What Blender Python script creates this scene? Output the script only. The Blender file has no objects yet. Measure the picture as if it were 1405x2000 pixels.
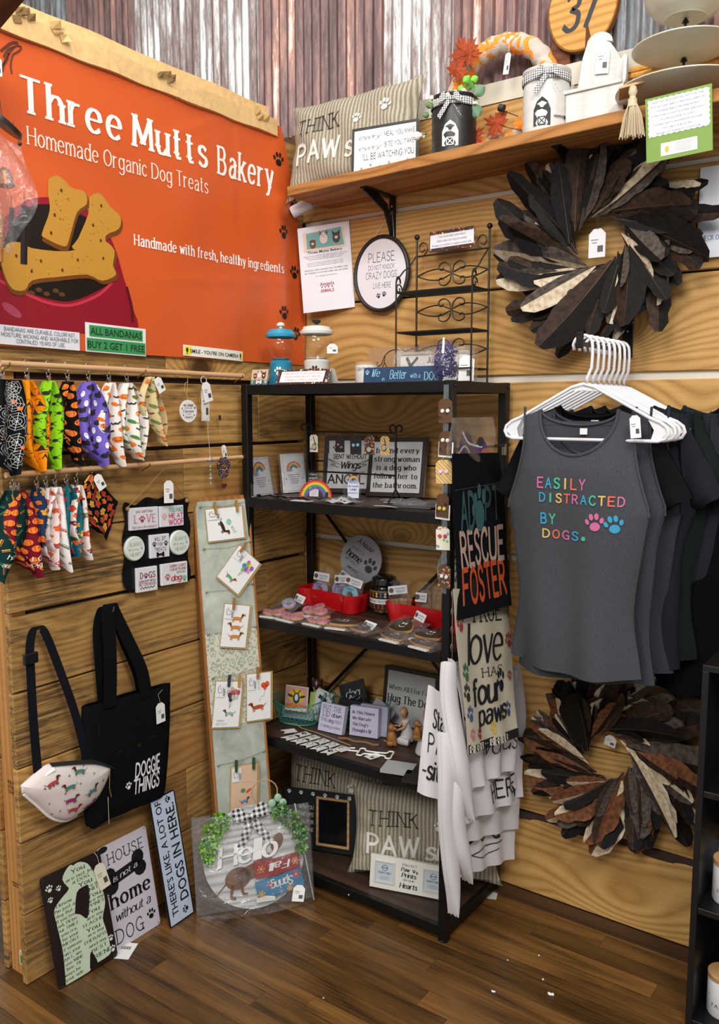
import bpy, bmesh, math, random
from mathutils import Vector, Matrix
S = bpy.context.scene
COL = S.collection
PI = math.pi
sin, cos = math.sin, math.cos
random.seed(7)

# ---------------------------------------------------------------- camera
CAM = Vector((2.01330635, -2.44548455, 1.57996220))
YAW, PITCH, ROLL, FPX = -.625485459, -.120877323, -.00053754, 1664.26691
_f = Vector((sin(YAW)*cos(PITCH), cos(YAW)*cos(PITCH), sin(PITCH)))
_r = Vector((cos(YAW), -sin(YAW), 0)); _u = _r.cross(_f)
RT = _r*cos(ROLL)+_u*sin(ROLL); UP = _u*cos(ROLL)-_r*sin(ROLL); FW = _f
cd = bpy.data.cameras.new('camera'); cam = bpy.data.objects.new('camera', cd); COL.objects.link(cam)
cd.sensor_fit = 'VERTICAL'; cd.sensor_height = 24; cd.lens = 24*FPX/2000; cd.clip_start = .02
cam.matrix_world = Matrix.Translation(CAM) @ Matrix((RT, UP, -FW)).transposed().to_4x4()
S.camera = cam
# ---------------------------------------------------------------- light
S.view_settings.view_transform = 'Standard'; S.view_settings.look = 'None'
S.view_settings.gamma = 1; S.view_settings.use_curve_mapping = False
S.view_settings.exposure = 0.0
wd = bpy.data.worlds.new('world'); S.world = wd; wd.use_nodes = True
wd.node_tree.nodes['Background'].inputs[0].default_value = (.95, .93, .90, 1)
wd.node_tree.nodes['Background'].inputs[1].default_value = .58
def area(name, loc, target, sx, sy, power, color=(1, .97, .92)):
    l = bpy.data.lights.new(name, 'AREA'); l.shape = 'RECTANGLE'; l.size = sx; l.size_y = sy; l.energy = power; l.color = color
    o = bpy.data.objects.new(name, l); COL.objects.link(o); o.location = loc
    o.rotation_euler = (Vector(target)-Vector(loc)).to_track_quat('-Z', 'Y').to_euler()
    return o
def spot(name, loc, target, power, r, ang=90, color=(1, .95, .86)):
    l = bpy.data.lights.new(name, 'SPOT'); l.energy = power; l.shadow_soft_size = r; l.spot_size = math.radians(ang); l.spot_blend = .8; l.color = color
    o = bpy.data.objects.new(name, l); COL.objects.link(o); o.location = loc
    o.rotation_euler = (Vector(target)-Vector(loc)).to_track_quat('-Z', 'Y').to_euler()
area('ceiling_light_strip', (.75, -1.75, 3.7), (.7, -.5, 1.0), 1.2, .3, 25)
area('ceiling_light_aisle', (2.9, -2.4, 3.7), (.6, -.3, 1.1), .9, .9, 72)
area('ceiling_light_rear', (1.6, -4.5, 3.6), (.8, 0, 1.0), 1.6, 1.0, 92)
area('ceiling_light_back', (.6, -.9, 4.2), (.9, .0, 2.6), 1.6, .3, 9, (.93, .96, 1))
# ---------------------------------------------------------------- helpers: measuring
def _ray(u, v): return RT*((u-702.5)/FPX)-UP*((v-1000)/FPX)+FW
def pY(u, v, y=0.): d = _ray(u, v); return CAM+d*((y-CAM.y)/d.y)
def pX(u, v, x=0.): d = _ray(u, v); return CAM+d*((x-CAM.x)/d.x)
def pZ(u, v, z=0.): d = _ray(u, v); return CAM+d*((z-CAM.z)/d.z)
# ---------------------------------------------------------------- helpers: materials
def lin(h):
    h = h.lstrip('#'); c = [int(h[i:i+2], 16)/255 for i in (0, 2, 4)]
    return tuple(x/12.92 if x <= .04045 else ((x+.055)/1.055)**2.4 for x in c)+(1,)
MATS = {}
def newmat(name):
    m = bpy.data.materials.new(name); m.use_nodes = True
    nt = m.node_tree; return m, nt, nt.nodes['Principled BSDF']
def N(nt, t, **k):
    n = nt.nodes.new('ShaderNode'+t)
    for a, b in k.items():
        if a.startswith('i_'): n.inputs[int(a[2:])].default_value = b
        else: setattr(n, a, b)
    return n
def mix(nt, fac, a, b):
    n = nt.nodes.new('ShaderNodeMix'); n.data_type = 'RGBA'
    for i, s in ((0, fac), (6, a), (7, b)):
        if isinstance(s, (int, float)): n.inputs[i].default_value = s
        elif isinstance(s, tuple): n.inputs[i].default_value = s
        else: nt.links.new(s, n.inputs[i])
    return n.outputs[2]
def math_(nt, op, a, b=None, c=None, clamp=False):
    n = nt.nodes.new('ShaderNodeMath'); n.operation = op; n.use_clamp = clamp
    for i, s in enumerate((a, b, c)):
        if s is None: continue
        if isinstance(s, (int, float)): n.inputs[i].default_value = s
        else: nt.links.new(s, n.inputs[i])
    return n.outputs[0]
def ramp(nt, fac, stops):
    n = nt.nodes.new('ShaderNodeValToRGB'); nt.links.new(fac, n.inputs[0]); e = n.color_ramp.elements
    while len(e) < len(stops): e.new(.5)
    for x, (p, c) in zip(e, stops): x.position = p; x.color = c if isinstance(c, tuple) else lin(c)
    return n.outputs[0]
def coords(nt, scale=(1, 1, 1), rand=0., kind='Object'):
    tc = N(nt, 'TexCoord'); mp = N(nt, 'Mapping'); nt.links.new(tc.outputs[kind], mp.inputs[0]); mp.inputs[3].default_value = scale
    if rand:
        oi = N(nt, 'ObjectInfo'); cx = N(nt, 'CombineXYZ')
        for i, k in enumerate((1., 7.3, 3.1)): nt.links.new(math_(nt, 'MULTIPLY', oi.outputs['Random'], rand*k), cx.inputs[i])
        nt.links.new(cx.outputs[0], mp.inputs[1])
    return mp.outputs[0]
def noise(nt, vec, scale, detail=2, rough=.5, dist=0.):
    n = N(nt, 'TexNoise'); nt.links.new(vec, n.inputs['Vector']); n.inputs['Scale'].default_value = scale
    n.inputs['Detail'].default_value = detail; n.inputs['Roughness'].default_value = rough; n.inputs['Distortion'].default_value = dist
    return n.outputs[0]
def bump(nt, b, h, st=.3, d=.002):
    n = N(nt, 'Bump'); n.inputs['Strength'].default_value = st; n.inputs['Distance'].default_value = d
    nt.links.new(h, n.inputs['Height']); nt.links.new(n.outputs[0], b.inputs['Normal'])
def M(col, rough=.55, metal=0., bmp=0., bs=200, var=0., spec=.5, sheen=0.):
    """plain coloured material, optional fine relief and faint colour variation"""
    key = (col, rough, metal, bmp, bs, var, spec, sheen)
    if key in MATS: return MATS[key]
    m, nt, b = newmat('paint_'+col.strip('#')); c = lin(col)
    b.inputs['Base Color'].default_value = c; b.inputs['Roughness'].default_value = rough; b.inputs['Metallic'].default_value = metal
    b.inputs['Specular IOR Level'].default_value = spec; b.inputs['Sheen Weight'].default_value = sheen
    if bmp or var:
        v = coords(nt); n = noise(nt, v, bs, 3, .6)
        if var:
            d = tuple(x*(1-var) for x in c[:3])+(1,); l = tuple(min(1, x*(1+var)) for x in c[:3])+(1,)
            nt.links.new(ramp(nt, n, [(.3, d), (.7, l)]), b.inputs['Base Color'])
        if bmp: bump(nt, b, n, bmp)
    MATS[key] = m; return m
def wood(name, light, dark, rings=9., knot=1., stain=None, rough=.6, rand=9., sat=0., stretch=(1.0, 7., 7.), var=.25, spec=.3, lines=40., con=.6, fw=.45):
    m, nt, b = newmat(name)
    v = coords(nt, (1, 1, 1), rand)
    sc = N(nt, 'VectorMath', operation='MULTIPLY'); nt.links.new(v, sc.inputs[0]); sc.inputs[1].default_value = stretch
    v2 = N(nt, 'VectorMath', operation='MULTIPLY'); nt.links.new(v, v2.inputs[0]); v2.inputs[1].default_value = (1.7, 3.0, 3.0)
    vo = N(nt, 'TexVoronoi'); nt.links.new(v2.outputs[0], vo.inputs['Vector']); vo.inputs['Scale'].default_value = 1.
    kd = vo.outputs['Distance']
    big = noise(nt, sc.outputs[0], .75, 1, .4)
    kn = math_(nt, 'MULTIPLY', math_(nt, 'POWER', 2.718, math_(nt, 'MULTIPLY', kd, -5.5)), .85*knot)
    spz = N(nt, 'SeparateXYZ'); nt.links.new(v, spz.inputs[0]); ax = 0 if stretch[2] < stretch[0] else 2
    ring = math_(nt, 'ADD', math_(nt, 'MULTIPLY', math_(nt, 'ADD', big, kn), rings), math_(nt, 'MULTIPLY', spz.outputs[ax], lines))
    pp = math_(nt, 'PINGPONG', ring, .5)
    g = math_(nt, 'POWER', math_(nt, 'MULTIPLY', pp, 2.), 1.6)
    fv = N(nt, 'VectorMath', operation='MULTIPLY'); nt.links.new(v, fv.inputs[0]); fv.inputs[1].default_value = (6, 160, 160)
    fine = noise(nt, fv.outputs[0], 1., 3, .6)
    g2 = math_(nt, 'ADD', math_(nt, 'MULTIPLY', g, con), math_(nt, 'MULTIPLY', fine, fw), clamp=True)
    col = ramp(nt, g2, [(.12, light), (.95, dark)])
    blot = noise(nt, v, 2.3, 3, .6)
    col = mix(nt, ramp(nt, blot, [(.4, (0, 0, 0, 1)), (.75, (.5, .5, .5, 1))]), col, lin(dark))
    if knot:
        kf = ramp(nt, kd, [(.07, (1, 1, 1, 1)), (.14, (0, 0, 0, 1))])
        col = mix(nt, kf, col, tuple(x*.22 for x in lin(dark)[:3])+(1,))
    if stain:
        sv = N(nt, 'VectorMath', operation='MULTIPLY'); nt.links.new(v, sv.inputs[0]); sv.inputs[1].default_value = (1.1, 3.2, 3.2)
        sn = noise(nt, sv.outputs[0], 1.6, 5, .72)
        sn2 = math_(nt, 'MULTIPLY', ramp(nt, sn, [(.47, (0, 0, 0, 1)), (.62, (1, 1, 1, 1))]), ramp(nt, fine, [(.38, (.1, .1, .1, 1)), (.58, (1, 1, 1, 1))]))
        col = mix(nt, math_(nt, 'MULTIPLY', sn2, .85, clamp=True), col, lin(stain))
        rn = noise(nt, sv.outputs[0], .9, 2, .5); col = mix(nt, ramp(nt, rn, [(.55, (0, 0, 0, 1)), (.7, (.6, .6, .6, 1))]), col, lin('#8a5226'))
    oi = N(nt, 'ObjectInfo')
    hv = N(nt, 'HueSaturation'); nt.links.new(col, hv.inputs['Color'])
    nt.links.new(math_(nt, 'ADD', 1-var/2, math_(nt, 'MULTIPLY', oi.outputs['Random'], var)), hv.inputs['Value'])
    nt.links.new(hv.outputs[0], b.inputs['Base Color'])
    b.inputs['Roughness'].default_value = rough; b.inputs['Specular IOR Level'].default_value = spec
    bump(nt, b, g2, .25, .0015)
    return m
def plastic_film(name, body=.04, tint='#ffffff', crinkle=60, st=1.):
    m, nt, b = newmat(name); nt.nodes.remove(b); out = nt.nodes['Material Output']
    v = coords(nt); n = noise(nt, v, crinkle, 4, .6, 1.2)
    bp = N(nt, 'Bump'); bp.inputs['Strength'].default_value = st; bp.inputs['Distance'].default_value = .006; nt.links.new(n, bp.inputs['Height'])
    tr = N(nt, 'BsdfTransparent'); tr.inputs[0].default_value = (.995, .995, .995, 1)
    gl = N(nt, 'BsdfGlossy'); gl.inputs['Roughness'].default_value = .12; nt.links.new(bp.outputs[0], gl.inputs['Normal'])
    df = N(nt, 'BsdfDiffuse'); df.inputs[0].default_value = lin(tint)
    fr = N(nt, 'LayerWeight'); fr.inputs[0].default_value = .35; nt.links.new(bp.outputs[0], fr.inputs['Normal'])
    m1 = N(nt, 'MixShader'); nt.links.new(math_(nt, 'ADD', math_(nt, 'MULTIPLY', math_(nt, 'POWER', fr.outputs['Facing'], 2.), .6), .10, clamp=True), m1.inputs[0]); nt.links.new(tr.outputs[0], m1.inputs[1]); nt.links.new(gl.outputs[0], m1.inputs[2])
    m2 = N(nt, 'MixShader'); m2.inputs[0].default_value = body*.45; nt.links.new(m1.outputs[0], m2.inputs[1]); nt.links.new(df.outputs[0], m2.inputs[2])
    nt.links.new(m2.outputs[0], out.inputs[0]); return m
def glassy(name, tint=(.97, .98, .98, 1)):
    m, nt, b = newmat(name); nt.nodes.remove(b); out = nt.nodes['Material Output']
    tr = N(nt, 'BsdfTransparent'); tr.inputs[0].default_value = tint
    gl = N(nt, 'BsdfGlossy'); gl.inputs['Roughness'].default_value = .03
    fr = N(nt, 'LayerWeight'); fr.inputs[0].default_value = .3
    m1 = N(nt, 'MixShader'); nt.links.new(math_(nt, 'ADD', math_(nt, 'MULTIPLY', math_(nt, 'POWER', fr.outputs['Facing'], 3.), .5), .04, clamp=True), m1.inputs[0]); nt.links.new(tr.outputs[0], m1.inputs[1]); nt.links.new(gl.outputs[0], m1.inputs[2])
    nt.links.new(m1.outputs[0], out.inputs[0]); return m
def banded(name, cols, freq, axis=0, rough=.8, soft=.1, warp=.0):
    """woven stripes along one axis"""
    m, nt, b = newmat(name); v = coords(nt); sp = N(nt, 'SeparateXYZ'); nt.links.new(v, sp.inputs[0])
    x = sp.outputs[axis] if axis < 3 else math_(nt, 'ADD', sp.outputs[0], sp.outputs[2])
    if warp: x = math_(nt, 'ADD', x, math_(nt, 'MULTIPLY', noise(nt, v, 9, 2), warp))
    p = math_(nt, 'FRACT', math_(nt, 'MULTIPLY', x, freq))
    fz = N(nt, 'VectorMath', operation='MULTIPLY'); nt.links.new(v, fz.inputs[0]); fz.inputs[1].default_value = (500, 500, 90) if axis == 0 else (90, 500, 500)
    f = noise(nt, fz.outputs[0], 1, 2)
    p = math_(nt, 'ADD', p, math_(nt, 'MULTIPLY', math_(nt, 'SUBTRACT', f, .5), soft))
    st = [(i/len(cols)+.001, c) for i, c in enumerate(cols)]
    nt.links.new(ramp(nt, p, st), b.inputs['Base Color']); b.inputs['Roughness'].default_value = rough; b.inputs['Specular IOR Level'].default_value = .15
    bump(nt, b, p, .35, .002); return m
def woven(name, col, col2, scale=900, rough=.9, st=.4):
    m, nt, b = newmat(name); v = coords(nt); n = noise(nt, v, scale, 2, .7); n2 = noise(nt, v, 14, 2)
    c = ramp(nt, n, [(.35, col), (.68, col2)])
    nt.links.new(c, b.inputs['Base Color']); b.inputs['Roughness'].default_value = rough; b.inputs['Specular IOR Level'].default_value = .06
    bump(nt, b, n, st, .0008); return m
def gingham(name, c1, c2, freq, ax=(0, 2)):
    m, nt, b = newmat(name); v = coords(nt); sp = N(nt, 'SeparateXYZ'); nt.links.new(v, sp.inputs[0])
    s = [math_(nt, 'GREATER_THAN', math_(nt, 'FRACT', math_(nt, 'MULTIPLY', sp.outputs[a], freq)), .5) for a in ax]
    nt.links.new(mix(nt, math_(nt, 'MULTIPLY', math_(nt, 'ADD', s[0], s[1]), .5), lin(c1), lin(c2)), b.inputs['Base Color']); b.inputs['Roughness'].default_value = .8; return m
# ---------------------------------------------------------------- helpers: meshes
class MB:
    def __init__(s): s.v = []; s.f = []; s.m = []
    def add(s, vs, fs, mi=0):
        o = len(s.v); s.v += [tuple(p) for p in vs]; s.f += [tuple(i+o for i in f) for f in fs]; s.m += [mi]*len(fs); return s
    def box(s, a, b, mi=0, mtx=None):
        x0, y0, z0 = a; x1, y1, z1 = b
        vs = [Vector(p) for p in ((x0, y0, z0), (x1, y0, z0), (x1, y1, z0), (x0, y1, z0), (x0, y0, z1), (x1, y0, z1), (x1, y1, z1), (x0, y1, z1))]
        if mtx: vs = [mtx @ p for p in vs]
        return s.add(vs, [(3, 2, 1, 0), (4, 5, 6, 7), (0, 1, 5, 4), (1, 2, 6, 5), (2, 3, 7, 6), (3, 0, 4, 7)], mi)
    def tube(s, path, r, n=8, closed=False, mi=0, cap=True):
        P = [Vector(p) for p in path]; k = len(P); rings = []; up = None
        for i, p in enumerate(P):
            a = P[(i-1) % k] if (closed or i) else p; c = P[(i+1) % k] if (closed or i < k-1) else p
            t = (c-a); t = t.normalized() if t.length > 1e-9 else Vector((0, 0, 1))
            if up is None: up = Vector((0, 0, 1)) if abs(t.z) < .9 else Vector((1, 0, 0))
            x = t.cross(up)
            if x.length < 1e-4: x = t.cross(Vector((.3, 1, .2)))
            x.normalize(); y = x.cross(t).normalized(); up = y
            rr = r[i] if isinstance(r, (list, tuple)) else r
            rings.append([p+x*rr*cos(2*PI*j/n)+y*rr*sin(2*PI*j/n) for j in range(n)])
        vs = [q for g in rings for q in g]; fs = []
        for i in range(k if closed else k-1):
            i2 = (i+1) % k
            for j in range(n): fs.append((i*n+j, i*n+(j+1) % n, i2*n+(j+1) % n, i2*n+j))
        if cap and not closed: fs += [tuple(range(n-1, -1, -1)), tuple((k-1)*n+j for j in range(n))]
        return s.add(vs, fs, mi)
    def lathe(s, prof, n=24, c=(0, 0, 0), mi=0, cap=False, mtx=None):
        vs = []; fs = []
        for r, z in prof:
            for j in range(n): vs.append(Vector((c[0]+r*cos(2*PI*j/n), c[1]+r*sin(2*PI*j/n), c[2]+z)))
        k = len(prof)
        for i in range(k-1):
            for j in range(n): fs.append((i*n+j, i*n+(j+1) % n, (i+1)*n+(j+1) % n, (i+1)*n+j))
        if cap: fs += [tuple(range(n-1, -1, -1)), tuple((k-1)*n+j for j in range(n))]
        if mtx: vs = [mtx @ p for p in vs]
        return s.add(vs, fs, mi)
    def ball(s, c, r, n=10, mi=0, sc=(1, 1, 1)):
        prof = [(sin(PI*i/(n//2+2)), -cos(PI*i/(n//2+2))) for i in range(n//2+3)]
        vs = []; fs = []
        for a, z in prof:
            for j in range(n): vs.append(Vector((c[0]+r*sc[0]*a*cos(2*PI*j/n), c[1]+r*sc[1]*a*sin(2*PI*j/n), c[2]+r*sc[2]*z)))
        for i in range(len(prof)-1):
            for j in range(n): fs.append((i*n+j, i*n+(j+1) % n, (i+1)*n+(j+1) % n, (i+1)*n+j))
        return s.add(vs, fs, mi)
    def grid(s, fn, nu, nv, mi=0, closed=False):
        vs = [fn(i/nu, j/nv) for j in range(nv+1) for i in range(nu+1)]
        return s.add(vs, [(j*(nu+1)+i, j*(nu+1)+i+1, (j+1)*(nu+1)+i+1, (j+1)*(nu+1)+i) for j in range(nv) for i in range(nu)], mi)
    def sheet(s, fn, nu, nv, th, mi=0):
        """a thin closed cloth or card: fn gives the front, the back lies th behind along local +y"""
        a = [Vector(fn(i/nu, j/nv)) for j in range(nv+1) for i in range(nu+1)]; n = len(a); W = nu+1
        b = [p+Vector((0, th, 0)) for p in a]
        fs = []
        for j in range(nv):
            for i in range(nu):
                q = (j*W+i, j*W+i+1, (j+1)*W+i+1, (j+1)*W+i); fs.append(q); fs.append(tuple(x+n for x in q[::-1]))
        for i in range(nu):
            fs.append((i+1, i, i+n, i+1+n)); k = nv*W; fs.append((k+i, k+i+1, k+i+1+n, k+i+n))
        for j in range(nv):
            fs.append((j*W, (j+1)*W, (j+1)*W+n, j*W+n)); fs.append(((j+1)*W+nu, j*W+nu, j*W+nu+n, (j+1)*W+nu+n))
        return s.add(a+b, fs, mi)
    def prism(s, pts, y0, y1, mi=0):
        """closed 2D outline (x, z) given thickness along y"""
        n = len(pts)
        vs = [(p[0], y0, p[1]) for p in pts]+[(p[0], y1, p[1]) for p in pts]
        fs = [tuple(range(n)), tuple(range(2*n-1, n-1, -1))]+[((i+1) % n, i, i+n, (i+1) % n+n) for i in range(n)]
        return s.add(vs, fs, mi)
    def xform(s, mtx): s.v = [tuple(mtx @ Vector(p)) for p in s.v]; return s
    def mesh(s, name, mats):
        me = bpy.data.meshes.new(name); me.from_pydata(s.v, [], s.f)
        for m in (mats if isinstance(mats, (list, tuple)) else [mats]): me.materials.append(m)
        if any(s.m): me.polygons.foreach_set('material_index', s.m)
        bm = bmesh.new(); bm.from_mesh(me); bmesh.ops.remove_doubles(bm, verts=bm.verts, dist=1e-6)
        bm.normal_update(); bm.to_mesh(me); bm.free()
        return me
    def build(s, name, mats, parent=None, smooth=False, bevel=0., loc=None, mtx=None, kind=None):
        me = s.mesh(name, mats)
        if bevel:
            bm = bmesh.new(); bm.from_mesh(me)
            es = [e for e in bm.edges if len(e.link_faces) == 2 and e.calc_face_angle(0) > .6]
            bmesh.ops.bevel(bm, geom=es, offset=bevel, segments=1, affect='EDGES', clamp_overlap=True); bm.to_mesh(me); bm.free()
        if smooth: me.polygons.foreach_set('use_smooth', [True]*len(me.polygons)); me.set_sharp_from_angle(angle=math.radians(smooth if smooth is not True else 40))
        o = bpy.data.objects.new(name, me); COL.objects.link(o)
        if parent is not None: o.parent = parent
        if mtx is not None: o.matrix_local = mtx
        elif loc is not None: o.location = loc
        if kind: o['kind'] = kind
        return o
def link(name, me, parent=None, mtx=None):
    o = bpy.data.objects.new(name, me); COL.objects.link(o); o.parent = parent
    if mtx is not None: o.matrix_local = mtx
    return o
def tag(o, label, cat, group=None):
    o['label'] = label; o['category'] = cat
    if group: o['group'] = group
    return o
def thing(name, label, cat, mtx=None, group=None):
    o = bpy.data.objects.new(name, None); COL.objects.link(o); o.empty_display_size = .05
    if mtx is not None: o.matrix_world = mtx
    return tag(o, label, cat, group)
def struct(o): o['kind'] = 'structure'; return o
def T(x, y, z, yaw=0., lean=0., roll=0.):
    """frame standing at a point: local x to the viewer's right, -y the front, z up; yaw turns it, lean tips it backwards"""
    a, l, r = math.radians(yaw), math.radians(lean), math.radians(roll)
    u = Vector((cos(a), sin(a), 0)); n = Vector((-sin(a), cos(a), 0)); v = Vector((0, 0, 1))*cos(l)+n*sin(l)
    u2 = u*cos(r)+v*sin(r); v2 = v*cos(r)-u*sin(r); w = v2.cross(u2)
    return Matrix.Translation((x, y, z)) @ Matrix((u2, w, v2)).transposed().to_4x4()
def Tv(p, *a): return T(p[0], p[1], p[2], *a)
# ---------------------------------------------------------------- helpers: lettering
GL = {}
for row in '''A6|L0,0 3,7 6,0|L1.1,2.5 4.9,2.5
B5|L0,0 0,7|S0,7 3,6.9 4.2,5.3 3,3.8 0,3.7|S0,3.7 3.3,3.6 4.7,1.9 3.3,.1 0,0
C5.4|S5.2,5.6 4.4,6.8 2.8,7 .8,5.8 0,3.5 .8,1.2 2.8,0 4.4,.2 5.3,1.5
D5.6|L0,0 0,7|S0,7 3,6.8 5,5.4 5.5,3.5 5,1.6 3,.2 0,0
E4.4|L0,0 0,7|L0,7 4.3,7|L0,3.6 3.6,3.6|L0,0 4.4,0
F4.2|L0,0 0,7|L0,7 4.2,7|L0,3.6 3.4,3.6
G5.6|S5.2,5.6 4.4,6.8 2.8,7 .8,5.8 0,3.5 .8,1.2 2.8,0 4.6,.3 5.4,1.4|L5.4,0 5.4,3|L5.4,3 3.4,3
H5.4|L0,0 0,7|L5.4,0 5.4,7|L0,3.6 5.4,3.6
I.6|L.3,0 .3,7
J3.6|L3.4,7 3.4,2|S3.4,2 2.9,.4 1.6,0 .4,.5 0,1.6
K5|L0,0 0,7|L4.8,7 .2,3|L1.6,4.2 5,0
L4.2|L0,7 0,0|L0,0 4.2,0
M6.6|L0,0 .4,7|L.4,7 3.3,1|L3.3,1 6.2,7|L6.2,7 6.6,0
N5.4|L0,0 0,7|L0,7 5.4,0|L5.4,0 5.4,7
O6|S3,7 .8,5.9 0,3.5 .8,1.1 3,0 5.2,1.1 6,3.5 5.2,5.9 3,7
P4.8|L0,0 0,7|S0,7 3.2,6.8 4.6,5.1 3.2,3.4 0,3.2
Q6|S3,7 .8,5.9 0,3.5 .8,1.1 3,0 5.2,1.1 6,3.5 5.2,5.9 3,7|L3.6,1.8 6,-.6
R5|L0,0 0,7|S0,7 3.2,6.8 4.5,5.2 3.2,3.6 0,3.5|L2.2,3.5 5,0
S4.6|S4.4,5.7 3.6,6.8 2.2,7 .6,6.3 .4,5 1.4,4 3.2,3.3 4.3,2.2 4,.8 2.4,0 .8,.3 0,1.4
T5.4|L0,7 5.4,7|L2.7,7 2.7,0
U5.4|L0,7 0,2.2|S0,2.2 .7,.6 2.7,0 4.7,.6 5.4,2.2|L5.4,2.2 5.4,7
V6|L0,7 3,0 6,7
W8|L0,7 2,0 4,6 6,0 8,7
X5.4|L0,0 5.4,7|L0,7 5.4,0
Y5.6|L0,7 2.8,3.4 5.6,7|L2.8,3.4 2.8,0
Z5|L0,7 5,7 0,0 5,0
a4.2|S.4,4.2 2,5 3.6,4.3 3.8,3.2|L3.8,3.5 3.8,0|S3.8,2.9 1.6,2.8 .2,1.4 .8,.2 2.2,0 3.8,1.3
b4.2|L0,7.2 0,0|S0,3.6 1.4,4.9 3.4,4.6 4.2,2.5 3.4,.4 1.4,.1 0,1.3
c3.8|S3.7,4.1 2.2,5 .6,4.2 0,2.5 .6,.8 2.2,0 3.8,.9
d4.2|L4.2,7.2 4.2,0|S4.2,3.6 2.8,4.9 .8,4.6 0,2.5 .8,.4 2.8,.1 4.2,1.3
e4.2|S.1,2.7 4.2,2.7|S4.2,2.7 3.7,4.3 2.1,5 .6,4.2 0,2.5 .6,.8 2.2,0 3.9,.8
f2.6|S2.9,6.8 2,7.2 1.1,6.6 1,5.4|L1,5.6 1,0|L0,4.8 2.4,4.8
g4.2|S4.2,3.6 2.8,4.9 .8,4.6 0,2.6 .8,.6 2.8,.3 4.2,1.5|L4.2,5 4.2,-.6|S4.2,-.5 3.5,-1.9 1.8,-2.2 .3,-1.5
h4|L0,7.2 0,0|S0,3.4 1.2,4.8 2.8,4.9 3.9,3.6|L3.9,3.6 3.9,0
i.4|L.2,5 .2,0|L.2,6.4 .2,7
j1.2|L.8,5 .8,-1|S.8,-1 .3,-2 -.5,-2.1|L.8,6.4 .8,7
k3.8|L0,7.2 0,0|L3.4,5 .1,2|L1.3,3 3.8,0
l.4|L.2,7.2 .2,0
m6.4|L0,5 0,0|S0,3.6 .9,4.8 2.2,4.9 3.2,3.6|L3.2,3.6 3.2,0|S3.2,3.6 4.1,4.8 5.4,4.9 6.4,3.6|L6.4,3.6 6.4,0
n4|L0,5 0,0|S0,3.4 1.2,4.8 2.8,4.9 3.9,3.6|L3.9,3.6 3.9,0
o4.3|S2.1,5 .6,4.2 0,2.5 .6,.8 2.1,0 3.7,.8 4.3,2.5 3.7,4.2 2.1,5
p4.2|L0,5 0,-2|S0,3.6 1.4,4.9 3.4,4.6 4.2,2.5 3.4,.4 1.4,.1 0,1.3
q4.2|L4.2,5 4.2,-2|S4.2,3.6 2.8,4.9 .8,4.6 0,2.5 .8,.4 2.8,.1 4.2,1.3
r2.8|L0,5 0,0|S0,3.2 .9,4.6 2.8,4.8
s3.4|S3.3,4.2 1.9,5 .5,4.4 .5,3.3 1.8,2.6 3.2,2 3.3,.8 1.8,0 .1,.8
t2.8|L1.1,6.6 1.1,1.2|S1.1,1.2 1.6,.1 2.8,.2|L0,4.8 2.6,4.8
u4|L0,5 0,1.6|S0,1.6 .8,.1 2.4,.1 4,1.6|L4,5 4,0
v4|L0,5 2,0 4,5
w6|L0,5 1.5,0 3,4.4 4.5,0 6,5
x3.8|L0,5 3.8,0|L3.8,5 0,0
y4|L0,5 2.1,.2|S4,5 2.1,.2 1.2,-1.6 0,-2
z3.6|L0,5 3.6,5 0,0 3.6,0
0;5|S2.4,7 .6,5.9 0,3.5 .6,1.1 2.4,0 4.2,1.1 4.8,3.5 4.2,5.9 2.4,7
1;2|L.2,5.6 1.6,7 1.6,0
2;4.6|S.2,5.4 1,6.8 2.6,7 4.1,6 3.9,4.2 2.2,2.2 0,0|L0,0 4.6,0
3;4.6|S.3,6 2,7 4,6.2 3.9,4.5 2,3.8 4.3,2.9 4.2,.8 2,0 0,1
7;4.6|L0,7 4.6,7 1.6,0
.;.5|L.2,0 .2,.8
,;.8|L.6,.8 0,-1
!;.5|L.2,7 .2,2.2|L.2,.8 .2,0
';.5|L.3,7 .2,5
-;2.4|L0,2.8 2.4,2.8
&;5|S5,3 3,.3 1.4,0 .2,1.4 1,3.2 3,4.8 2.6,6.8 1.2,6.6 1,5 5,0'''.split('\n'):
    p = row.split('|')
    ch = row[0]; adv = float(p[0][1:].lstrip(';'))
    GL[ch] = (adv, [(q[0], [tuple(map(float, z.split(','))) for z in q[1:].split()]) for q in p[1:]])
def spl(P, k=5):
    out = []
    n = len(P)
    for i in range(n-1):
        a = P[i-1] if i else P[i]; b, c = P[i], P[i+1]; d = P[i+2] if i+2 < n else P[i+1]
        for j in range(k):
            t = j/k
            out.append(tuple(.5*((2*b[q])+(-a[q]+c[q])*t+(2*a[q]-5*b[q]+4*c[q]-d[q])*t*t+(-a[q]+3*b[q]-3*c[q]+d[q])*t**3) for q in range(len(b))))
    out.append(tuple(P[-1])); return out
def ribbon(P, wf, ext=0.):
    n = len(P); L = []
    for i in range(n):
        a, b = P[max(0, i-1)], P[min(n-1, i+1)]; dx, dy = b[0]-a[0], b[1]-a[1]; l = math.hypot(dx, dy) or 1; dx /= l; dy /= l
        x, y = P[i]
        if i == 0: x -= dx*ext; y -= dy*ext
        if i == n-1: x += dx*ext; y += dy*ext
        w = wf(dx, dy)/2; L.append((x-dy*w, y+dx*w)); L.append((x+dy*w, y-dx*w))
    return L, [(2*i, 2*i+1, 2*i+3, 2*i+2) for i in range(n-1)]
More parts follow.
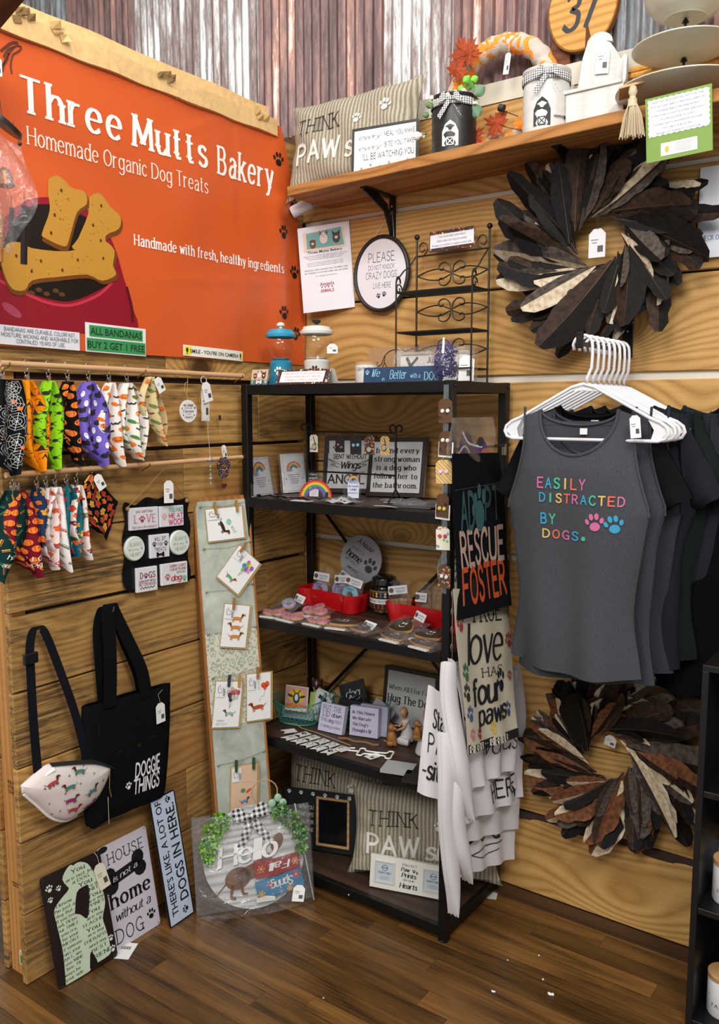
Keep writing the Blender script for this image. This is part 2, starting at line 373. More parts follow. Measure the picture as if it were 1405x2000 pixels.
STY = {  # thick, thin, serif, slant, spacing
    'sans': (.75, .75, 0, 0, 1.5), 'bold': (1.35, 1.2, 0, 0, 1.9), 'thin': (.42, .42, 0, 0, 1.6), 'serif': (1.05, .38, .45, 0, 1.9),
    'bserif': (1.55, .55, .42, 0, 2.5), 'slab': (.62, .5, .85, 0, 2.4), 'script': (.95, .4, 0, .22, .75), 'bscript': (1.5, .7, 0, .2, 1.1), 'tscript': (.5, .32, 0, .28, .8)}
def glyphs(txt, sty):
    th, tn, se, sl, sp = STY[sty]; V = []; F = []; x = 0.
    wf = lambda dx, dy: tn+(th-tn)*abs(dy)
    def put(v, f):
        o = len(V); V.extend(((a+b*sl+x)/7, b/7) for a, b in v); F.extend(tuple(i+o for i in q) for q in f)
    for ch in txt:
        if ch == ' ': x += 3.2; continue
        if ch not in GL: ch = ch.upper() if ch.upper() in GL else '-'
        adv, st = GL[ch]
        for k, P in st:
            if k == 'S': put(*ribbon(spl(P, 4), wf, tn*.2))
            else:
                for i in range(len(P)-1): put(*ribbon([P[i], P[i+1]], wf, tn*.3))
                if se:
                    for e, q in ((P[0], P[1]), (P[-1], P[-2])):
                        if abs(q[1]-e[1]) > abs(q[0]-e[0])*.9 and abs(q[1]-e[1]) > 1.5:
                            sw = se+th*.5; put([(e[0]-sw, e[1]-tn/2), (e[0]+sw, e[1]-tn/2), (e[0]+sw, e[1]+tn/2), (e[0]-sw, e[1]+tn/2)], [(0, 1, 2, 3)])
        x += adv+sp
    return V, F
_FC = {}
def fontglyphs(txt, bold=0.):
    k = (txt, bold)
    if k in _FC: return _FC[k]
    cu = bpy.data.curves.new('t', 'FONT'); cu.body = txt; cu.resolution_u = 2; cu.size = 1/.73; cu.offset = bold
    o = bpy.data.objects.new('t', cu); COL.objects.link(o)
    me = bpy.data.meshes.new_from_object(o.evaluated_get(bpy.context.evaluated_depsgraph_get()))
    V = [(v.co.x, v.co.y) for v in me.vertices]; F = [tuple(p.vertices) for p in me.polygons]
    bpy.data.objects.remove(o); bpy.data.curves.remove(cu); bpy.data.meshes.remove(me)
    _FC[k] = (V, F); return V, F
class Print:
    """flat print on one surface; everything lands in one child mesh with one slot per ink"""
    def __init__(s, parent, fn=None, off=.0006, name='lettering'):
        s.p = parent; s.fn = fn or (lambda u, v, d: (u, -d, v)); s.off = off; s.inks = []; s.mb = MB(); s.name = name; s.layer = 0
    def raw(s, V, F, ink, lay=None):
        if ink not in s.inks: s.inks.append(ink)
        lay = s.layer if lay is None else lay
        s.mb.add([s.fn(a, b, s.off+lay*.00025) for a, b in V], F, s.inks.index(ink)); return s
    def text(s, t, cx, cy, w, h, sty='font', ink='#111111', rot=0., lay=2, bold=0., flip=False, skew=0.):
        V, F = fontglyphs(t, bold) if sty == 'font' else glyphs(t, sty)
        if not V: return s
        x0 = min(a for a, b in V); x1 = max(a for a, b in V); sx = (w/(x1-x0)) if w else h; c, r = cos(rot), sin(rot); k = -1 if flip else 1
        out = []
        for a, b in V:
            a = (a-(x0+x1)/2)*sx*k; b = (b-.5)*h*k+skew*a; out.append((cx+a*c-b*r, cy+a*r+b*c))
        return s.raw(out, F, ink, lay)
    def fan(s, cx, cy, pts, ink, lay=1):
        n = len(pts); return s.raw([(cx, cy)]+[(cx+a, cy+b) for a, b in pts], [(0, i+1, (i+1) % n+1) for i in range(n)], ink, lay)
    def ell(s, cx, cy, rx, ry, ink, lay=1, n=14, rot=0.):
        c, r = cos(rot), sin(rot)
        return s.fan(cx, cy, [(rx*cos(2*PI*i/n)*c-ry*sin(2*PI*i/n)*r, rx*cos(2*PI*i/n)*r+ry*sin(2*PI*i/n)*c) for i in range(n)], ink, lay)
    def rect(s, cx, cy, w, h, ink, lay=1, rot=0.):
        c, r = cos(rot), sin(rot)
        return s.raw([(cx+a*c-b*r, cy+a*r+b*c) for a, b in ((-w/2, -h/2), (w/2, -h/2), (w/2, h/2), (-w/2, h/2))], [(0, 1, 2, 3)], ink, lay)
    def poly(s, P, ink, lay=1):
        return s.raw(P, [tuple(range(len(P)))], ink, lay)
    def line(s, P, w, ink, lay=2, smooth=True):
        return s.raw(*ribbon(spl(P, 5) if smooth else P, lambda a, b: w), ink, lay)
    def arc(s, cx, cy, r, a0, a1, w, ink, lay=2, n=12):
        return s.line([(cx+r*cos(math.radians(a0+(a1-a0)*i/n)), cy+r*sin(math.radians(a0+(a1-a0)*i/n))) for i in range(n+1)], w, ink, lay, False)
    def paw(s, cx, cy, r, ink, rot=0., lay=2):
        c, q = cos(rot), sin(rot)
        def e(a, b, rx, ry, t=0.): s.ell(cx+(a*c-b*q)*r, cy+(a*q+b*c)*r, rx*r, ry*r, ink, lay, 10, rot+t)
        e(0, -.42, .52, .44); e(-.72, .12, .2, .3, .35); e(-.27, .55, .22, .34, .1); e(.27, .55, .22, .34, -.1); e(.72, .12, .2, .3, -.35); return s
    def bone(s, cx, cy, L, ink, rot=0., lay=2):
        c, q = cos(rot), sin(rot); h = L*.16
        s.rect(cx, cy, L*.7, h*1.5, ink, lay, rot)
        for a in (-1, 1):
            for b in (-1, 1): x, y = a*L*.37, b*h*.75; s.ell(cx+x*c-y*q, cy+x*q+y*c, h, h, ink, lay, 10)
        return s
    def blob(s, cx, cy, r, fn, ink, rot=0., lay=1, n=24):
        return s.fan(cx, cy, [(r*fn(2*PI*i/n)*cos(2*PI*i/n+rot), r*fn(2*PI*i/n)*sin(2*PI*i/n+rot)) for i in range(n)], ink, lay)
    def leaf(s, cx, cy, r, ink, rot=0., lay=1): return s.blob(cx, cy, r, lambda t: .45+.55*abs(cos(2.5*t))**.8*(.7+.3*cos(t)), ink, rot, lay, 25)
    def pumpkin(s, cx, cy, r, ink='#e8771c', dark='#a84a10', lay=1):
        s.ell(cx, cy, r, r*.8, ink, lay)
        for k in (-.45, 0, .45): s.line([(cx+k*r, cy-r*.65), (cx+k*r*1.3, cy), (cx+k*r, cy+r*.65)], r*.1, dark, lay+1)
        s.rect(cx, cy+r*.9, r*.25, r*.35, '#4c5a22', lay+1); return s
    def done(s, emboss=False, rough=.6):
        if s.mb.f: 
            o = s.mb.build(s.name, [M(i, rough) for i in s.inks], s.p); return o
def tube_at(name, pts, r, mat, parent=None, n=6, closed=False): return MB().tube(pts, r, n, closed).build(name, mat, parent, smooth=True)
def arcpts(c, r, a0, a1, n=10, pl='xz'):
    out = []
    for i in range(n+1):
        a = math.radians(a0+(a1-a0)*i/n); q = (r*cos(a), r*sin(a))
        out.append((c[0]+q[0], c[1], c[2]+q[1]) if pl == 'xz' else (c[0]+q[0], c[1]+q[1], c[2]) if pl == 'xy' else (c[0], c[1]+q[0], c[2]+q[1]))
    return out
def rrect(w, h, r, n=4, x0=0., z0=0.):
    out = []
    for cx, cz, a0 in ((w-r, h-r, 0), (r, h-r, 90), (r, r, 180), (w-r, r, 270)):
        for i in range(n+1): a = math.radians(a0+90*i/n); out.append((x0+cx+r*cos(a), z0+cz+r*sin(a)))
    return out
def framebars(w, h, b, y0, y1):
    """four mitre-less frame bars as one ring"""
    mb = MB(); o = [(0, 0), (w, 0), (w, h), (0, h)]; i = [(b, b), (w-b, b), (w-b, h-b), (b, h-b)]
    vs = [(p[0], y, p[1]) for y in (y0, y1) for p in o+i]
    fs = []
    for k in range(4):
        l = (k+1) % 4
        fs += [(k, l, 4+l, 4+k), (8+l, 8+k, 12+k, 12+l), (l, k, 8+k, 8+l), (4+k, 4+l, 12+l, 12+k)]
    return mb.add(vs, fs)
def price_tag(parent, mtx, w=.026, h=.045, col='#ecebea', string=None):
    """white swing tag, a part of the thing it is tied to"""
    c = w*.28
    o = MB().prism([(0, 0), (w, 0), (w, h-c), (w-c, h), (c, h), (0, h-c)], 0, .0008).build('price_tag', M(col, .6), parent, mtx=mtx)
    P = Print(o, name='barcode')
    for i in range(7): P.rect(w*.55+i*w*.05, h*.3, w*.025*(1+i % 2), h*.22, '#222222')
    P.rect(w*.35, h*.62, w*.45, h*.03, '#888888'); P.rect(w*.35, h*.52, w*.3, h*.03, '#888888'); P.done()
    return o
# ================================================================ setting
W_FLOOR = wood('floor_oak', '#8a6030', '#38240f', rings=4, knot=0, rough=.34, stretch=(1.4, 12., 12.), var=.75, spec=.5, con=.35, fw=.95)
W_LOG = wood('pine_log', '#cda364', '#966a34', rings=20, knot=1., rough=.55, var=.24, stretch=(.55, 2.6, 2.6), lines=42., con=.55)
W_PAL = wood('pallet_wood', '#c79c5c', '#8f6432', rings=14, knot=.9, stain='#3a3227', rough=.7, var=.40, stretch=(.6, 3., 3.), lines=40., con=.5)
W_STUD = wood('stud_wood', '#d09a58', '#a8703a', rings=5, knot=0, rough=.6, var=.1, stretch=(5., 5., .8))
W_SHELF = wood('shelf_wood', '#b17b3e', '#7a4c22', rings=9, knot=.8, rough=.6, var=.05)
W_RACK = wood('rack_board', '#4e3a2c', '#2c1f18', rings=6, knot=0, rough=.45, var=.05)
W_DOWEL = wood('dowel_wood', '#d9b288', '#b98c60', rings=3, knot=0, rough=.6, var=.05)
BLACK = M('#0a0a0b', .42, spec=.35); BLK2 = M('#0b0b0c', .6)
WHITE = M('#e6e4e2', .5); STEEL = M('#b9b6b0', .3, 1.); CREAM = M('#d8cfbd', .8)
DARKGAP = M('#1c120a', .9)

floor = struct(MB().box((-1.6, -3.2, -.06), (3.4, .12, -.012)).build('floor', DARKGAP))
rng = random.Random(3); planks = []
y = 0.0; r = 0
while y > -2.4:
    x = -.9-rng.random()*.7; h = .0655
    while x < 2.35:
        L = rng.choice((.45, .7, .9, 1.15)); x1 = min(x+L, 2.6)
        MB().box((0, 0, 0), (x1-x-.0008, h-.0008, .012)).build('plank', W_FLOOR, floor, loc=(x, y-h, -.012))
        x = x1
    y -= h
floor_outer = struct(MB().box((-1.6, -3.2, -.012), (3.4, y+.001, -.002)).build('floor_aisle', M('#5a3a1e', .4)))
trim = struct(MB().box((.02, -.055, 0), (2.6, -.0, .012)).build('trim_1', wood('floor_edge', '#4a3322', '#2a1c12', rings=4, knot=0, rough=.4, var=.1)))

# ---- right wall of pine logs
wr = struct(MB().box((-.14, .03, 0), (2.6, .08, 2.56)).build('wall_right', M('#5a3c22', .9)))
rows = [(0.012, .262), (.284, .549), (.553, .827), (.832, 1.102), (1.118, 1.386), (1.391, 1.660), (1.682, 1.944), (1.951, 2.226), (2.241, 2.50)]
for i, (a, b) in enumerate(rows):
    MB().box((-.1, -.0, -(b-a)/2), (2.6, .03, (b-a)/2)).build('plank', W_LOG, wr, bevel=.003, loc=(0, rng.uniform(0, .003), (a+b)/2))
for z, t in ((.2845, .007), (1.11, .02), (1.671, .028), (2.233, .02)):
    MB().box((0, .012, z-t/2), (2.6, .03, z+t/2)).build('chinking', M('#cfc8bb', .8, bmp=.4, bs=60), wr)
MB().sheet(lambda u, v: (u*2.6, .004+.006*sin(u*71)+.004*sin(u*31), .256+v*(.024+.003*sin(u*13)+.0025*sin(u*37))), 90, 2, .012).build('bark_strip', M('#3a2820', .9, bmp=.8, bs=90), wr)
MB().box((-.02, -.002, 2.50), (2.6, .03, 2.56)).build('drywall_ledge', M('#c9c3b4', .8), wr)

# ---- rusty corrugated metal above
def metal(name, cols, sheen):
    m, nt, b = newmat(name); v = coords(nt)
    s1 = N(nt, 'VectorMath', operation='MULTIPLY'); nt.links.new(v, s1.inputs[0]); s1.inputs[1].default_value = (13, 1, .9)
    s2 = N(nt, 'VectorMath', operation='MULTIPLY'); nt.links.new(v, s2.inputs[0]); s2.inputs[1].default_value = (90, 1, 9)
    n1 = noise(nt, s1.outputs[0], 1.6, 4, .6); n2 = noise(nt, s2.outputs[0], 1.2, 5, .8)
    f = math_(nt, 'ADD', math_(nt, 'MULTIPLY', n1, .62), math_(nt, 'MULTIPLY', n2, .42))
    nt.links.new(ramp(nt, f, list(zip((.36, .46, .53, .61, .71), cols))), b.inputs['Base Color'])
    nt.links.new(ramp(nt, f, [(.4, (.55, .55, .55, 1)), (.6, (sheen,)*3+(1,))]), b.inputs['Roughness'])
    nt.links.new(ramp(nt, f, [(.5, (0, 0, 0, 1)), (.6, (.55, .55, .55, 1))]), b.inputs['Metallic'])
    bump(nt, b, n2, .5, .002); return m
RUST = metal('rusted_sheet', ('#33211f', '#5d4240', '#7a5d5a', '#8d6a5c', '#c9c0ba'), .45)
GALV = metal('weathered_sheet', ('#553a36', '#7d6662', '#a09a98', '#c3c2c0', '#eceae6'), .35)
BLUE = metal('blue_grey_sheet', ('#2c2422', '#5b4b48', '#6f7478', '#8a9298', '#b3bbc0'), .4)
mw = struct(MB().box((-2.2, .05, 2.5), (2.6, .09, 3.7)).build('wall_upper', M('#2a2220', .9)))
xs = [(-2.2, -1.356, BLUE), (-1.36, -.93, RUST), (-.938, -.224, GALV), (-.23, .33, RUST), (.322, .60, GALV), (.594, .93, RUST), (.985, 1.32, BLUE), (1.315, 1.9, RUST), (1.89, 2.6, BLUE)]
for i, (a, b, m) in enumerate(xs):
    nu = int((b-a)/.0375*6); oy = (i % 2)*.003
    MB().grid(lambda u, v: ((b-a)*u, .007*sin(2*PI*(a+(b-a)*u)/.0375)-oy, v*1.16), nu, 1).build('metal_sheet', m, mw, smooth=True, loc=(a, .035, 2.555))
MB().box((.93, .015, 2.555), (.985, .04, 3.7)).build('batten', wood('rust_batten', '#7a4424', '#4a2414', rings=4, knot=0, var=.05), mw)

# ---- left partition of pallet planks on studs
wl = struct(MB().box((-.095, -1.16, .0), (-.02, -.02, 2.5)).build('wall_left', M('#2a1a0e', .9)))
zr = [0.0, .205, .413, .622, .830, 1.04, 1.25, 1.46, 1.665, 1.87, 2.08, 2.29, 2.50]
joint = {0: [-.35], 1: [-.62], 2: [-.50], 3: [-.80, -.28], 4: [-.22], 5: [-.62, -.3], 6: [-.60], 7: [-.25], 8: [-.66], 9: [-.4], 10: [-.8], 11: [-.5]}
gaps = {4: .003, 7: .005, 8: .009, 5: .006}
for i in range(12):
    ys = [-1.22]+joint[i]+[-.0]
    g = gaps.get(i, .002); g2 = gaps.get(i+1, .002)
    for k in range(len(ys)-1):
        L = ys[k+1]-ys[k]; h = zr[i+1]-zr[i]
        MB().box((0, -.0, -h/2+g), (L-.0012, .02, h/2-g2)).build('plank', W_PAL, wl, bevel=.002, mtx=T(-rng.uniform(0, .004), ys[k], zr[i]+h/2, 90, 0, rng.uniform(-.15, .15)))
struct(MB().box((-.105, -1.20, 0), (-.02, -1.155, 2.5)).build('trim_2', W_STUD))
for i in range(0, 12):
    MB().box((0, 0, 0), (.02, 1.0, zr[i+1]-zr[i]-.004)).build('plank', W_PAL, wl, bevel=.002, loc=(-.13, -1.21, zr[i]+.002))
# stamp on the stud
stp = Print(bpy.data.objects['trim_2'], lambda u, v, d: (-.062+u, -1.20-d, v))
for k, t in enumerate(('KILN', 'STUD', 'STD MILL')): stp.text(t, 0, .565-k*.014, .03, .009, 'bold', '#4a3222')
stp.rect(0, .27, .04, .004, '#4a3222'); stp.rect(0, .262, .04, .003, '#4a3222'); stp.done()
MB().box((-.06, -1.205, .035), (-.012, -1.2, .075)).build('sticker', M('#cfc7a0', .5), bpy.data.objects['trim_2'])
MB().box((-.052, -1.2062, .042), (-.026, -1.205, .064)).build('sticker', M('#3f7d3f', .5), bpy.data.objects['trim_2'])
# papered top beam, two steps, with torn bits
PAPER = M('#d9b57c', .6, bmp=.5, bs=40, var=.12)
bm_ = struct(MB().sheet(lambda u, v: (u*1.9, -.0+.002*sin(u*37), v*.052+.0015*sin(u*61)), 60, 3, .13).build('trim_3', PAPER, mtx=T(.02, -2.06, 2.497, 90)))
MB().sheet(lambda u, v: (u*1.9, .002*sin(u*47+v), v*.05+.002*sin(u*29+2)), 60, 3, .08).build('paper_wrap', M('#dcb880', .6, bmp=.5, bs=50, var=.12), bm_, loc=(0, .04, .052))
for k, (a, w) in enumerate(((.92, .06), (1.02, .05), (1.35, .07), (1.78, .05))):
    mb = MB()
    for j in range(5):
        x = a+rng.uniform(0, w); z = .02+rng.uniform(0, .03); s = rng.uniform(.012, .026)
        mb.add([(x, -.004, z), (x+s, -.014*rng.random()-.004, z+s*.3), (x+s*.7, -.02*rng.random()-.004, z+s), (x-s*.3, -.006, z+s*.7)], [(0, 1, 2, 3)])
    mb.build('torn_paper', M('#c9a468' if k % 2 else '#8a6a40', .7), bm_, kind='stuff')

# ---- timber end in the upper left corner
q = pY(10, 8, -1.35)
hb = MB().box((-.5, -.03, -.05), (.03, .03, .05)).build('wooden_beam', wood('dark_beam', '#7a4a28', '#4a2a16', rings=6, knot=0, var=.05), bevel=.003, mtx=T(q.x+.03, q.y, q.z+.065, 0, 0, 20))
tag(hb, 'dark brown wooden beam end at the top corner above the orange banner', 'beam')

# ================================================================ banner
from mathutils.geometry import tessellate_polygon as tess
BM = T(.006, 0, 0, 90)
def bx_(u, v):     # u along the wall (world y), v height -> outward bulge
    f = math.exp(-((u+.14)/.05)**2)*.012*(1 if v < 2.3 else .4)
    cr = .0035*math.exp(-((v-2.03-.10*u)/.006)**2)+.0025*math.exp(-((v-2.40-.5*(u+.6))/.01)**2)*(u < -.3)
    k = min(1, max(.06, (u+.78)/.25))
    return .003+f+cr*k+k*(.0035*sin(u*7+v*3)+.002*sin(u*17-v*9)+.0025*sin(v*14+u*4)*(u > -.35))
def bfn(u, v, d=0.): return (u, -bx_(u, v)-d, v)
def bedge(v): return -.006 if v < 2.12 else -.006-(v-2.12)/(2.535-2.12)*.128
banner = tag(MB().sheet(lambda a, b: bfn(-1.222+(bedge(1.737+b*.798)+1.222)*a, 1.737+b*.798), 90, 60, .0012).build('vinyl_banner', M('#cf5926', .38, spec=.45), smooth=True, mtx=BM),
    'large orange vinyl banner for a dog treat bakery hung on the plank wall', 'banner')
bp = Print(banner, lambda u, v, d: (u, -bx_(u, v)-d, v), .0012, 'lettering')
bp.text('Three', -.965, 2.366, .315, .082, 'bserif', '#f4efe9'); bp.text('Mutts', -.628, 2.366, .300, .082, 'bserif', '#f4efe9'); bp.text('Bakery', -.307, 2.361, .262, .080, 'bserif', '#f4efe9')
bp.text('Homemade Organic Dog Treats', -.795, 2.268, .632, .042, 'serif', '#f4e6d8')
bp.text('Handmade with fresh, healthy ingredients', -.455, 2.062, .65, .029, 'bserif', '#f4efe9')
bp.done(rough=.4)
def bpx(L): return [(p.y, p.z) for p in (pX(a, b, .008) for a, b in L)]
bo = Print(banner, lambda u, v, d: (u, -bx_(u, v)-d, v), .0008, 'printed_bowl')
def star(P, ink, lay):
    P = bpx(P); cx = sum(p[0] for p in P)/len(P); cy = sum(p[1] for p in P)/len(P); Q = spl(P+[P[0]], 4)[:-1]
    bo.fan(cx, cy, [(a-cx, b-cy) for a, b in Q], ink, lay)
star([(-12, 640), (-12, 470), (30, 405), (75, 386), (130, 392), (190, 425), (222, 480), (240, 540), (256, 595), (262, 648), (130, 650)], '#8d0f26', 1)
star([(-8, 520), (20, 440), (62, 402), (120, 405), (190, 440), (216, 500), (215, 548), (190, 568), (140, 588), (95, 584), (45, 565)], '#140a08', 2)
bo.line(bpx([(-8, 545), (45, 572), (95, 592), (140, 596), (190, 577), (218, 552)]), .008, '#c2314a', 3)
bo.line(bpx([(246, 560), (256, 600), (258, 630)]), .010, '#5c0818', 3)
bo.ell(*bpx([(22, 606)])[0], .03, .012, '#a8425a', 3, rot=-.5)
B1 = [(92, 350), (108, 342), (125, 352), (140, 368), (165, 375), (170, 400), (150, 418), (135, 470), (125, 488), (85, 470), (80, 460), (95, 415), (92, 380)]
B2 = [(172, 385), (190, 376), (205, 390), (215, 405), (235, 425), (232, 450), (205, 465), (205, 500), (140, 492), (150, 470), (170, 420)]
B3 = [(-4, 512), (8, 478), (35, 474), (60, 486), (130, 492), (190, 478), (205, 470), (225, 490), (222, 520), (228, 540), (200, 552), (170, 540), (110, 545), (60, 552), (45, 572), (20, 570), (5, 545)]
for k, B in enumerate((B1, B2, B3)):
    Q = bpx(B); dx = sum(a for a, b in Q)/len(Q); dy = sum(b for a, b in Q)/len(Q)
    def tri(P, ink, lay):
        P = spl(P+[P[0]], 3)[:-1]; bo.raw(P, [tuple(f) for f in tess([[Vector((a, b, 0)) for a, b in P]])], ink, lay)
    tri([(a+.003, b-.005) for a, b in Q], '#6e3d14', 4+2*k)
    tri([(dx+(a-dx)*.97, dy+(b-dy)*.95+.003) for a, b in Q], '#bf8a34', 5+2*k)
for a, b in ((118, 372), (105, 420), (98, 455), (196, 402), (180, 440), (195, 470), (30, 500), (78, 510), (150, 508), (200, 505), (60, 530), (120, 528)):
    bo.ell(*bpx([(a, b)])[0], .0035, .0045, '#5a3410', 11)
for k in range(60):
    P = [B1, B2, B3][k % 3]; c = (sum(p[0] for p in P)/len(P)+rng.uniform(-1, 1)*(18, 22, 80)[k % 3], sum(p[1] for p in P)/len(P)+rng.uniform(-1, 1)*(45, 40, 22)[k % 3])
    bo.ell(*bpx([c])[0], .0022, .0016, '#a06c24' if k % 2 else '#d0a04a', 11, 6)
for a, b in ((60, 572), (75, 566), (90, 574), (108, 568), (120, 575)): bo.ell(*bpx([(a, b)])[0], .010, .006, '#5a3a22', 3, 8)
bo.done(rough=.35)
for a, b, r_ in ((540, 312, 0), (570, 395, -.2), (551, 454, .1), (575, 532, .1), (551, 611, .1), (577, 652, -.2)):
    c = bpx([(a, b)])[0]; Print(banner, lambda u, v, d: (u, -bx_(u, v)-d, v), .0012, 'paw_print').paw(c[0], c[1], .026, '#120d0c', r_).done()
dg = Print(banner, lambda u, v, d: (u, -bx_(u, v)-d, v), .0012, 'dog_sketch')
for P, w in (([(4, 140), (8, 120), (20, 100), (30, 90), (40, 92), (36, 100), (24, 108), (20, 128), (22, 144)], .004), ([(0, 100), (10, 92), (22, 84), (34, 84)], .006), ([(2, 130), (12, 118), (16, 104)], .005), ([(6, 112), (14, 98), (26, 92)], .005)):
    dg.line(bpx(P), w, '#5a2a18')
dg.done()
# taped-on paper strips
def strip(name, label, px, col, rows, inks='#1b2430', sub=None):
    a, b, c, d = [pX(u, v, .014) for u, v in px]      # TL TR BR BL
    w = (b-a).length; h = (a-d).length; m = T(.008, d.y, d.z, 90, 0, math.degrees(math.atan2(c.z-d.z, c.y-d.y)))
    fy = lambda u, v: -bx_(d.y+u, d.z+v)-.0022
    o = tag(MB().sheet(lambda u, v: (u*w, fy(u*w, v*h), v*h), 12, 4, .0006).build(name, M(col, .5), mtx=m), label, 'sign')
    P = Print(o, lambda u, v, e: (u, fy(u, v)-e, v), .0012)
    return o, P, w, h
o, P, w, h = strip('paper_sign', 'white paper strip about durable bandanas taped under the printed red bowl', [(-30, 630), (157, 649), (157, 685), (-30, 669)], '#dcdde6', 0)
for k, (t, ww) in enumerate((('BANDANAS ARE DURABLE, COLORFAST,', .76), ('MOISTURE WICKING AND WASHABLE FOR', .82), ('CONTINUED YEARS OF USE.', .52))): P.text(t, w*.57, h*(.8-.29*k), w*ww, h*.19, 'sans', '#2a2d38')
P.done()
o, P, w, h = strip('sale_sign', 'white sign with green bars reading all bandanas buy 2 get 1 free', [(168, 629), (286, 647), (285, 696), (168, 686)], '#e4e6e4', 0)
P.rect(w*.5, h*.73, w*.88, h*.38, '#2f8f4e').rect(w*.5, h*.26, w*.97, h*.42, '#2f8f4e')
P.text('ALL BANDANAS', w*.5, h*.73, w*.85, h*.25, 'font', '#10151a', bold=.012).text('BUY 2 GET 1 FREE', w*.5, h*.26, w*.94, h*.25, 'font', '#10151a', bold=.012).done()
o, P, w, h = strip('camera_notice', 'narrow yellow smile notice taped at the lower edge of the orange banner', [(358, 673), (476, 688), (475, 706), (358, 694)], '#e9e6dc', 0)
P.rect(w*.5, h*.5, w*.97, h*.72, '#efe225').text("SMILE - YOU'RE ON CAMERA", w*.5, h*.5, w*.8, h*.36, 'font', '#141414', bold=.01)
for x in (.055, .945): P.ell(w*x, h*.55, w*.018, h*.22, '#141414', 2).rect(w*x, h*.3, w*.008, h*.3, '#141414', 2)
P.done()
MB().lathe([(0, .0), (.004, 0), (.004, .002), (.0012, .003), (.001, .014)], 8, mtx=Matrix.Rotation(PI/2, 4, 'X')).build('nail', STEEL, banner, loc=bfn(*bpx([(345, 192)])[0]))
# ================================================================ steel rack
RX0, RX1, RY0, RY1 = .043, .812, -.384, -.026
rack = thing('shelving_rack', 'black steel five tier shelving rack standing in the corner', 'shelf', T(0, 0, 0))
P_ = .027
for x in (RX0, RX1):
    for y in (RY0, RY1-P_): 
        p = MB().box((0, 0, 0), (P_, P_, 1.658)).build('post', BLACK, rack, bevel=.002, loc=(x, y, 0))
        MB().lathe([(.016, 0), (.016, .004), (.009, .008)], 10, (P_/2, P_/2, 0), cap=True).build('foot', BLK2, p)
TIERS = [1.655, 1.285, .883, .476, .048]
for i, z in enumerate(TIERS):
    s = MB().box((RX0+.004, RY0+.004, z-.014), (RX1+P_-.004, RY1-.004, z-.001)).build('shelf_board', W_RACK, rack)
    for a, b in (((RX0+P_, RY0, z-.03), (RX1, RY0+.018, z+.001)), ((RX0+P_, RY1-.018, z-.03), (RX1, RY1, z+.001)), ((RX0, RY0+P_, z-.03), (RX0+.018, RY1-P_, z+.001)), ((RX1+P_-.018, RY0+P_, z-.03), (RX1+P_, RY1-P_, z+.001))):
        MB().box(a, b).build('rail', BLACK, s, bevel=.0015)
for a, b in (((.06, 1.26), (.81, .48)), ((.81, 1.26), (.06, .48))):
    L = math.hypot(b[0]-a[0], b[1]-a[1]); an = math.atan2(b[1]-a[1], b[0]-a[0])
    MB().box((0, 0, -.006), (L, .003, .006)).build('cross_brace', BLACK, rack, mtx=Matrix.Translation((a[0], RY1-.006+.004*(b[0] > a[0]), a[1])) @ Matrix.Rotation(-an, 4, 'Y'))
for x, y, z in ((RX1+P_*.5, RY0-.001, 1.643), (RX1+P_+.001, RY0+P_*.5, 1.643), (RX1+P_+.001, RY1-P_*.5, 1.643), (RX0+P_*.5, RY0-.001, .03), (RX1-.33, RY0-.001, .03)):
    MB().ball((x, y, z), .004, 8).build('bolt', STEEL if z < 1 else BLK2, rack)
# ================================================================ wall shelf
W_WS = wood('shelf_plank', '#b07a40', '#7c4d24', rings=12, knot=.9, rough=.6, var=.05, stretch=(.5, 6, 6))
ws = tag(MB().box((0, 0, 0), (2.2, .228, .031)).build('wall_shelf', W_WS, bevel=.002, mtx=T(.12, -.23, 2.272, 0, 0, 1.25)), 'long rough pine wall shelf above the rack, carrying decor', 'shelf')
def zs(x): return 2.3035+math.tan(math.radians(1.25))*(x-.12)+.0005
for x in (.385, 1.03, 1.75):
    z0 = zs(x)-.033
    b = thing('shelf_bracket', {.385: 'black metal bracket under the shelf above the round sign', 1.03: 'black metal bracket under the shelf above the feather wreath', 1.75: 'black metal shelf bracket beyond the tiered tray'}[x], 'bracket', T(x, 0, z0))
    MB().box((-.013, -.004, -.155), (.013, 0, 0)).build('wall_plate', BLACK, b, bevel=.001)
    MB().box((-.013, -.17, -.004), (.013, 0, 0)).build('arm', BLACK, b, bevel=.001)
    MB().prism([(0, -.11), (-.0, -.15), (-.05, -.055), (-.165, -.012), (-.165, -.0), (-.1, -.0), (-.035, -.03)], -.003, .003).build('web', BLACK, b, mtx=Matrix(((0, 1, 0, 0), (1, 0, 0, 0), (0, 0, 1, 0), (0, 0, 0, 1))))
    for z in (-.03, -.14): MB().ball((0, -.005, z), .004, 8).build('screw', STEEL, b)
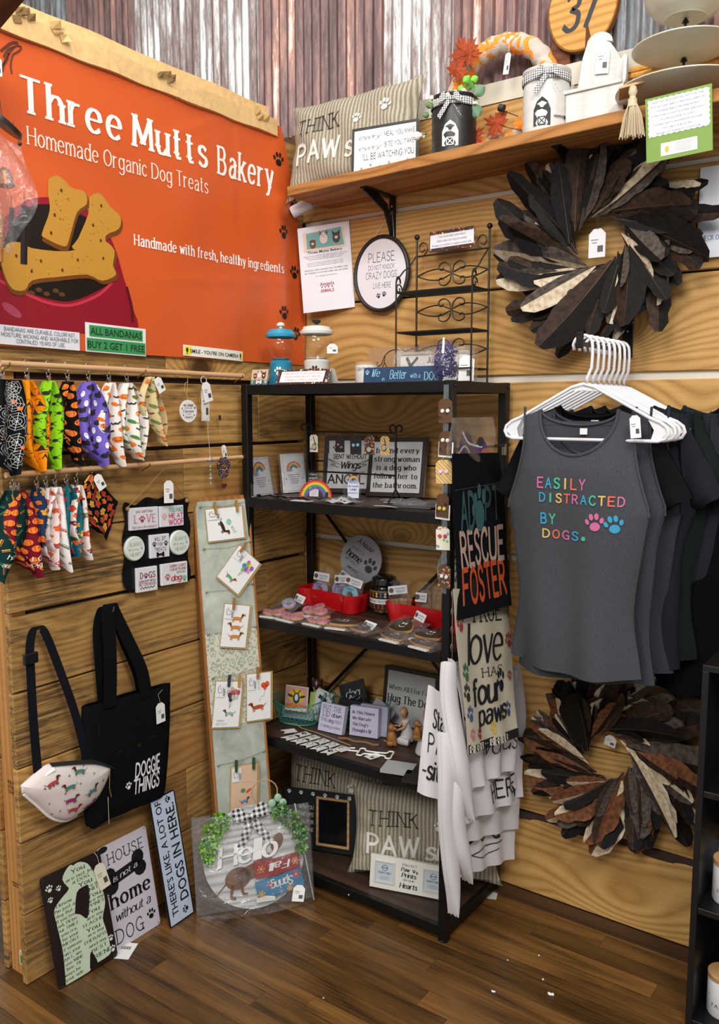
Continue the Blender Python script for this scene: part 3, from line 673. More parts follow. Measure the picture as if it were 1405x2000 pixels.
# ================================================================ pillows
STR = banded('corduroy', ['#857d6c', '#a69e8c', '#b5ad9c', '#968e7c', '#7c7464'], 78, 0, .95, .5, .010)
def pillow(name, label, W, H, th, mtx, group=None, words=True):
    def fn(u, v, s):
        a, b = 2*u-1, 2*v-1; e = (max(0, 1-a**4)*max(0, 1-b**4))**.45
        x = W/2*a*(1-.07*(1-b*b))*(1+.05*(abs(a*b))**6); z = H/2*b*(1-.09*(1-a*a))*(1+.05*(abs(a*b))**6)
        return Vector((x, -s*th/2*e-.005*sin(a*9+b*4)*e+.008*sin(b*11+a*5)*e*a*a-.004*sin(a*17+b*13)*e*abs(a*b), z+H/2))
    mb = MB(); mb.grid(lambda u, v: fn(u, v, 1), 26, 18); mb.grid(lambda u, v: fn(1-u, v, -1), 26, 18)
    o = tag(mb.build(name, STR, smooth=True, mtx=mtx), label, 'pillow', group)
    def f2(x, z, d):
        v = min(.97, max(.03, z/H)); u = min(.97, max(.03, x/W+.5)); p = fn(u, v, 1); return (x, p.y-d, z)
    if words:
        P = Print(o, f2, .0015)
        P.text('THINK', -W*.20, H*.66, W*.34, H*.15, 'slab', '#2b2925')
        P.text('PAW', -W*.20, H*.38, W*.36, H*.20, 'bold', '#d6d2c8').text('sitive', W*.20, H*.36, W*.38, H*.19, 'bscript', '#d6d2c8', .03); P.paw(W*.30, H*.70, H*.07, '#d6d2c8', -.2).paw(W*.10, H*.62, H*.055, '#d6d2c8', -.2)
        P.done(rough=.9)
    return o
pillow('throw_pillow', 'striped beige think pawsitive pillow standing on the wall shelf', .50, .315, .12, T(.30, -.125, 2.292, 3, 9, 1.2))
# ================================================================ framed sign helper
def sign(name, label, mtx, W, H, t=.012, col='#e9e8ea', frame=None, fw=.008, fcol='#141414', cat='sign', group=None, lines=(), ink='#15151a', recess=.003, edge=None):
    """lines: (text, cx, cy, w, h, style[, ink[, rot]]) as fractions of the panel"""
    o = MB().box((0, 0, 0), (W, t, H)).build(name, M(edge or col, .5), bevel=.0008, mtx=mtx); tag(o, label, cat, group)
    y = 0
    if edge: MB().box((0, -.0004, 0), (W, 0, H)).build('face', M(col, .55), o); y = .0004
    if frame:
        framebars(W, H, fw, -recess, t+.001).build('frame', fcol if not isinstance(fcol, str) else M(fcol, .5), o)
    P = Print(o, lambda u, v, d: (u, -y-d, v))
    for L in lines:
        tx, cx, cy, w, h, st = L[:6]; P.text(tx, W*cx, H*cy, W*w, H*h, st, L[6] if len(L) > 6 and L[6] else ink, L[7] if len(L) > 7 else 0., bold=.012 if st == 'font' else 0.)
    return o, P
o, P = sign('framed_sign', 'black framed watching you sign leaning on the pillow on the wall shelf', T(.362, -.2, zs(.36)+.001, 14, 8, 2), .218, .142, frame=1, fw=.007,
    lines=[('every', .28, .78, .34, .10, 'tscript'), ('MEAL YOU MAKE', .72, .79, .46, .10, 'sans'), ('every', .28, .54, .34, .10, 'tscript'), ('BITE YOU TAKE', .72, .56, .44, .10, 'sans'), ("I'LL BE WATCHING YOU", .55, .34, .78, .13, 'sans')])
for k in range(6): P.paw(.218*(.15+.14*k), .142*(.15 if k % 2 else .09), .0055, '#6b6b70', .5)
P.done()
# ================================================================ tins on the shelf
def barrel(name, label, x, y, R, H, col, ink, yaw, arrow):
    z = zs(x)
    t = thing(name, label, 'tin', T(x, y, z, yaw))
    pr = [(R*.90, 0), (R*.97, .004)]
    for k in range(13): pr.append((R*(.955+.03*(k % 2)+.02*sin(k/12*PI)), .012+(H-.024)*k/12))
    pr += [(R*1.03, H-.006), (R*1.03, H), (R*.97, H), (R*.95, H-.03)]
    MB().lathe([(0, 0)]+pr+[(0, H-.03)], 32).build('body', M(col, .45, spec=.6, bmp=.3, bs=30, var=.06), t, smooth=True)
    g = gingham('gingham_band'+name, '#f0f0ee', '#15151a', 170)
    MB().lathe([(R*1.03, H*.80), (R*1.05, H*.84), (R*1.05, H*.90), (R*1.02, H*.93)], 32).build('ribbon', g, t, smooth=True)
    b = MB()
    for s in (-1, 1):
        b.sheet(lambda u, v, s=s: (s*(.004+.034*u), -R*1.06-.012*sin(u*PI), H*.87+.018*sin(u*PI)*(v-.5)*1.4+.006*sin(u*5)), 8, 3, .0012)
        b.sheet(lambda u, v, s=s: (s*(.003+.03*u)+.008*(v-.5), -R*1.06-.004, H*.87-.045*u-.010*v), 6, 2, .0012)
    b.build('bow', g, t, smooth=True)
    MB().ball((0, -R*1.07, H*.87), .007, 8).build('bow_knot', g, t, smooth=True)
    P = Print(t, lambda u, v, d: (sin(u/R)*(R*.99+d), -cos(u/R)*(R*.99+d), v), .0012, 'barn_print')
    c = -.012 if arrow else 0.; w = R*.36; h0 = H*.10
    P.poly([(c-w, h0), (c+w, h0), (c+w, h0+H*.24), (c+w*.62, h0+H*.36), (c, h0+H*.43), (c-w*.62, h0+H*.36), (c-w, h0+H*.24)], ink, 1)
    P.rect(c, h0+w*.52, w*.95, w*.95, col, 2)
    for a, bb in (((-.42, .1), (.42, .95)), ((.42, .1), (-.42, .95)), ((-.42, .1), (.42, .1)), ((-.42, .95), (.42, .95)), ((-.42, .1), (-.42, .95)), ((.42, .1), (.42, .95))):
        P.line([(c+a[0]*w, h0+a[1]*w), (c+bb[0]*w, h0+bb[1]*w)], w*.1, ink, 3, False)
    P.rect(c, h0+H*.29, w*.4, w*.34, col, 2)
    if arrow: 
        P.line([(.02, H*.24), (.055, H*.24)], .0016, ink).line([(.02, H*.225), (.05, H*.225)], .0016, ink).poly([(.052, H*.20), (.064, H*.232), (.052, H*.265)], ink, 2)
    P.done(); return t
bb = barrel('barrel_planter', 'black barrel tin with white barn print and faux flowers', .70, -.150, .066, .165, '#0e0e10', '#e9e8e4', 20, False)
barrel('barrel_tin', 'white barrel tin with black barn print and arrow on the wall shelf', .985, -.140, .064, .172, '#cbc9c5', '#16161a', 25, True)
fl = MB()
for k in range(70):
    a, r_ = rng.uniform(0, 2*PI), .07*math.sqrt(rng.random()); x, y_, z = r_*cos(a)*1.1, r_*sin(a), .150+rng.uniform(.0, .035)-r_*.2
    fl.ball((x, y_, z), rng.uniform(.004, .008), 5)
fl.build('white_flowers', M('#e9ead6', .8), bb, smooth=True, kind='stuff')
for k, (x, z, s, c) in enumerate([(.065, .155, .03, '#5e8063'), (.075, .10, .034, '#55775c'), (.04, .185, .022, '#64a53a'), (.055, .195, .018, '#7cc43e'), (.03, .20, .02, '#6fb83a'), (.07, .18, .016, '#6fb83a'), (-.06, .13, .017, '#56723c'), (-.07, .12, .015, '#5d7a40'), (-.05, .118, .015, '#56723c'), (-.075, .135, .013, '#5d7a40'), (.02, .175, .016, '#7cc43e')]):
    MB().sheet(lambda u, v: ((u-.5)*s*1.2*sin(PI*min(.98, v+.02))**.5, .006*(2*u-1)**2, v*s*1.2), 6, 6, .0006).build('leaf', M(c, .55), bb, smooth=True, mtx=Matrix.Translation((x, -.05+.02*(k % 3), z)) @ Matrix.Rotation((.9, -.5, .3, 1.2)[k % 4]*(1 if x > 0 else -1.4), 4, 'Y'))
# ================================================================ autumn wreath
aw = thing('autumn_wreath', 'burlap wreath wound with orange leaf ribbon and glitter maple leaves', 'wreath', T(.80, -.047, 2.503, 6, 5))
def leafcloth():
    m, nt, b = newmat('autumn_ribbon'); v = coords(nt); n = noise(nt, v, 22, 3, .6, 1.); f = noise(nt, v, 700, 1)
    c = ramp(nt, n, [(.42, '#b9aca0'), (.50, '#c9bcae'), (.52, '#e07a1c'), (.6, '#f2992c'), (.7, '#d14a12')]); nt.links.new(c, b.inputs['Base Color']); b.inputs['Roughness'].default_value = .9
    bump(nt, b, f, .5, .001); return m
LC = leafcloth()
mb = MB(); R_, r_ = .146, .029
nv = 96
def tor(i, j): a = 2*PI*i; b = 2*PI*j; rr = r_*(1+.07*sin(a*22)); return ((R_+rr*cos(b))*cos(a), rr*sin(b), (R_+rr*cos(b))*sin(a))
mb.grid(tor, nv, 12); mb.build('burlap_ring', LC, aw, smooth=True)
def maple(s): 
    P = [(0, -.9), (.06, -.45), (.5, -.62), (.42, -.38), (.95, -.25), (.72, -.02), (1.0, .3), (.62, .26), (.55, .5), (.28, .3), (.35, .8), (.15, .68), (0, 1.1)]
    P = P+[(-a, b) for a, b in P[::-1][1:-1]]
    return [(a*s, b*s) for a, b in P]
GLT = M('#9a3c14', .4, .5, bmp=1., bs=420, var=.5)
for x, z, s, r_, yy in ((-.105, .125, .050, -.4, -.05), (-.118, .068, .040, .6, -.062), (-.075, .100, .036, 1.6, -.068), (.012, -.105, .046, -1.1, -.05), (-.055, -.135, .036, .9, -.055)):
    l = MB(); Q = maple(s); l.add([(0, -.006, 0)]+[(a, -.0005*(i % 2), b) for i, (a, b) in enumerate(Q)], [(0, i+1, (i+1) % len(Q)+1) for i in range(len(Q))]); l.tube([(0, 0, -.8*s), (.1*s, .001, -1.5*s)], .0012, 5)
    l.build('glitter_leaf', GLT, aw, mtx=Matrix.Translation((x, yy, z)) @ Matrix.Rotation(r_, 4, 'Y'))
for x, z, s, r_ in ((.085, -.115, .03, .4), (.105, -.08, .026, -.7)):
    l = MB(); Q = maple(s); l.add([(0, -.005, 0)]+[(a, 0, b) for a, b in Q], [(0, i+1, (i+1) % len(Q)+1) for i in range(len(Q))]); l.build('silk_leaf', M('#e88a22', .7, var=.2, bs=60), aw, mtx=Matrix.Translation((x, -.045, z)) @ Matrix.Rotation(r_, 4, 'Y'))
MB().lathe([(0, 0), (.011, .002), (.010, .018), (0, .02)], 10, mtx=Matrix.Rotation(-1.2, 4, 'Y')).build('bell', M('#28231f', .6), aw, loc=(.040, -.07, -.075), smooth=True)
tube_at('bell_stem', [(.03, -.06, -.075), (.075, -.05, -.095)], .0012, BLK2, aw)
tube_at('tag_string', [(.03, -.034, .135), (.031, -.036, .095)], .0006, CREAM, aw)
price_tag(aw, Matrix.Translation((.016, -.036, .040)) @ Matrix.Rotation(.1, 4, 'Y'), .017, .06)
# white knob in front of the frame
kn = MB(); kn.ball((0, 0, 0), .013, 12); kn.lathe([(.007, 0), (.007, .02), (.009, .022)], 12, mtx=Matrix.Rotation(PI/2, 4, 'Y')); 
k_ = pY(815, 266, -.19); tag(kn.build('white_knob', M('#e8e4dc', .4), smooth=True, mtx=T(k_.x, k_.y, k_.z)), 'small round white wooden knob between the framed sign and the black tin', 'knob')
tube_at('pin', [(.022, 0, 0), (.034, 0, 0)], .0012, BLK2, bpy.data.objects['white_knob'])
# ================================================================ mail holder
WW = wood('whitewash', '#d9d7d4', '#a8a39c', rings=5, knot=.1, rough=.7, stretch=(6., 6., .7), var=.04, con=.3, lines=18.)
mx = 1.05; mh = thing('mail_holder', 'whitewashed wooden mail holder with a wavy back on the wall shelf', 'box', T(mx, -.155, zs(mx), 12, 0, 1))
bw = .150
bk = [(0, 0), (bw, 0), (bw, .195)]+[(bw-.018*(i/6), .195+.012*sin(i/6*PI)) for i in range(7)]+[(bw*.5+.052-.012*i, .205+.045*sin(min(1, i/3.2)*PI/2)) for i in range(1, 4)]+[(bw*.5+.035*cos(a), .245+.030*sin(a)) for a in [PI*k/8 for k in range(9)]]+[(bw*.5-.045, .215), (.022, .16), (.012, .125), (0, .118)]
MB().prism(bk, .082, .092).build('back_panel', WW, mh)
MB().prism([(0, 0), (bw, 0), (bw, .105), (0, .095)], 0, .009).build('front_panel', WW, mh)
MB().box((-.004, -.006, .096), (bw+.002, .016, .105)).build('top_lip', WW, mh, bevel=.001, mtx=Matrix.Rotation(-.06, 4, 'Y'))
for x in (-.0, bw-.008): 
    MB().prism([(.009, 0), (.082, 0), (.082, .20 if x else .15), (.070, .195 if x else .145), (.055, .17 if x else .13), (.045, .13 if x else .11), (.025, .113), (.009, .11)], 0, .008).build('side_panel', WW, mh, mtx=Matrix.Translation((x, 0, 0)) @ Matrix(((0, 1, 0, 0), (1, 0, 0, 0), (0, 0, 1, 0), (0, 0, 0, 1))))
MB().box((0, .009, 0), (bw, .082, .006)).build('bottom', WW, mh)
price_tag(mh, Matrix.Translation((bw*.5-.012, .076, .165)) @ Matrix.Rotation(.08, 4, 'Y'), .036, .072)
# ================================================================ tiered tray
tt = thing('tiered_tray', 'three tier cream stoneware tray on a thin black rod', 'tray', T(1.345, -.115, zs(1.345), 0, 0, 0))
ST = M('#b9b5a4', .35, bmp=.15, bs=25, var=.05)
def plate(z, R, d, nm): MB().lathe([(0, z-.002), (R*.35, z-.002), (R*.6, z+.001), (R*.97, z+d), (R, z+d+.002), (R, z+d+.005), (R*.96, z+d+.006), (R*.6, z+.006), (0, z+.004)], 40).build(nm, ST, tt, smooth=True)
plate(.028, .165, .020, 'plate'); plate(.132, .128, .018, 'plate')
MB().lathe([(0, .225), (.045, .225), (.050, .222), (.053, .226), (.075, .235), (.098, .262), (.105, .292), (.101, .292), (.092, .262), (.07, .242), (0, .234)], 36).build('bowl', ST, tt, smooth=True)
MB().tube([(0, 0, 0), (0, 0, .32)], .0035, 8).build('rod', BLACK, tt, smooth=True)
for z in (.022, .128, .220): MB().lathe([(0, 0), (.009, 0), (.006, .006), (0, .007)], 12, (0, 0, z-.006)).build('nut', BLACK, tt, smooth=True)
MB().lathe([(.045, 0), (.05, .01), (.02, .026)], 20, cap=True).build('foot_ring', ST, tt, smooth=True)
# rope work behind the tray
ro = thing('rope_basket', 'golden coiled rope basket side behind the tiered tray', 'basket', T(1.22, -.03, zs(1.22)+.001))
RP = M('#c98f3c', .8, bmp=.6, bs=300, var=.25)
for k in range(11): MB().tube([(.0-.004*k+.03*sin(i/12*PI/2)*0+.4*i/12, -.008*sin(i/12*PI), .008+.0155*k+.0*i+.0008*sin(i*2.3+k)) for i in range(13)], .0082, 8).build('rope', RP, ro, smooth=True)
# log slice number
sl = thing('wood_slice', 'round wood slice painted with the number 37 on the metal wall', 'sign', T(1.026, -.004, 2.700))
WSL = wood('slice_wood', '#cf9a4e', '#a06a2a', rings=7, knot=0, rough=.5, stretch=(2., 2., 3.), var=.04)
Q = [(.100*cos(a)*(1+.03*sin(3*a)), .112*sin(a)*(1+.03*sin(2*a+1))) for a in [2*PI*i/36 for i in range(36)]]
MB().prism(Q, 0, .018, 0).build('slice', WSL, sl, bevel=.002)
MB().prism([(a*1.035, b*1.03) for a, b in Q], .002, .022).build('bark_edge', M('#7a4a1e', .9, bmp=.6, bs=80), sl)
P = Print(sl); P.text('37', .0, -.002, .118, .098, 'bscript', '#22242b'); P.done()
MB().prism([(.014, -.03), (.022, -.06), (.034, -.104), (.012, -.106)], -.0006, .001).build('crack', M('#5a3212', .9), sl)
# graduation-board with tassel
gq = pY(1246, 172, -.215)
gb = thing('tasseled_board', 'small wooden board with a beige tassel hanging off the shelf edge', 'ornament', T(gq.x, gq.y, zs(gq.x)+.042, 20, 0, 0))
MB().box((-.045, -.045, 0), (.045, .04, .006)).build('board', wood('tan_board', '#c9a77c', '#9a7850', rings=4, knot=0, var=.02), gb, bevel=.001, mtx=Matrix.Rotation(math.radians(-10), 4, 'Y'))
tq = Matrix.Translation((-.012, -.05, -.075))
TS = M('#c3b193', .95)
ts = MB().lathe([(0, .072), (.008, .068), (.011, .055), (.007, .045), (.009, .04), (.012, .02)], 12).build('tassel_head', TS, gb, smooth=True, mtx=tq)
mb = MB()
for k in range(46):
    a = k*2.4; r_ = .004+.006*((k*37 % 10)/10); q_ = .012+.022*((k*53 % 10)/10)
    mb.tube([(r_*cos(a), r_*sin(a), .04), (q_*.7*cos(a), q_*.5*sin(a), .0), (q_*cos(a), q_*.5*sin(a), -.045-.01*((k*29 % 10)/10))], .0013, 4)
mb.build('tassel_strands', TS, ts, kind='stuff')
# green sign at the shelf edge
g0 = pY(1263, 320, -.245)
o, P = sign('green_sign', 'green sign with a scalloped white note hanging at the front edge of the wall shelf', T(g0.x, g0.y, g0.z, 3, -2, 3), .155, .152, .002, '#6f8f35', cat='sign')
sc = []
for i in range(22): sc.append((.008+.139*i/21, .058+.0025*(i % 2)))
for i in range(14): sc.append((.148+.0025*(i % 2), .062+.08*i/13))
for i in range(22): sc.append((.147-.139*i/21, .144+.0025*(i % 2)))
for i in range(14): sc.append((.006+.0025*(i % 2), .142-.08*i/13))
P.fan(.077, .1, [(a-.077, b-.1) for a, b in sc], '#dcdce2', 1)
for k, t in enumerate(('wood trays can be used in any room of the home', 'On an entryway table to collect keys, wallets, etc', 'On a dining table to hold seasonal decor', 'In the kitchen to hold fruit or easy grab snacks', 'As a serving platter for a party', 'In a guest bath to hold washcloths and soaps', "Don't see a style you like -", 'Message us on Facebook for a custom order')):
    P.text(t, .077, .1385-.0105*k, .128*(len(t)/50), .0042, 'sans', '#26262e')
P.rect(.078, .025, .085, .030, '#e7e6e0', 1).ell(.050, .024, .005, .008, '#d9a53a', 2)
for k in range(5): P.rect(.088, .034-.0045*k, .04-.004*(k % 3), .0012, '#9a9a94', 2)
P.done()
w0 = pY(1361, 506, -.01)
o, P = sign('paper_notice', 'white paper notice with blue capitals pinned to the log wall', T(w0.x, -.012, w0.z, 0, 0, 0), .15, .235, .001, '#cfd3dc', lines=[('CHECK OUT OUR', .35, .22, .66, .05, 'serif', '#3a4a90'), ('ITEMS', .55, .12, .22, .05, 'serif', '#3a4a90')]); P.done()
# ================================================================ camera
cq = pY(608, 396, -.045)
cm = thing('security_camera', 'small white cylindrical security camera under the left end of the wall shelf', 'camera', T(cq.x, cq.y, cq.z, 0))
cmx = Matrix.Rotation(math.radians(-118), 4, 'Y') @ Matrix.Rotation(math.radians(25), 4, 'X')
cm_b = MB().lathe([(0, 0), (.018, .0), (.021, .004), (.021, .072), (.019, .076)], 24, mtx=cmx).build('housing', M('#e0dfe2', .4), cm, smooth=True)
MB().lathe([(0, .074), (.0185, .0745)], 24, mtx=cmx).build('lens_face', M('#1c1a1c', .3), cm)
MB().lathe([(.011, .0755), (.011, .077), (.006, .077), (0, .0765)], 16, mtx=cmx).build('lens', M('#3a3034', .15), cm, smooth=True)
MB().tube([(0, 0, 0), (.006, .02, .004), (.02, .045, .004)], .010, 10).build('mount', M('#d5d4d6', .4), cm, smooth=True)
# ================================================================ flyer, oval sign
fo, P = sign('bakery_flyer', 'white bakery flyer with three painted dogs in a clear holder on the log wall', T(.048, -.062, 1.915, 18, 1, 4.5), .192, .293, .003, '#dcdae2', edge='#e6e6ec')
W, H = .192, .293
P.rect(W*.5, H*.825, W*.80, H*.22, '#e0c4ac', 1).poly([(W*.16, H*.74), (W*.16, H*.92), (W*.84, H*.95), (W*.88, H*.74)], '#6fa3a3', 2)
def dogface(P, x, y, s, body, mark, ear=1, lay=3):
    P.ell(x, y-s*.2, s*.75, s*.9, body, lay).ell(x, y+s*.25, s*.62, s*.6, body, lay+1)
    for k in (-1, 1): P.poly([(x+k*s*.25, y+s*.7), (x+k*s*.75, y+s*(1.25 if ear else .6)), (x+k*s*.7, y+s*.3)], mark, lay+2).ell(x+k*s*.25, y+s*.35, s*.09, s*.08, '#1b1512', lay+3, 8)
    P.ell(x, y-s*.05, s*.3, s*.25, '#e9e1d8' if body != '#e9e1d8' else '#d3c8bc', lay+2).ell(x, y+s*.02, s*.12, s*.09, '#1b1512', lay+3, 8)
dogface(P, W*.28, H*.80, .016, '#6a3f2a', '#3c2218', 0); dogface(P, W*.50, H*.855, .020, '#d8cfc6', '#7a4a34', 1, 7); dogface(P, W*.74, H*.84, .019, '#4a302a', '#2c1c18', 1, 3)
P.text('Three Mutts Bakery', W*.5, H*.70, W*.68, H*.030, 'font', '#1b1b1f', bold=.012)
for k in range(3): P.text('Made with fresh, all natural, high quality ingredients. These dogs', W*.5, H*(.655-.02*k), W*(.84-.1*k), H*.009, 'sans', '#3c3c44')
for k in range(3): P.text('- Treats are not treated by genetic mutation, in addition to wheat', W*.48, H*(.575-.018*k), W*.72, H*.008, 'sans', '#4c4c54')
P.text('CHECK OUT OUR FACEBOOK PAGE FOR MORE ITEMS', W*.5, H*.49, W*.84, H*.014, 'serif', '#2a2a30').text('OR TO REQUEST A CUSTOM COOKIE/CAKE/JAR ORDER', W*.5, H*.457, W*.84, H*.014, 'serif', '#2a2a30').text('10% of all sales are donated to', W*.5, H*.415, W*.42, H*.010, 'serif', '#2a2a30')
P.text('Angels', W*.5, H*.315, W*.28, H*.035, 'bserif', '#9c4a52').text('ANIMALS', W*.5, H*.235, W*.26, H*.034, 'bold', '#b02838')
for k in range(4): P.paw(W*(.40+.065*k), H*.278, .0035, '#7c3a42')
P.done()
oc = pY(747, 535, -.012)
ov = thing('round_sign', 'round white please do not knock sign with a black rim hanging on the log wall', 'sign', T(oc.x, -.012, oc.z, 0, 1))
MB().lathe([(0, 0), (1, 0), (1, .006), (0, .006)], 48, mtx=Matrix.Rotation(PI/2, 4, 'X') @ Matrix.Diagonal((.104, .118, 1, 1))).build('face', M('#d9d8de', .45), ov)
MB().tube([(.107*cos(a), -.005, .121*sin(a)) for a in [2*PI*i/48 for i in range(48)]], .0075, 8, True).build('rim', M('#1a1413', .5), ov, smooth=True)
P = Print(ov, lambda u, v, d: (u, -.006-d, v))
P.text('PLEASE', 0, .055, .106, .030, 'thin', '#2b2b30').text('DO NOT KNOCK', 0, .022, .106, .015, 'thin', '#2b2b30').text('CRAZY DOGS', 0, -.004, .126, .021, 'thin', '#2b2b30').text('LIVE HERE', .004, -.038, .072, .017, 'thin', '#2b2b30')
P.paw(-.010, -.072, .0095, '#1c1c20', .35).paw(.013, -.068, .0095, '#1c1c20', -.3).done()
tube_at('cord', [(-.04, 0, .12), (.035, .004, .2), (.045, 0, .11)], .0008, CREAM, ov)
# ================================================================ wire plate stand
ws_ = thing('wire_stand', 'black scrollwork folding wire stand standing on the rack', 'rack', T(0, 0, 0))
WB = M('#14150f', .45)
def rp(u, v, y=-.05): return pY(u, v, y)
zb = 1.657
xl, xr = rp(815, 465).x, rp(957, 450).x; zl, zrr = rp(812, 468).z, rp(958, 445).z
for x, zt in ((xl, zl), (xr, zrr)):
    l = MB().tube([(x, -.05, zb), (x, -.05, zt)], .0035, 8).build('back_post', WB, ws_, smooth=True); MB().ball((x, -.05, zt+.006), .009, 12).build('finial', WB, l, smooth=True)
fz = [rp(774, 572, -.17).z, rp(773, 650, -.17).z, 1.70]
fxl, fxr = rp(774, 600, -.17).x, rp(922, 600, -.17).x
for x in (fxl, fxr): MB().tube([(x, -.17, zb), (x, -.17, fz[0]+.03)]+[(x, -.17+.012-.012*cos(math.radians(a)), fz[0]+.03+.02*sin(math.radians(a))) for a in range(30, 200, 30)], .0028, 7).build('front_post', WB, ws_, smooth=True)
for x, bx in ((fxl, xl), (fxr, xr)):
    MB().tube([(x, -.17, fz[0]+.035), (x+.01, -.14, fz[0]+.07), (bx-.01, -.08, fz[0]+.09), (bx, -.05, fz[0]+.13)], .0024, 6).build('side_curl', WB, ws_, smooth=True)
    MB().tube([(x+(cos(t)-1)*.0, -.155+.018*cos(t)*(1-t/9), fz[0]+.012+.018*sin(t)*(1-t/9)) for t in [i*.6 for i in range(13)]], .0022, 6).build('side_curl', WB, ws_, smooth=True)
for z in fz:
    mb = MB(); mb.tube([(fxl, -.17, z), (fxr, -.17, z), (xr, -.05, z), (xl, -.05, z)], .0028, 6, True); mb.build('tier_frame', WB, ws_, smooth=True)
    for k in range(7): MB().tube([(fxl, -.16+.016*k, z+.001), (fxr, -.16+.016*k, z+.001)], .0016, 5).build('tier_wire', WB, ws_, smooth=True)
zt = rp(957, 484).z; MB().tube([(xl, -.05, zt), (xr, -.05, zt)], .0026, 6).build('top_bar', WB, ws_, smooth=True)
def scroll(cx, cz, s):
    for k in (-1, 1):
        for j in (-1, 1):
            MB().tube([(cx+k*a*s, -.05, cz+j*b*s) for a, b in spl([(.03, 0), (.08, .26), (.28, .40), (.50, .34), (.52, .18), (.40, .14), (.34, .22)], 4)], .0022, 6).build('scroll', WB, ws_, smooth=True)
            MB().tube([(cx+k*a*s, -.05, cz+j*b*s) for a, b in spl([(.08, .04), (.5, .19), (1.0, .15), (1.45, .0)], 4)], .0022, 6).build('scroll', WB, ws_, smooth=True)
scx = (xl+xr)/2; ssc = (xr-xl)/2/1.48
for z in ((fz[0]+zt)/2+.0, (fz[0]+fz[1])/2+.012, (fz[1]+1.70)/2+.005): scroll(scx, z, ssc)
for k, x0 in ((1, xl), (-1, xr)): MB().tube([(x0+k*(.022+.018*cos(t)*(1-t/11)), -.05, zt+.024+.020*sin(t)*(1-t/11)) for t in [i*.55-1.3 for i in range(14)]], .0022, 6).build('scroll', WB, ws_, smooth=True)
def motif(name, bg, cols, sc=90):
    m, nt, b = newmat(name); v = coords(nt); vo = N(nt, 'TexVoronoi'); nt.links.new(v, vo.inputs['Vector']); vo.inputs['Scale'].default_value = sc
    sp = N(nt, 'SeparateColor'); nt.links.new(vo.outputs['Color'], sp.inputs[0])
    st = [(0, bg)]+[(.25+.75*i/len(cols), c) for i, c in enumerate(cols)]
    rc = ramp(nt, sp.outputs[0], st); rc.node.color_ramp.interpolation = 'CONSTANT'
    k = math_(nt, 'LESS_THAN', vo.outputs['Distance'], .42); nt.links.new(mix(nt, k, lin(bg), rc), b.inputs['Base Color']); b.inputs['Roughness'].default_value = .7; return m
BONES = motif('treat_pattern', '#3b2320', ['#b05a3a', '#5a86a8', '#d8c89a', '#7a3a30'], 120)
q = rp(841, 494)
o = tag(MB().box((0, 0, 0), (.162, .001, .062)).build('treat_notice', BONES, mtx=T(q.x, -.056, q.z, 0, 2, 1)), 'patterned custom order card tucked at the top of the wire stand', 'sign')
P = Print(o); P.rect(.081, .031, .156, .041, '#dddce4', 1)
for k, t in enumerate(('Treats can be made custom order of', 'shapes/cakes/color icing and wording.', 'Message us on Facebook to request a custom order.')): P.text(t, .081, .044-.013*k, .145*(len(t)/50), .0068, 'sans', '#26262c')
P.done()
# ================================================================ on top of the rack
ZT = 1.6565
TEAL = M('#1f7f9c', .35); GLASS = glassy('clear_glass')
def treat_jar(label, px, y, R, body, lidc, knob, s=1.):
    p = pY(px, 690, y); t = thing('treat_jar', label, 'jar', T(p.x, y, ZT, 30))
    b = MB().lathe([(0, 0), (.048*s, 0), (.048*s, .006), (.040*s, .05), (.043*s, .075), (.032*s, .082), (0, .082)], 32).build('base', body, t, smooth=True)
    P = Print(b, lambda u, v, d: (sin(u/.045)*(.0465*s+d), -cos(u/.045)*(.0465*s+d), v), .001, 'paw_print'); P.paw(0, .045, .017, knob); P.done()
    pr = [(.034*s, .080)]+[(R*sin(a), .082+R*.95*(1-cos(a))) for a in [PI*(.20+.48*i/12) for i in range(13)]]
    z1 = pr[-1][1]
    MB().lathe(pr+[(pr[-1][0], z1+.012)], 36).build('glass_globe', GLASS, t, smooth=True)
    MB().lathe([(0, .084), (.03*s, .084), (.034*s, .088)], 24).build('globe_ring', lidc, t, smooth=True)
    rr = pr[-1][0]
    MB().lathe([(rr*1.02, z1+.000), (rr*1.20, z1+.003), (rr*1.22, z1+.011), (rr*1.06, z1+.016), (rr*.95, z1+.026), (rr*.3, z1+.031), (0, z1+.031)], 36).build('lid', lidc, t, smooth=True)
    MB().lathe([(.006, z1+.030), (.005, z1+.036), (.013, z1+.040), (.014, z1+.046), (.006, z1+.051), (0, z1+.052)], 20).build('lid_knob', M(knob, .4), t, smooth=True)
    return t
treat_jar('teal globe treat jar with a white knob on the rack top', 549, -.27, .050, TEAL, M('#2b8fae', .4), '#e6e2d8', .9)
jt = treat_jar('white globe treat jar with a black knob on the rack top', 619, -.25, .053, M('#c9c6c0', .4), M('#cfccc6', .45), '#161618', 1.)
price_tag(jt, Matrix.Translation((.040, -.045, .098)), .034, .03)
for k in (-1, 1): MB().box((-.002, 0, 0), (.002, .001, .055)).build('blister', glassy('blister'), jt) if k == 5 else None
q = pZ(484, 748, ZT)
o, P = sign('photo_card', 'small card with three painted dogs on the front corner of the rack top', T(.075, -.372, ZT, 2, 12), .072, .052, .001, '#5b6f78', lines=())
P.rect(.036, .033, .068, .034, '#c9ab92', 1); dogface(P, .018, .030, .010, '#6a3f2a', '#3c2218', 0); dogface(P, .036, .034, .011, '#d8cfc6', '#7a4a34', 1, 7); dogface(P, .054, .031, .011, '#4a302a', '#2c1c18', 1, 3)
P.bone(.036, .009, .03, '#26324a').bone(.036, .009, .024, '#dfe0e4', 0, 3).paw(.008, .010, .006, '#a8c48a').paw(.064, .010, .006, '#d8d8dc').done()
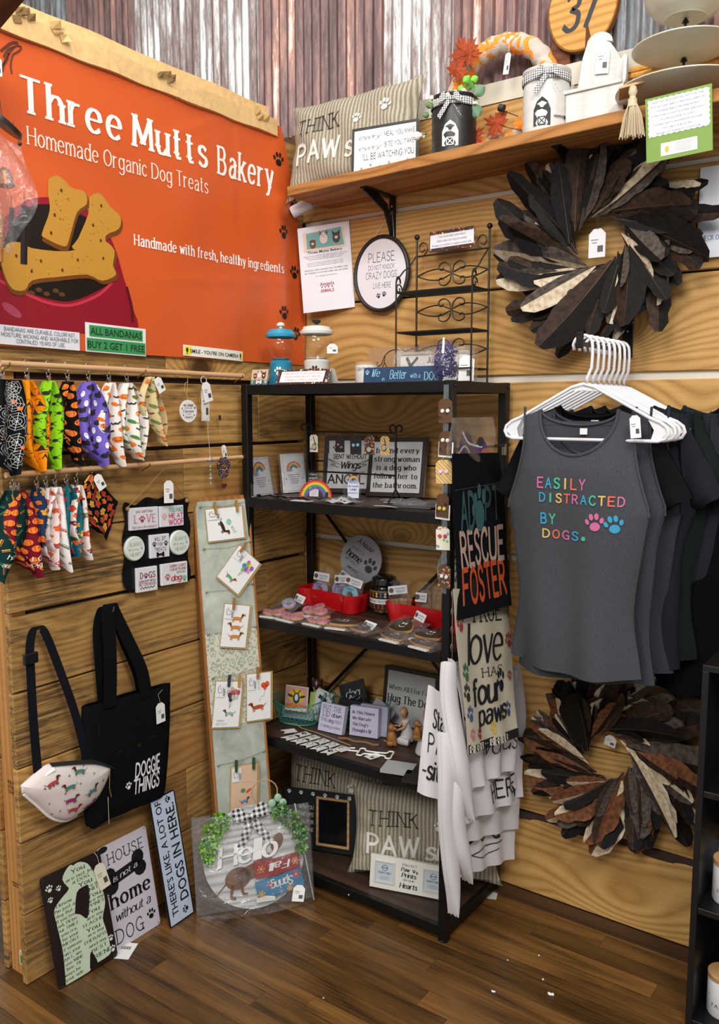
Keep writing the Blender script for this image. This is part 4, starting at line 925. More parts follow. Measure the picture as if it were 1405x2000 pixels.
tc = thing('tent_card', 'white folded tent card with scalloped edges beside the teal jar', 'card', T(.178, -.368, ZT, 3, 0))
o = MB().sheet(lambda u, v: (u*.205, v*.022, v*.046+.002*(1 if int(u*32) % 2 else 0)*(v > .95)), 32, 2, .0006).build('front_flap', BONES, tc)
MB().sheet(lambda u, v: (u*.205+.012, .045-v*.022, v*.046), 4, 2, .0006).build('back_flap', M('#cfcabf', .6), tc)
P = Print(tc, lambda u, v, d: (u, v*.478-d-.0006, v)); P.rect(.102, .023, .17, .034, '#e3e2e2', 1)
for k, t in enumerate(('Cookie treats made for dogs come with custom', 'icing and wording. Ask us to make one', 'or message us to request a custom order')): P.text(t, .102, .034-.010*k, .15-.01*k, .0058, 'sans', '#a0433c')
P.done()
# kraft dog silhouette board
kq = pY(645, 740, -.045)
kb = tag(MB().prism([(0, 0), (.30, 0), (.30, .125), (.27, .132), (.02, .128), (0, .12)], 0, .004).build('line_art_board', M('#a8845c', .7, bmp=.2, bs=80, var=.05), mtx=T(.405-.09, -.050, ZT, 0, 4)), 'tan board with a black line drawing of a dog leaning behind the candle', 'sign')
P = Print(kb, name='line_drawing')
P.line([(.02, .03), (.03, .06), (.055, .07), (.07, .1), (.10, .117), (.15, .112), (.158, .09), (.16, .06)], .003, '#1d1714').line([(.07, .1), (.066, .07), (.05, .045), (.035, .02), (.03, .0)], .003, '#1d1714')
P.line([(.1, .02), (.085, .05), (.07, .075)], .003, '#1d1714').line([(.15, .112), (.19, .118), (.225, .1), (.25, .07), (.262, .05)], .003, '#1d1714').line([(.22, .1), (.224, .06), (.238, .04), (.262, .05)], .003, '#1d1714').done()
cq = pY(716, 705, -.2)
cn = thing('candle', 'white candle tumbler with a wooden lid behind the blue board', 'candle', T(cq.x, -.2, ZT, 20))
MB().lathe([(0, 0), (.034, 0), (.036, .004), (.036, .062), (0, .062)], 32).build('tumbler', M('#d8d6d4', .3), cn, smooth=True)
MB().lathe([(0, .062), (.037, .062), (.037, .071), (0, .071)], 32).build('lid', wood('lid_wood', '#cfa878', '#a87c4c', rings=4, knot=0, var=.02), cn, smooth=True)
P = Print(cn, lambda u, v, d: (sin(u/.036)*(.036+d), -cos(u/.036)*(.036+d), v)); P.text('LIGHT ME...', .0, .047, .05, .009, 'sans', '#2d2a2e').done()
o, P = sign('blue_board_sign', 'long dusty blue life is better with a dog board on the rack top', T(.508, -.342, ZT, 3, 5), .262, .045, .010, '#1f3d5c', ink='#8ec3de', lines=[('life', .17, .62, .11, .45, 'script'), ('is', .27, .22, .04, .2, 'script'), ('Better', .46, .50, .22, .55, 'script'), ('with a', .68, .40, .13, .28, 'serif'), ('DOG', .88, .36, .18, .5, 'serif')])
P.paw(.014, .030, .008, '#8ec3de').done()
# just you and ... sign in film
o, P = sign('script_sign', 'white just you sign sealed in clear film behind the purple shred glass', T(.520, -.175, ZT, 5, 4), .245, .098, .008, '#cbc8c2', frame=1, fw=.009, fcol='#a39b90')
P.text('JUST', .125, .072, .045, .016, 'serif', '#26262a').text('Y', .05, .055, .045, .05, 'bscript', '#26262a').text('ou and', .115, .040, .07, .022, 'script', '#26262a').text('dog', .195, .050, .07, .05, 'bscript', '#26262a'); P.done()
FILM = plastic_film('clear_film', .05)
MB().sheet(lambda u, v: (-.012+u*.275, -.006-.006*sin(u*9+v*4)*v, -.0+v*.112), 20, 8, .024).build('film', FILM, o, smooth=True)
price_tag(o, Matrix.Translation((.215, -.012, .005)), .05, .075)
# stemless glass of shred
gq = pY(869, 690, -.345)
gl = thing('stemless_glass', 'clear stemless glass filled with purple paper shred', 'glass', T(gq.x, -.342, ZT))
GP = [(0, .001), (.020, .001), (.026, .004), (.036, .022), (.0405, .048), (.039, .075), (.034, .100), (.031, .118)]
MB().lathe(GP+[(.030, .118), (.033, .100), (.038, .075), (.0395, .048), (.035, .022), (.024, .006), (0, .004)], 40).build('bowl', GLASS, gl, smooth=True)
mb = MB()
for k in range(620):
    a, z = rng.uniform(0, 2*PI), rng.uniform(.010, .100); rr = .036*(1-((z-.05)/.085)**2)**.5*rng.uniform(.5, .88)
    p = Vector((rr*cos(a), rr*sin(a), z)); d1 = Vector((rng.uniform(-1, 1), rng.uniform(-1, 1), rng.uniform(-.7, .7)))*.008; w = Vector((rng.uniform(-1, 1), rng.uniform(-1, 1), 1))*.0014
    mb.add([p-w, p+w, p+d1*.5+w+Vector((0, 0, .003)), p+d1*.5-w+Vector((0, 0, .003)), p+d1+w, p+d1-w], [(0, 1, 2, 3), (3, 2, 4, 5)], k % 3)
mb.build('paper_shred', [M('#33246e', .6), M('#4b3a92', .6), M('#241a52', .6)], gl, kind='stuff')
q = pY(575, 690, -.2)
# ================================================================ dowels and bandanas on the left wall
def dowel(lab, a, b, r=.0075):
    A, B = a, b; L = (B-A).length
    t = thing('wooden_dowel', lab, 'rod', T(A.x, A.y, A.z, 90, 0, math.degrees(math.asin((B.z-A.z)/L))))
    MB().tube([(0, 0, 0), (L, 0, 0)], r, 12).build('rod', W_DOWEL, t, smooth=True)
    for x in (.02, L*.52, L-.012): MB().tube([(x, .028, -.02), (x, .012, -.012), (x, 0, -.0095), (x, -.0085, -.002), (x, -.009, .003)], .0018, 6).build('hook', M('#a8854a', .35, 1.), t, smooth=True)
R1a, R1b = Vector((.044, -1.235, 1.692)), Vector((.044, -.372, 1.686)); R2a, R2b = Vector((.044, -1.236, 1.414)), Vector((.044, -.362, 1.420))
dowel('upper pale wooden dowel under the orange banner, holding the halloween bandanas', R1a, R1b); dowel('lower pale wooden dowel holding the autumn leaf bandanas', R2a, R2b)
HK = None; CLIP = None
def bandana(label, px, upper, w, L, bg, motifs, tip=0., ph=0., nf=3, fat=.03, flat=False, inner=None, grp=None, tag_=False, top=.2, words=None, hang=.0):
    global HK, CLIP
    zr_ = R1a.z if upper else R2a.z; q = pX(px, 720 if upper else 915, .044)
    t = thing('bandana', label, 'bandana', T(.044, q.y, zr_, 90), grp)
    if HK is None:
        HK = MB().tube([(-.004, .003, .004)]+[(.0095*cos(a)*.9, 0, .0015+.0095*sin(a)) for a in [PI-.2-i*.5 for i in range(9)]]+[(.002, 0, -.012), (0, 0, -.016)]+[(.006*cos(a), 0, -.022+.006*sin(a)) for a in [PI/2-i*.7 for i in range(9)]], .0011, 6).mesh('hook', STEEL)
        HK.polygons.foreach_set('use_smooth', [True]*len(HK.polygons))
        CLIP = MB().prism([(-.005, -.028), (.005, -.028), (.0035, -.048), (-.0035, -.048)], -.004, -.002).prism([(-.005, -.028), (.005, -.028), (.0035, -.048), (-.0035, -.048)], .002, .004).tube([(-.006, 0, -.03), (.006, 0, -.03)], .0025, 8).mesh('clip', STEEL)
    link('hook', HK, t); link('clip', CLIP, t)
    z0 = -.040-hang
    w *= 1.12 if not flat else 1.
    L *= 1. if upper else .93
    def wf(v):
        if flat: return w*(top+(1-top)*min(1, v/.55))*(1 if v < .55 else 1-.75*((v-.55)/.45))
        return w*(top+(1-top)*sin(min(1, v*1.9)*PI/2))*(1-.7*max(0, (v-.62)/.38)**1.4)
    def fn(u, v, lay=0):
        x = (u-.5)*wf(v)*(1 if lay == 0 else .82)+tip*w*v*v+.006*sin(v*5+ph)
        z = z0-L*v*(1-.14*abs(2*u-1)*(v > .0))*(1 if lay == 0 else .9)-.004*sin(u*9+ph)*v
        y = -fat*.55*sin(PI*u)*(.35+.65*v)+(.009+.010*v)*sin(u*PI*nf*2+ph+v*1.6)*(.25 if flat else 1)+(.014 if lay else 0)
        return (x, y, z)
    c = MB().sheet(lambda u, v: fn(u, 1-v), 36, 20, .0012).build('cloth', woven('cloth_'+bg.strip('#'), bg, bg, 600, .8, .15), t, smooth=True)
    if not flat: MB().sheet(lambda u, v: fn(1-u*.96, 1-v, 1), 24, 14, .0012).build('folded_layer', woven('cloth_'+(inner or bg).strip('#')+'b', inner or bg, inner or bg, 600, .8, .15), t, smooth=True)
    f = lambda a, b, d: (lambda p: (p[0], p[1]-d, p[2]))(fn(min(.985, max(.015, a/w)), min(.985, max(.015, b/L))))
    P = Print(t, f, .0016, 'cloth_print'); R = random.Random(px)
    n = 0
    for row in range(int(L/.024)):
        for k in range(int(w/.026)+1):
            x, y_ = (k+.5*(row % 2)+R.uniform(-.15, .15)+.3)*.026, (row+.6+R.uniform(-.15, .15))*.024
            if not (.006 < x < w-.006) or y_ > L*.95 or y_ < L*.06: continue
            motifs(P, x, y_, n, R); n += 1
    if words:
        for s_, x, y_, ww, hh, ink in words: P.text(s_, w*x, L*y_, w*ww, -L*hh, 'script', ink, 0, 5)
    P.done(rough=.8)
    if tag_: price_tag(t, T(.004, -fat*.8-.012, z0-.05, 0, 0, 28), .028, .045)
    return t
def m_web(P, x, y, n, R):
    if n % 3: return
    for k in range(8): a = k*PI/4+.2; P.line([(x, y), (x+.024*cos(a), y+.024*sin(a))], .0009, '#d8d8d8', 2, False)
    for r_ in (.009, .016, .023): P.line([(x+r_*cos(k*PI/4+.2), y+r_*sin(k*PI/4+.2)) for k in range(9)], .0008, '#d8d8d8', 2, False)
    if n % 2: P.ell(x+.012, y+.016, .006, .005, '#e07020', 3)
def m_witch(P, x, y, n, R):
    c = '#1a1210' if n % 3 else '#c0341c'
    P.poly([(x-.007, y+.004), (x+.007, y+.006), (x+.001, y-.010)], c, 2).line([(x-.011, y+.003), (x+.011, y+.007)], .0018, c, 2, False)
    if n % 2: P.line([(x-.01, y-.010), (x-.002, y-.014), (x+.006, y-.010)], .001, '#1a1210', 2)
def m_cat(c1, c2='#111111'):
    def f(P, x, y, n, R):
        if n % 2: P.ell(x, y, .009, .006, c1, 2).ell(x+.008, y-.006, .004, .004, c1, 2, 8).line([(x-.008, y), (x-.014, y-.008), (x-.010, y-.013)], .0016, c1)
        else: P.ell(x, y, .004, .004, c2, 2).line([(x-.009, y-.005), (x, y), (x+.009, y-.006)], .001, c2).line([(x-.008, y+.006), (x, y), (x+.008, y+.006)], .001, c2)
    return f
def m_pump(P, x, y, n, R):
    P.ell(x, y, .010, .0085, '#e2731c', 2).line([(x-.004, y-.007), (x-.005, y), (x-.004, y+.007)], .0011, '#8f3a0c', 3).line([(x+.004, y-.007), (x+.005, y), (x+.004, y+.007)], .0011, '#8f3a0c', 3)
    if n % 3 == 0: P.line([(x-.004, y+.002), (x, y+.004), (x+.004, y+.002)], .0014, '#1a0e08', 4)
def m_ghost(P, x, y, n, R):
    if n % 2: P.ell(x, y, .005, .009, '#e8e6f2', 2).ell(x-.0018, y-.003, .001, .0014, '#1a1420', 3, 6).ell(x+.0018, y-.003, .001, .0014, '#1a1420', 3, 6)
    else: P.ell(x, y, .010, .007, '#151220', 2).ell(x+.007, y-.007, .004, .004, '#151220', 2, 8)
def m_mixw(a, b, c):
    def f(P, x, y, n, R):
        if n % 3 == 0: m_pump(P, x, y, n, R)
        elif n % 3 == 1: P.line([(x-.010, y-.003), (x-.003, y+.002), (x, y-.001), (x+.003, y+.002), (x+.010, y-.004)], .0035, a, 2)
        else: P.ell(x, y, .008, .005, b, 2, rot=.6).ell(x+.009, y+.003, .002, .002, c, 2, 6)
    return f
def m_leaf(cols, s=.011):
    def f(P, x, y, n, R):
        P.leaf(x, y, s*R.uniform(.7, 1.15), cols[n % len(cols)], R.uniform(0, 6)); 
        P.line([(x, y), (x+s*.8*cos(n), y+s*.8*sin(n))], .0008, '#5a2a14', 3, False)
    return f
def m_sprig(cols):
    def f(P, x, y, n, R):
        c = cols[n % len(cols)]; a = R.uniform(0, 3)
        P.line([(x-.009*cos(a), y-.009*sin(a)), (x+.009*cos(a), y+.009*sin(a))], .001, c)
        for k in (-1, 0, 1): P.ell(x+.006*k*cos(a)-.004*sin(a), y+.006*k*sin(a)+.004*cos(a), .0035, .002, c, 2, 6, a)
    return f
BANDW = 1.12
U, Lo = 'halloween bandanas clipped on the upper dowel', 'autumn bandanas clipped on the lower dowel'
bandana('black bandana with white spider webs on the upper dowel', 4, 1, .125, .245, '#131417', m_web, .06, .5, 2, .05, grp=U, top=.75)
bandana('golden orange bandana with black witch hats', 52, 1, .105, .245, '#e88a12', m_witch, .18, 0., 2, grp=U)
bandana('lime green bandana with black cats and spiders', 94, 1, .095, .235, '#86c41e', m_cat('#10140c'), .02, 1., 2, grp=U)
bandana('black bandana with orange pumpkins between the green and purple ones', 131, 1, .085, .225, '#15110f', m_pump, .10, 2., 2, grp=U)
bandana('purple bandana with white ghosts and black cats', 172, 1, .130, .235, '#6f5bb8', m_ghost, .18, .7, 2, .04, grp=U)
bandana('white bandana with orange pumpkins and an orange hem', 212, 1, .095, .235, '#dcd3cc', m_mixw('#1c1614', '#d8641c', '#3a2a20'), .12, 1.8, 2, .04, '#d46a1e' and False, '#c86a28', grp=U)
bandana('white bandana with green and black motifs hanging open at the end', 247, 1, .120, .225, '#ddd8d0', m_mixw('#20201c', '#3f7a34', '#d8641c'), .16, .2, 3, .05, inner='#b8b2aa', grp=U)
bandana('cream bandana with brown pumpkins and turkeys carrying a price tag', 292, 1, .085, .200, '#c9b688', m_mixw('#7a3a24', '#5d7a3a', '#a8402a'), .25, 2.6, 2, grp=U, tag_=True, hang=-.02)
bandana('dark green hello autumn bandana at the dowel start', 22, 0, .130, .250, '#0e2c2c', m_sprig(['#3f6a44', '#c98a2c', '#88502a']), -.35, .4, 1, grp=Lo, words=[('hey', .55, .72, .26, .05, '#c9d0c4'), ('autumn', .55, .81, .40, .045, '#c9d0c4')])
bandana('burgundy hello pumpkin bandana with orange pumpkins', 32, 0, .120, .250, '#6d1626', m_pump, .25, 1.2, 2, .045, grp=Lo, words=[('HELLO', .5, .78, .46, .05, '#e6ded4'), ('PUMPKIN', .5, .86, .5, .05, '#e6ded4')])
bandana('navy bandana with small orange leaves squeezed behind the burgundy one', 70, 0, .050, .165, '#1d3350', m_leaf(['#d8641c', '#c98a2c']), .05, .2, 1, grp=Lo)
bandana('blush white bandana with burgundy and orange leaves', 88, 0, .080, .240, '#dcc9c4', m_leaf(['#8f1c2c', '#d4521c', '#a82a34']), .08, .9, 2, grp=Lo)
bandana('white bandana with tiny red sprigs and a grey lining', 106, 0, .090, .245, '#ded8d4', m_sprig(['#b8343c', '#4a6a3c', '#c97a8a']), .10, 2.1, 2, .04, inner='#c9c2be', grp=Lo)
bandana('teal bandana with bright autumn leaves', 128, 0, .085, .215, '#14606e', m_leaf(['#d4521c', '#e0a020', '#a82440', '#16404a']), .14, .2, 2, grp=Lo)
bandana('white and maroon leaf bandana with an orange edge', 148, 0, .070, .225, '#ded4cc', m_leaf(['#7a1c2c', '#c9401c', '#5a6a2c']), .22, 1.3, 2, grp=Lo)
bandana('large black bandana with gold and red maple leaves and a price tag', 178, 0, .170, .205, '#101012', m_leaf(['#d09a28', '#b83a1c', '#c96a20', '#8f2a1c'], .016), .18, 2.2, 1, .02, flat=True, grp=Lo, tag_=True, top=.10, hang=-.03)
# ================================================================ little hanging ornaments
def LW(px, py, x=.03, roll=0.): p = pX(px, py, x); return T(x, p.y, p.z, 90, 0, roll)
def string(t, P, r=.0006, c='#b79a5a', nm='string'): return MB().tube(P, r, 5).build(nm, M(c, .7), t, smooth=True)
t = thing('round_ornament', 'round white forever in our hearts ornament hanging from the upper dowel', 'ornament', LW(367, 803, .05))
MB().lathe([(0, 0), (.034, 0), (.034, .003), (0, .003)], 32, mtx=Matrix.Rotation(PI/2, 4, 'X')).build('disc', WHITE, t)
P = Print(t, lambda u, v, d: (u, -.003-d, v))
for s_, z, w_, h_, st in (('NO LONGER', .018, .040, .006, 'bold'), ('by our side', .010, .030, .004, 'script'), ('Forever', .000, .046, .008, 'script'), ('in our', -.009, .018, .004, 'sans'), ('Hearts', -.018, .034, .007, 'script')): P.text(s_, 0, z, w_, h_, st, '#1d1d22')
P.paw(.025, .010, .004, '#1d1d22').paw(-.026, .008, .003, '#1d1d22').paw(-.022, -.012, .003, '#1d1d22').paw(.022, -.012, .003, '#1d1d22').done()
string(t, [(0, -.002, .033), (-.002, .0, .05), (.001, .0, .08), (.003, 0, .1)], c='#c9a544'); string(t, [(.0, 0, .045), (-.012, 0, .062), (-.008, 0, .085), (.004, 0, .09)], c='#c9a544')
t = thing('tagged_keychain', 'silver keychain with two large white price tags on the upper dowel', 'keychain', LW(398, 740, .05))
string(t, arcpts((0, 0, -.004), .012, 60, 400), .0012, '#c9c4bc', 'ring')
price_tag(t, Matrix.Translation((.0, -.004, -.075)) @ Matrix.Rotation(-.25, 4, 'Y') @ Matrix.Diagonal((1, 1, 1, 1)), .036, .062); price_tag(t, Matrix.Translation((-.010, .002, -.13)), .034, .10, '#dcdad2')
string(t, [(-.004, 0, -.01), (-.02, 0, -.07), (-.006, 0, -.13), (.02, 0, -.12), (.024, 0, -.08)], .0005)
t = thing('crystal_suncatcher', 'crystal suncatcher hanging on a long thread past the lower dowel', 'ornament', LW(411, 898, .06))
string(t, [(0, 0, 0), (-.008, 0, .10), (-.01, -.01, .19)], .0005, '#cfcabf')
CR = M('#cfd0d6', .08, .6)
for z, r_ in ((0, .012), (-.022, .005), (-.034, .006), (-.048, .005), (-.060, .007), (-.075, .004)): MB().lathe([(0, r_), (r_, 0), (0, -r_)], 6, (0, 0, z)).build('crystal', CR if z != -.034 else M('#5c8a4a', .2), t)
string(t, [(0, 0, .01), (0, 0, -.08)], .0005, '#cfcabf')
t = thing('paw_ornament', 'stained glass paw ornament with a small dark heart under it', 'ornament', LW(437, 915, .06))
SG = motif('stained_glass', '#3a1f24', ['#a8b4cc', '#c98a9a', '#4a6aa0', '#d8cfc0', '#b07a3a'], 220)
for x, z, a, b in ((0, -.012, .021, .018), (-.021, .010, .0075, .011), (-.008, .024, .008, .012), (.009, .024, .008, .012), (.022, .010, .0075, .011)):
    MB().tube([(x+a*cos(i*PI/8), 0, z+b*sin(i*PI/8)) for i in range(16)], .0016, 6, True).build('rim', M('#2a1418', .4), t, smooth=True); MB().lathe([(0, 0), (1, 0), (1, .002), (0, .002)], 20, mtx=Matrix.Translation((x, 0, z)) @ Matrix.Rotation(PI/2, 4, 'X') @ Matrix.Diagonal((a, b, 1, 1))).build('glass', SG, t)
string(t, [(0, 0, .035), (.002, 0, .06), (-.006, 0, .07)], c='#c9a544'); string(t, [(0, 0, -.03), (0, 0, -.045)])
MB().fan = None
h = [(.012*(math.sin(a)**3), .010*(.8125*cos(a)-.3125*cos(2*a)-.125*cos(3*a)-.0625*cos(4*a))) for a in [2*PI*i/24 for i in range(24)]]
MB().prism(h[::-1], -.002, .002).build('heart', M('#5a1f2a', .4), t, loc=(0, 0, -.056))
price_tag(t, Matrix.Translation((.004, .004, .028)) @ Matrix.Rotation(-.2, 4, 'Y'), .020, .045)
t = thing('earring_hook', 'tiny gold earring chain on the plank wall beside the rack post', 'jewellery', LW(429, 800, .03))
string(t, arcpts((0, 0, 0), .007, 0, 300)+[(.004, 0, -.02)], .0009, '#c9a544', 'loop'); MB().box((-.003, -.002, -.034), (.004, .002, -.018)).build('bead', M('#3a2a20', .4), t); string(t, [(0, 0, -.034), (.002, 0, -.08)], .0005, '#c9a544', 'chain')
# ================================================================ magnet board
cb = pX(238, 1166, .012)
mbm = T(.014, cb.y, cb.z, 88, 2, -3)
BW, BH = .262, .295
def plaque():
    P = []
    def seg(pts): P.extend(spl(pts, 5)[:-1])
    seg([(.03, .012), (.075, .028), (.11, .014), (.15, .02), (.19, .014), (.235, .030), (.255, .02)]); seg([(.255, .02), (.262, .05), (.250, .10), (.256, .15), (.262, .2), (.250, .24), (.258, .275), (.245, .285)])
    seg([(.245, .285), (.21, .278), (.17, .292), (.13, .284), (.09, .290), (.05, .268), (.015, .278), (.006, .262)]); seg([(.006, .262), (.014, .22), (.003, .17), (.010, .12), (.002, .07), (.008, .03), (.03, .012)]); return P
mbd = thing('magnet_board', 'dark scalloped metal magnet board hanging on twine from the lower dowel', 'board', mbm)
MB().prism(plaque(), 0, .002).build('plate', M('#26262a', .3, .7, var=.5, bs=18), mbd)
MB().tube([(.02, -.003, .262), (.13, -.03, .372), (.245, -.003, .278)], .0014, 6).build('twine', M('#9a7a48', .9), mbd, smooth=True)
for x, z in ((.02, .258), (.245, .275)): MB().ball((x, -.004, z), .007, 8).build('twine_knot', M('#9a7a48', .9), mbd, smooth=True)
price_tag(mbd, Matrix.Translation((.132, -.032, .272)), .036, .068)
mi_ = mbm.inverted()
def magnet(label, x0, y0, x1, y1, lines, rnd=False, cols='#14141a', dec=None):
    pa, pb = mi_ @ pX(x0, y1, .014), mi_ @ pX(x1, y0, .014); w, h = pb.x-pa.x, pb.z-pa.z
    m = mbm @ Matrix.Translation((pa.x, -.0005, pa.z)) @ Matrix.Rotation(-.02, 4, 'Y')
    if rnd: o = MB().lathe([(0, 0), (1, 0), (1, .007), (.93, .010), (0, .010)], 28, mtx=Matrix.Translation((w/2, 0, h/2)) @ Matrix.Rotation(PI/2, 4, 'X') @ Matrix.Diagonal((w/2, h/2, 1, 1))).build('round_magnet', [M('#d5dcd4', .35)], smooth=True, mtx=m); y = .010
    else: o = MB().box((0, -.010, 0), (w, 0, h)).build('square_magnet', M('#d9d9de', .35), bevel=.0015, mtx=m); y = .010
    tag(o, label, 'magnet', 'dog sayings magnets on the dark board'); P = Print(o, lambda u, v, d: (u, -y-d, v))
    for t, cx, cy, ww, hh, st, ink in lines: P.text(t, w*cx, h*cy, w*ww, h*hh, st, ink)
    if dec: dec(P, w, h)
    P.done()
magnet("magnet reading you can't buy love but you can rescue it", 252, 990, 307, 1037, [("you can't buy", .5, .84, .6, .12, 'script', '#a0405a'), ('L', .2, .5, .14, .34, 'bserif', '#c98aa0'), ('VE', .72, .5, .34, .34, 'bserif', '#c98aa0'), ('but you can rescue it', .5, .14, .86, .10, 'script', '#a0405a')], dec=lambda P, w, h: P.paw(w*.42, h*.48, w*.11, '#9a2a4a'))
magnet('magnet reading you had me at woof in mint and pink', 309, 987, 355, 1030, [('YOU HAD', .66, .80, .60, .20, 'bold', '#5ab08a'), ('ME AT', .66, .52, .60, .2, 'bold', '#d04a7a'), ('WOOF', .66, .22, .62, .26, 'bold', '#d04a7a')], dec=lambda P, w, h: P.paw(w*.18, h*.5, w*.12, '#e0a08a'))
for a, b, l in ((243, 1046, 'pale green round always in my heart magnet under the love magnet'), (328, 1034, 'pale green round always in my heart magnet under the woof magnet')):
    magnet(l, a, b, a+38, b+52, [('ALWAYS', .5, .68, .62, .15, 'thin', '#4a5a50'), ('is my', .48, .47, .36, .09, 'thin', '#4a5a50'), ('HEART', .5, .27, .56, .14, 'thin', '#4a5a50')], True, dec=lambda P, w, h: P.paw(w*.2, h*.47, w*.05, '#c9707a').paw(w*.8, h*.5, w*.05, '#5a80b0'))
magnet('magnet reading will sit for treats with a black bone', 290, 1042, 327, 1091, [('WILL SIT', .5, .82, .6, .15, 'sans', '#14141a'), ('FOR', .5, .58, .26, .14, 'sans', '#14141a'), ('TREATS', .5, .36, .6, .15, 'sans', '#14141a')], dec=lambda P, w, h: P.paw(w*.2, h*.6, w*.12, '#14141a').paw(w*.8, h*.6, w*.12, '#14141a').bone(w*.5, h*.14, w*.4, '#14141a'))
magnet('magnet reading dogs always put me in a better mood', 263, 1105, 303, 1158, [('D', .22, .68, .14, .24, 'bserif', '#7a2230'), ('GS', .72, .68, .32, .24, 'bserif', '#7a2230'), ('ALWAYS PUT ME IN A', .5, .45, .8, .07, 'bold', '#3a2a2c'), ('BETTER MOOD', .5, .32, .8, .12, 'bold', '#b06a6a')], dec=lambda P, w, h: [P.paw(w*.43, h*.66, w*.12, '#7a2230')]+[P.rect(w*(.18+.07*k), h*(.15+.04*(k % 2)), w*.06, h*.04, '#14141a') for k in range(10)])
magnet("magnet reading sorry I can't I have plans with my dog", 310, 1096, 360, 1144, [("SORRY I CAN'T", .62, .86, .62, .11, 'bold', '#a05040'), ('I HAVE PLANS', .62, .70, .6, .11, 'bold', '#a05040'), ('WITH MY', .74, .54, .34, .09, 'bold', '#5a8a6a'), ('dog', .56, .30, .42, .26, 'bscript', '#b8303a')], dec=lambda P, w, h: P.paw(w*.22, h*.38, w*.11, '#c0504a').paw(w*.86, h*.22, w*.10, '#4a9a70'))
# ================================================================ tote bag
FAB = woven('black_canvas', '#0a0b0e', '#131519', 700, .9, .3)
ta = pX(160, 1590, .03); TW, TH = .325, .350
tb = thing('tote_bag', 'black doggie things tote bag hanging by its straps on the plank wall', 'bag', T(.022, -1.060, .405, 90, 0, -3))
def tote(u, v, s):
    c = .03*max(0, (abs(2*u-1)-.8)/.2)**2*(v < .5)*(1-v*2)*1.; x = TW*u+(.014*(1-2*u))*(1-v)**3
    b = (max(0, 1-(2*u-1)**6)*max(0, 1-(2*(v*.92+.0)-.92)**6))**.5
    return Vector((x, -.020-s*.022*b+.003*sin(u*13+v*7)*b, c+TH*v*(1-.0*u)+.012*sin(PI*v)*(u-.5)-.02*(1-v)*max(0, 1-u*4)))
MB().grid(lambda u, v: tote(u, v, 1), 24, 24).grid(lambda u, v: tote(1-u, v, -1), 24, 24).build('bag_body', FAB, tb, smooth=True)
def strap(nm, P, w, t, mat, parent, ax=(1, 0, 0)):
    P = spl(P, 6); A = Vector(ax); mb = MB(); V = []
    for p in P:
        p = Vector(p); V += [p-A*w/2, p+A*w/2, p+A*w/2+Vector((0, t, 0)), p-A*w/2+Vector((0, t, 0))]
    F = []
    for i in range(len(P)-1):
        for j in range(4): F.append((4*i+j, 4*i+(j+1) % 4, 4*i+4+(j+1) % 4, 4*i+4+j))
    return mb.add(V, F).build(nm, mat, parent, smooth=True)
strap('strap', [(.078, -.045, .335), (.080, -.045, .42), (.082, -.038, .52), (.085, -.025, .60), (.098, -.018, .628), (.112, -.02, .60), (.15, -.03, .52), (.195, -.04, .42), (.215, -.040, .330)], .044, .002, FAB, tb)
strap('strap', [(.085, -.010, .335), (.072, -.012, .45), (.066, -.010, .56), (.085, -.008, .618), (.118, -.008, .60), (.16, -.012, .50), (.205, -.015, .40), (.222, -.012, .330)], .040, .002, FAB, tb)
MB().tube([(.1, .02, .614), (.1, -.028, .606), (.1, -.032, .620)], .0018, 6).build('nail', STEEL, tb)
ft = lambda a, b, d: (lambda p: (p.x, p.y-d, p.z))(tote(a/TW, b/TH, 1))
P = Print(tb, ft, .0012); P.text('DOGGIE', .222, .120, .098, .042, 'bold', '#e6e6ea').text('THINGS', .220, .070, .100, .042, 'bold', '#e6e6ea').paw(.150, .082, .013, '#e6e6ea', .2).done()
P = Print(tb, ft, .0012, 'pocket_seam'); P.line([(.11, .195), (.25, .205)], .0015, '#1f2126', 2, False).line([(.045, .02), (.045, .3)], .0012, '#1f2126', 2, False).done()
MB().lathe([(0, .003), (.006, .002), (.006, 0)], 12, mtx=Matrix.Rotation(PI/2, 4, 'X')).build('snap', M('#7a6238', .35, 1.), tb, smooth=True, loc=(.185, -.044, .196))
price_tag(tb, Matrix.Translation((.245, -.052, .245)) @ Matrix.Rotation(-.08, 4, 'Y'), .034, .062); string(tb, [(.262, -.05, .30), (.25, -.05, .335), (.27, -.046, .345)])
# ================================================================ sling pouch
sp_ = thing('sling_pouch', 'white dachshund print treat pouch on a long black webbing strap', 'bag', T(.02, -1.245, .455, 90))
po = [(0, .148), (.055, .172), (.09, .178), (.16, .160), (.225, .138), (.268, .112), (.282, .098), (.262, .060), (.225, .022), (.165, .004), (.13, .001), (.085, .028), (.04, .085), (.008, .125)]
Q = spl(po+[po[0]], 4)[:-1]; cx_, cz_ = .14, .095
def pouch(parent):
    mb = MB(); V = []; rr = [0, .35, .65, .85, .95, 1.0]
    for s in (-1, 1):
        o = len(V)
        for k in rr[1:]:
            for a, b in Q: V.append((cx_+(a-cx_)*k, -.035+s*.032*math.sqrt(1-k**2.5), cz_+(b-cz_)*k))
        n = len(Q); V.append((cx_, -.035+s*.032, cz_)); c = len(V)-1
        F = [(c, o+i, o+(i+1) % n) for i in range(n)]
        for j in range(len(rr)-2): F += [(o+j*n+i, o+(j+1)*n+i, o+(j+1)*n+(i+1) % n, o+j*n+(i+1) % n) for i in range(n)]
        mb.f += F; mb.m += [0]*len(F)
    mb.v = V; return mb.build('pouch', M('#d9cfca', .8, bmp=.3, bs=400), parent, smooth=True)
pouch(sp_)
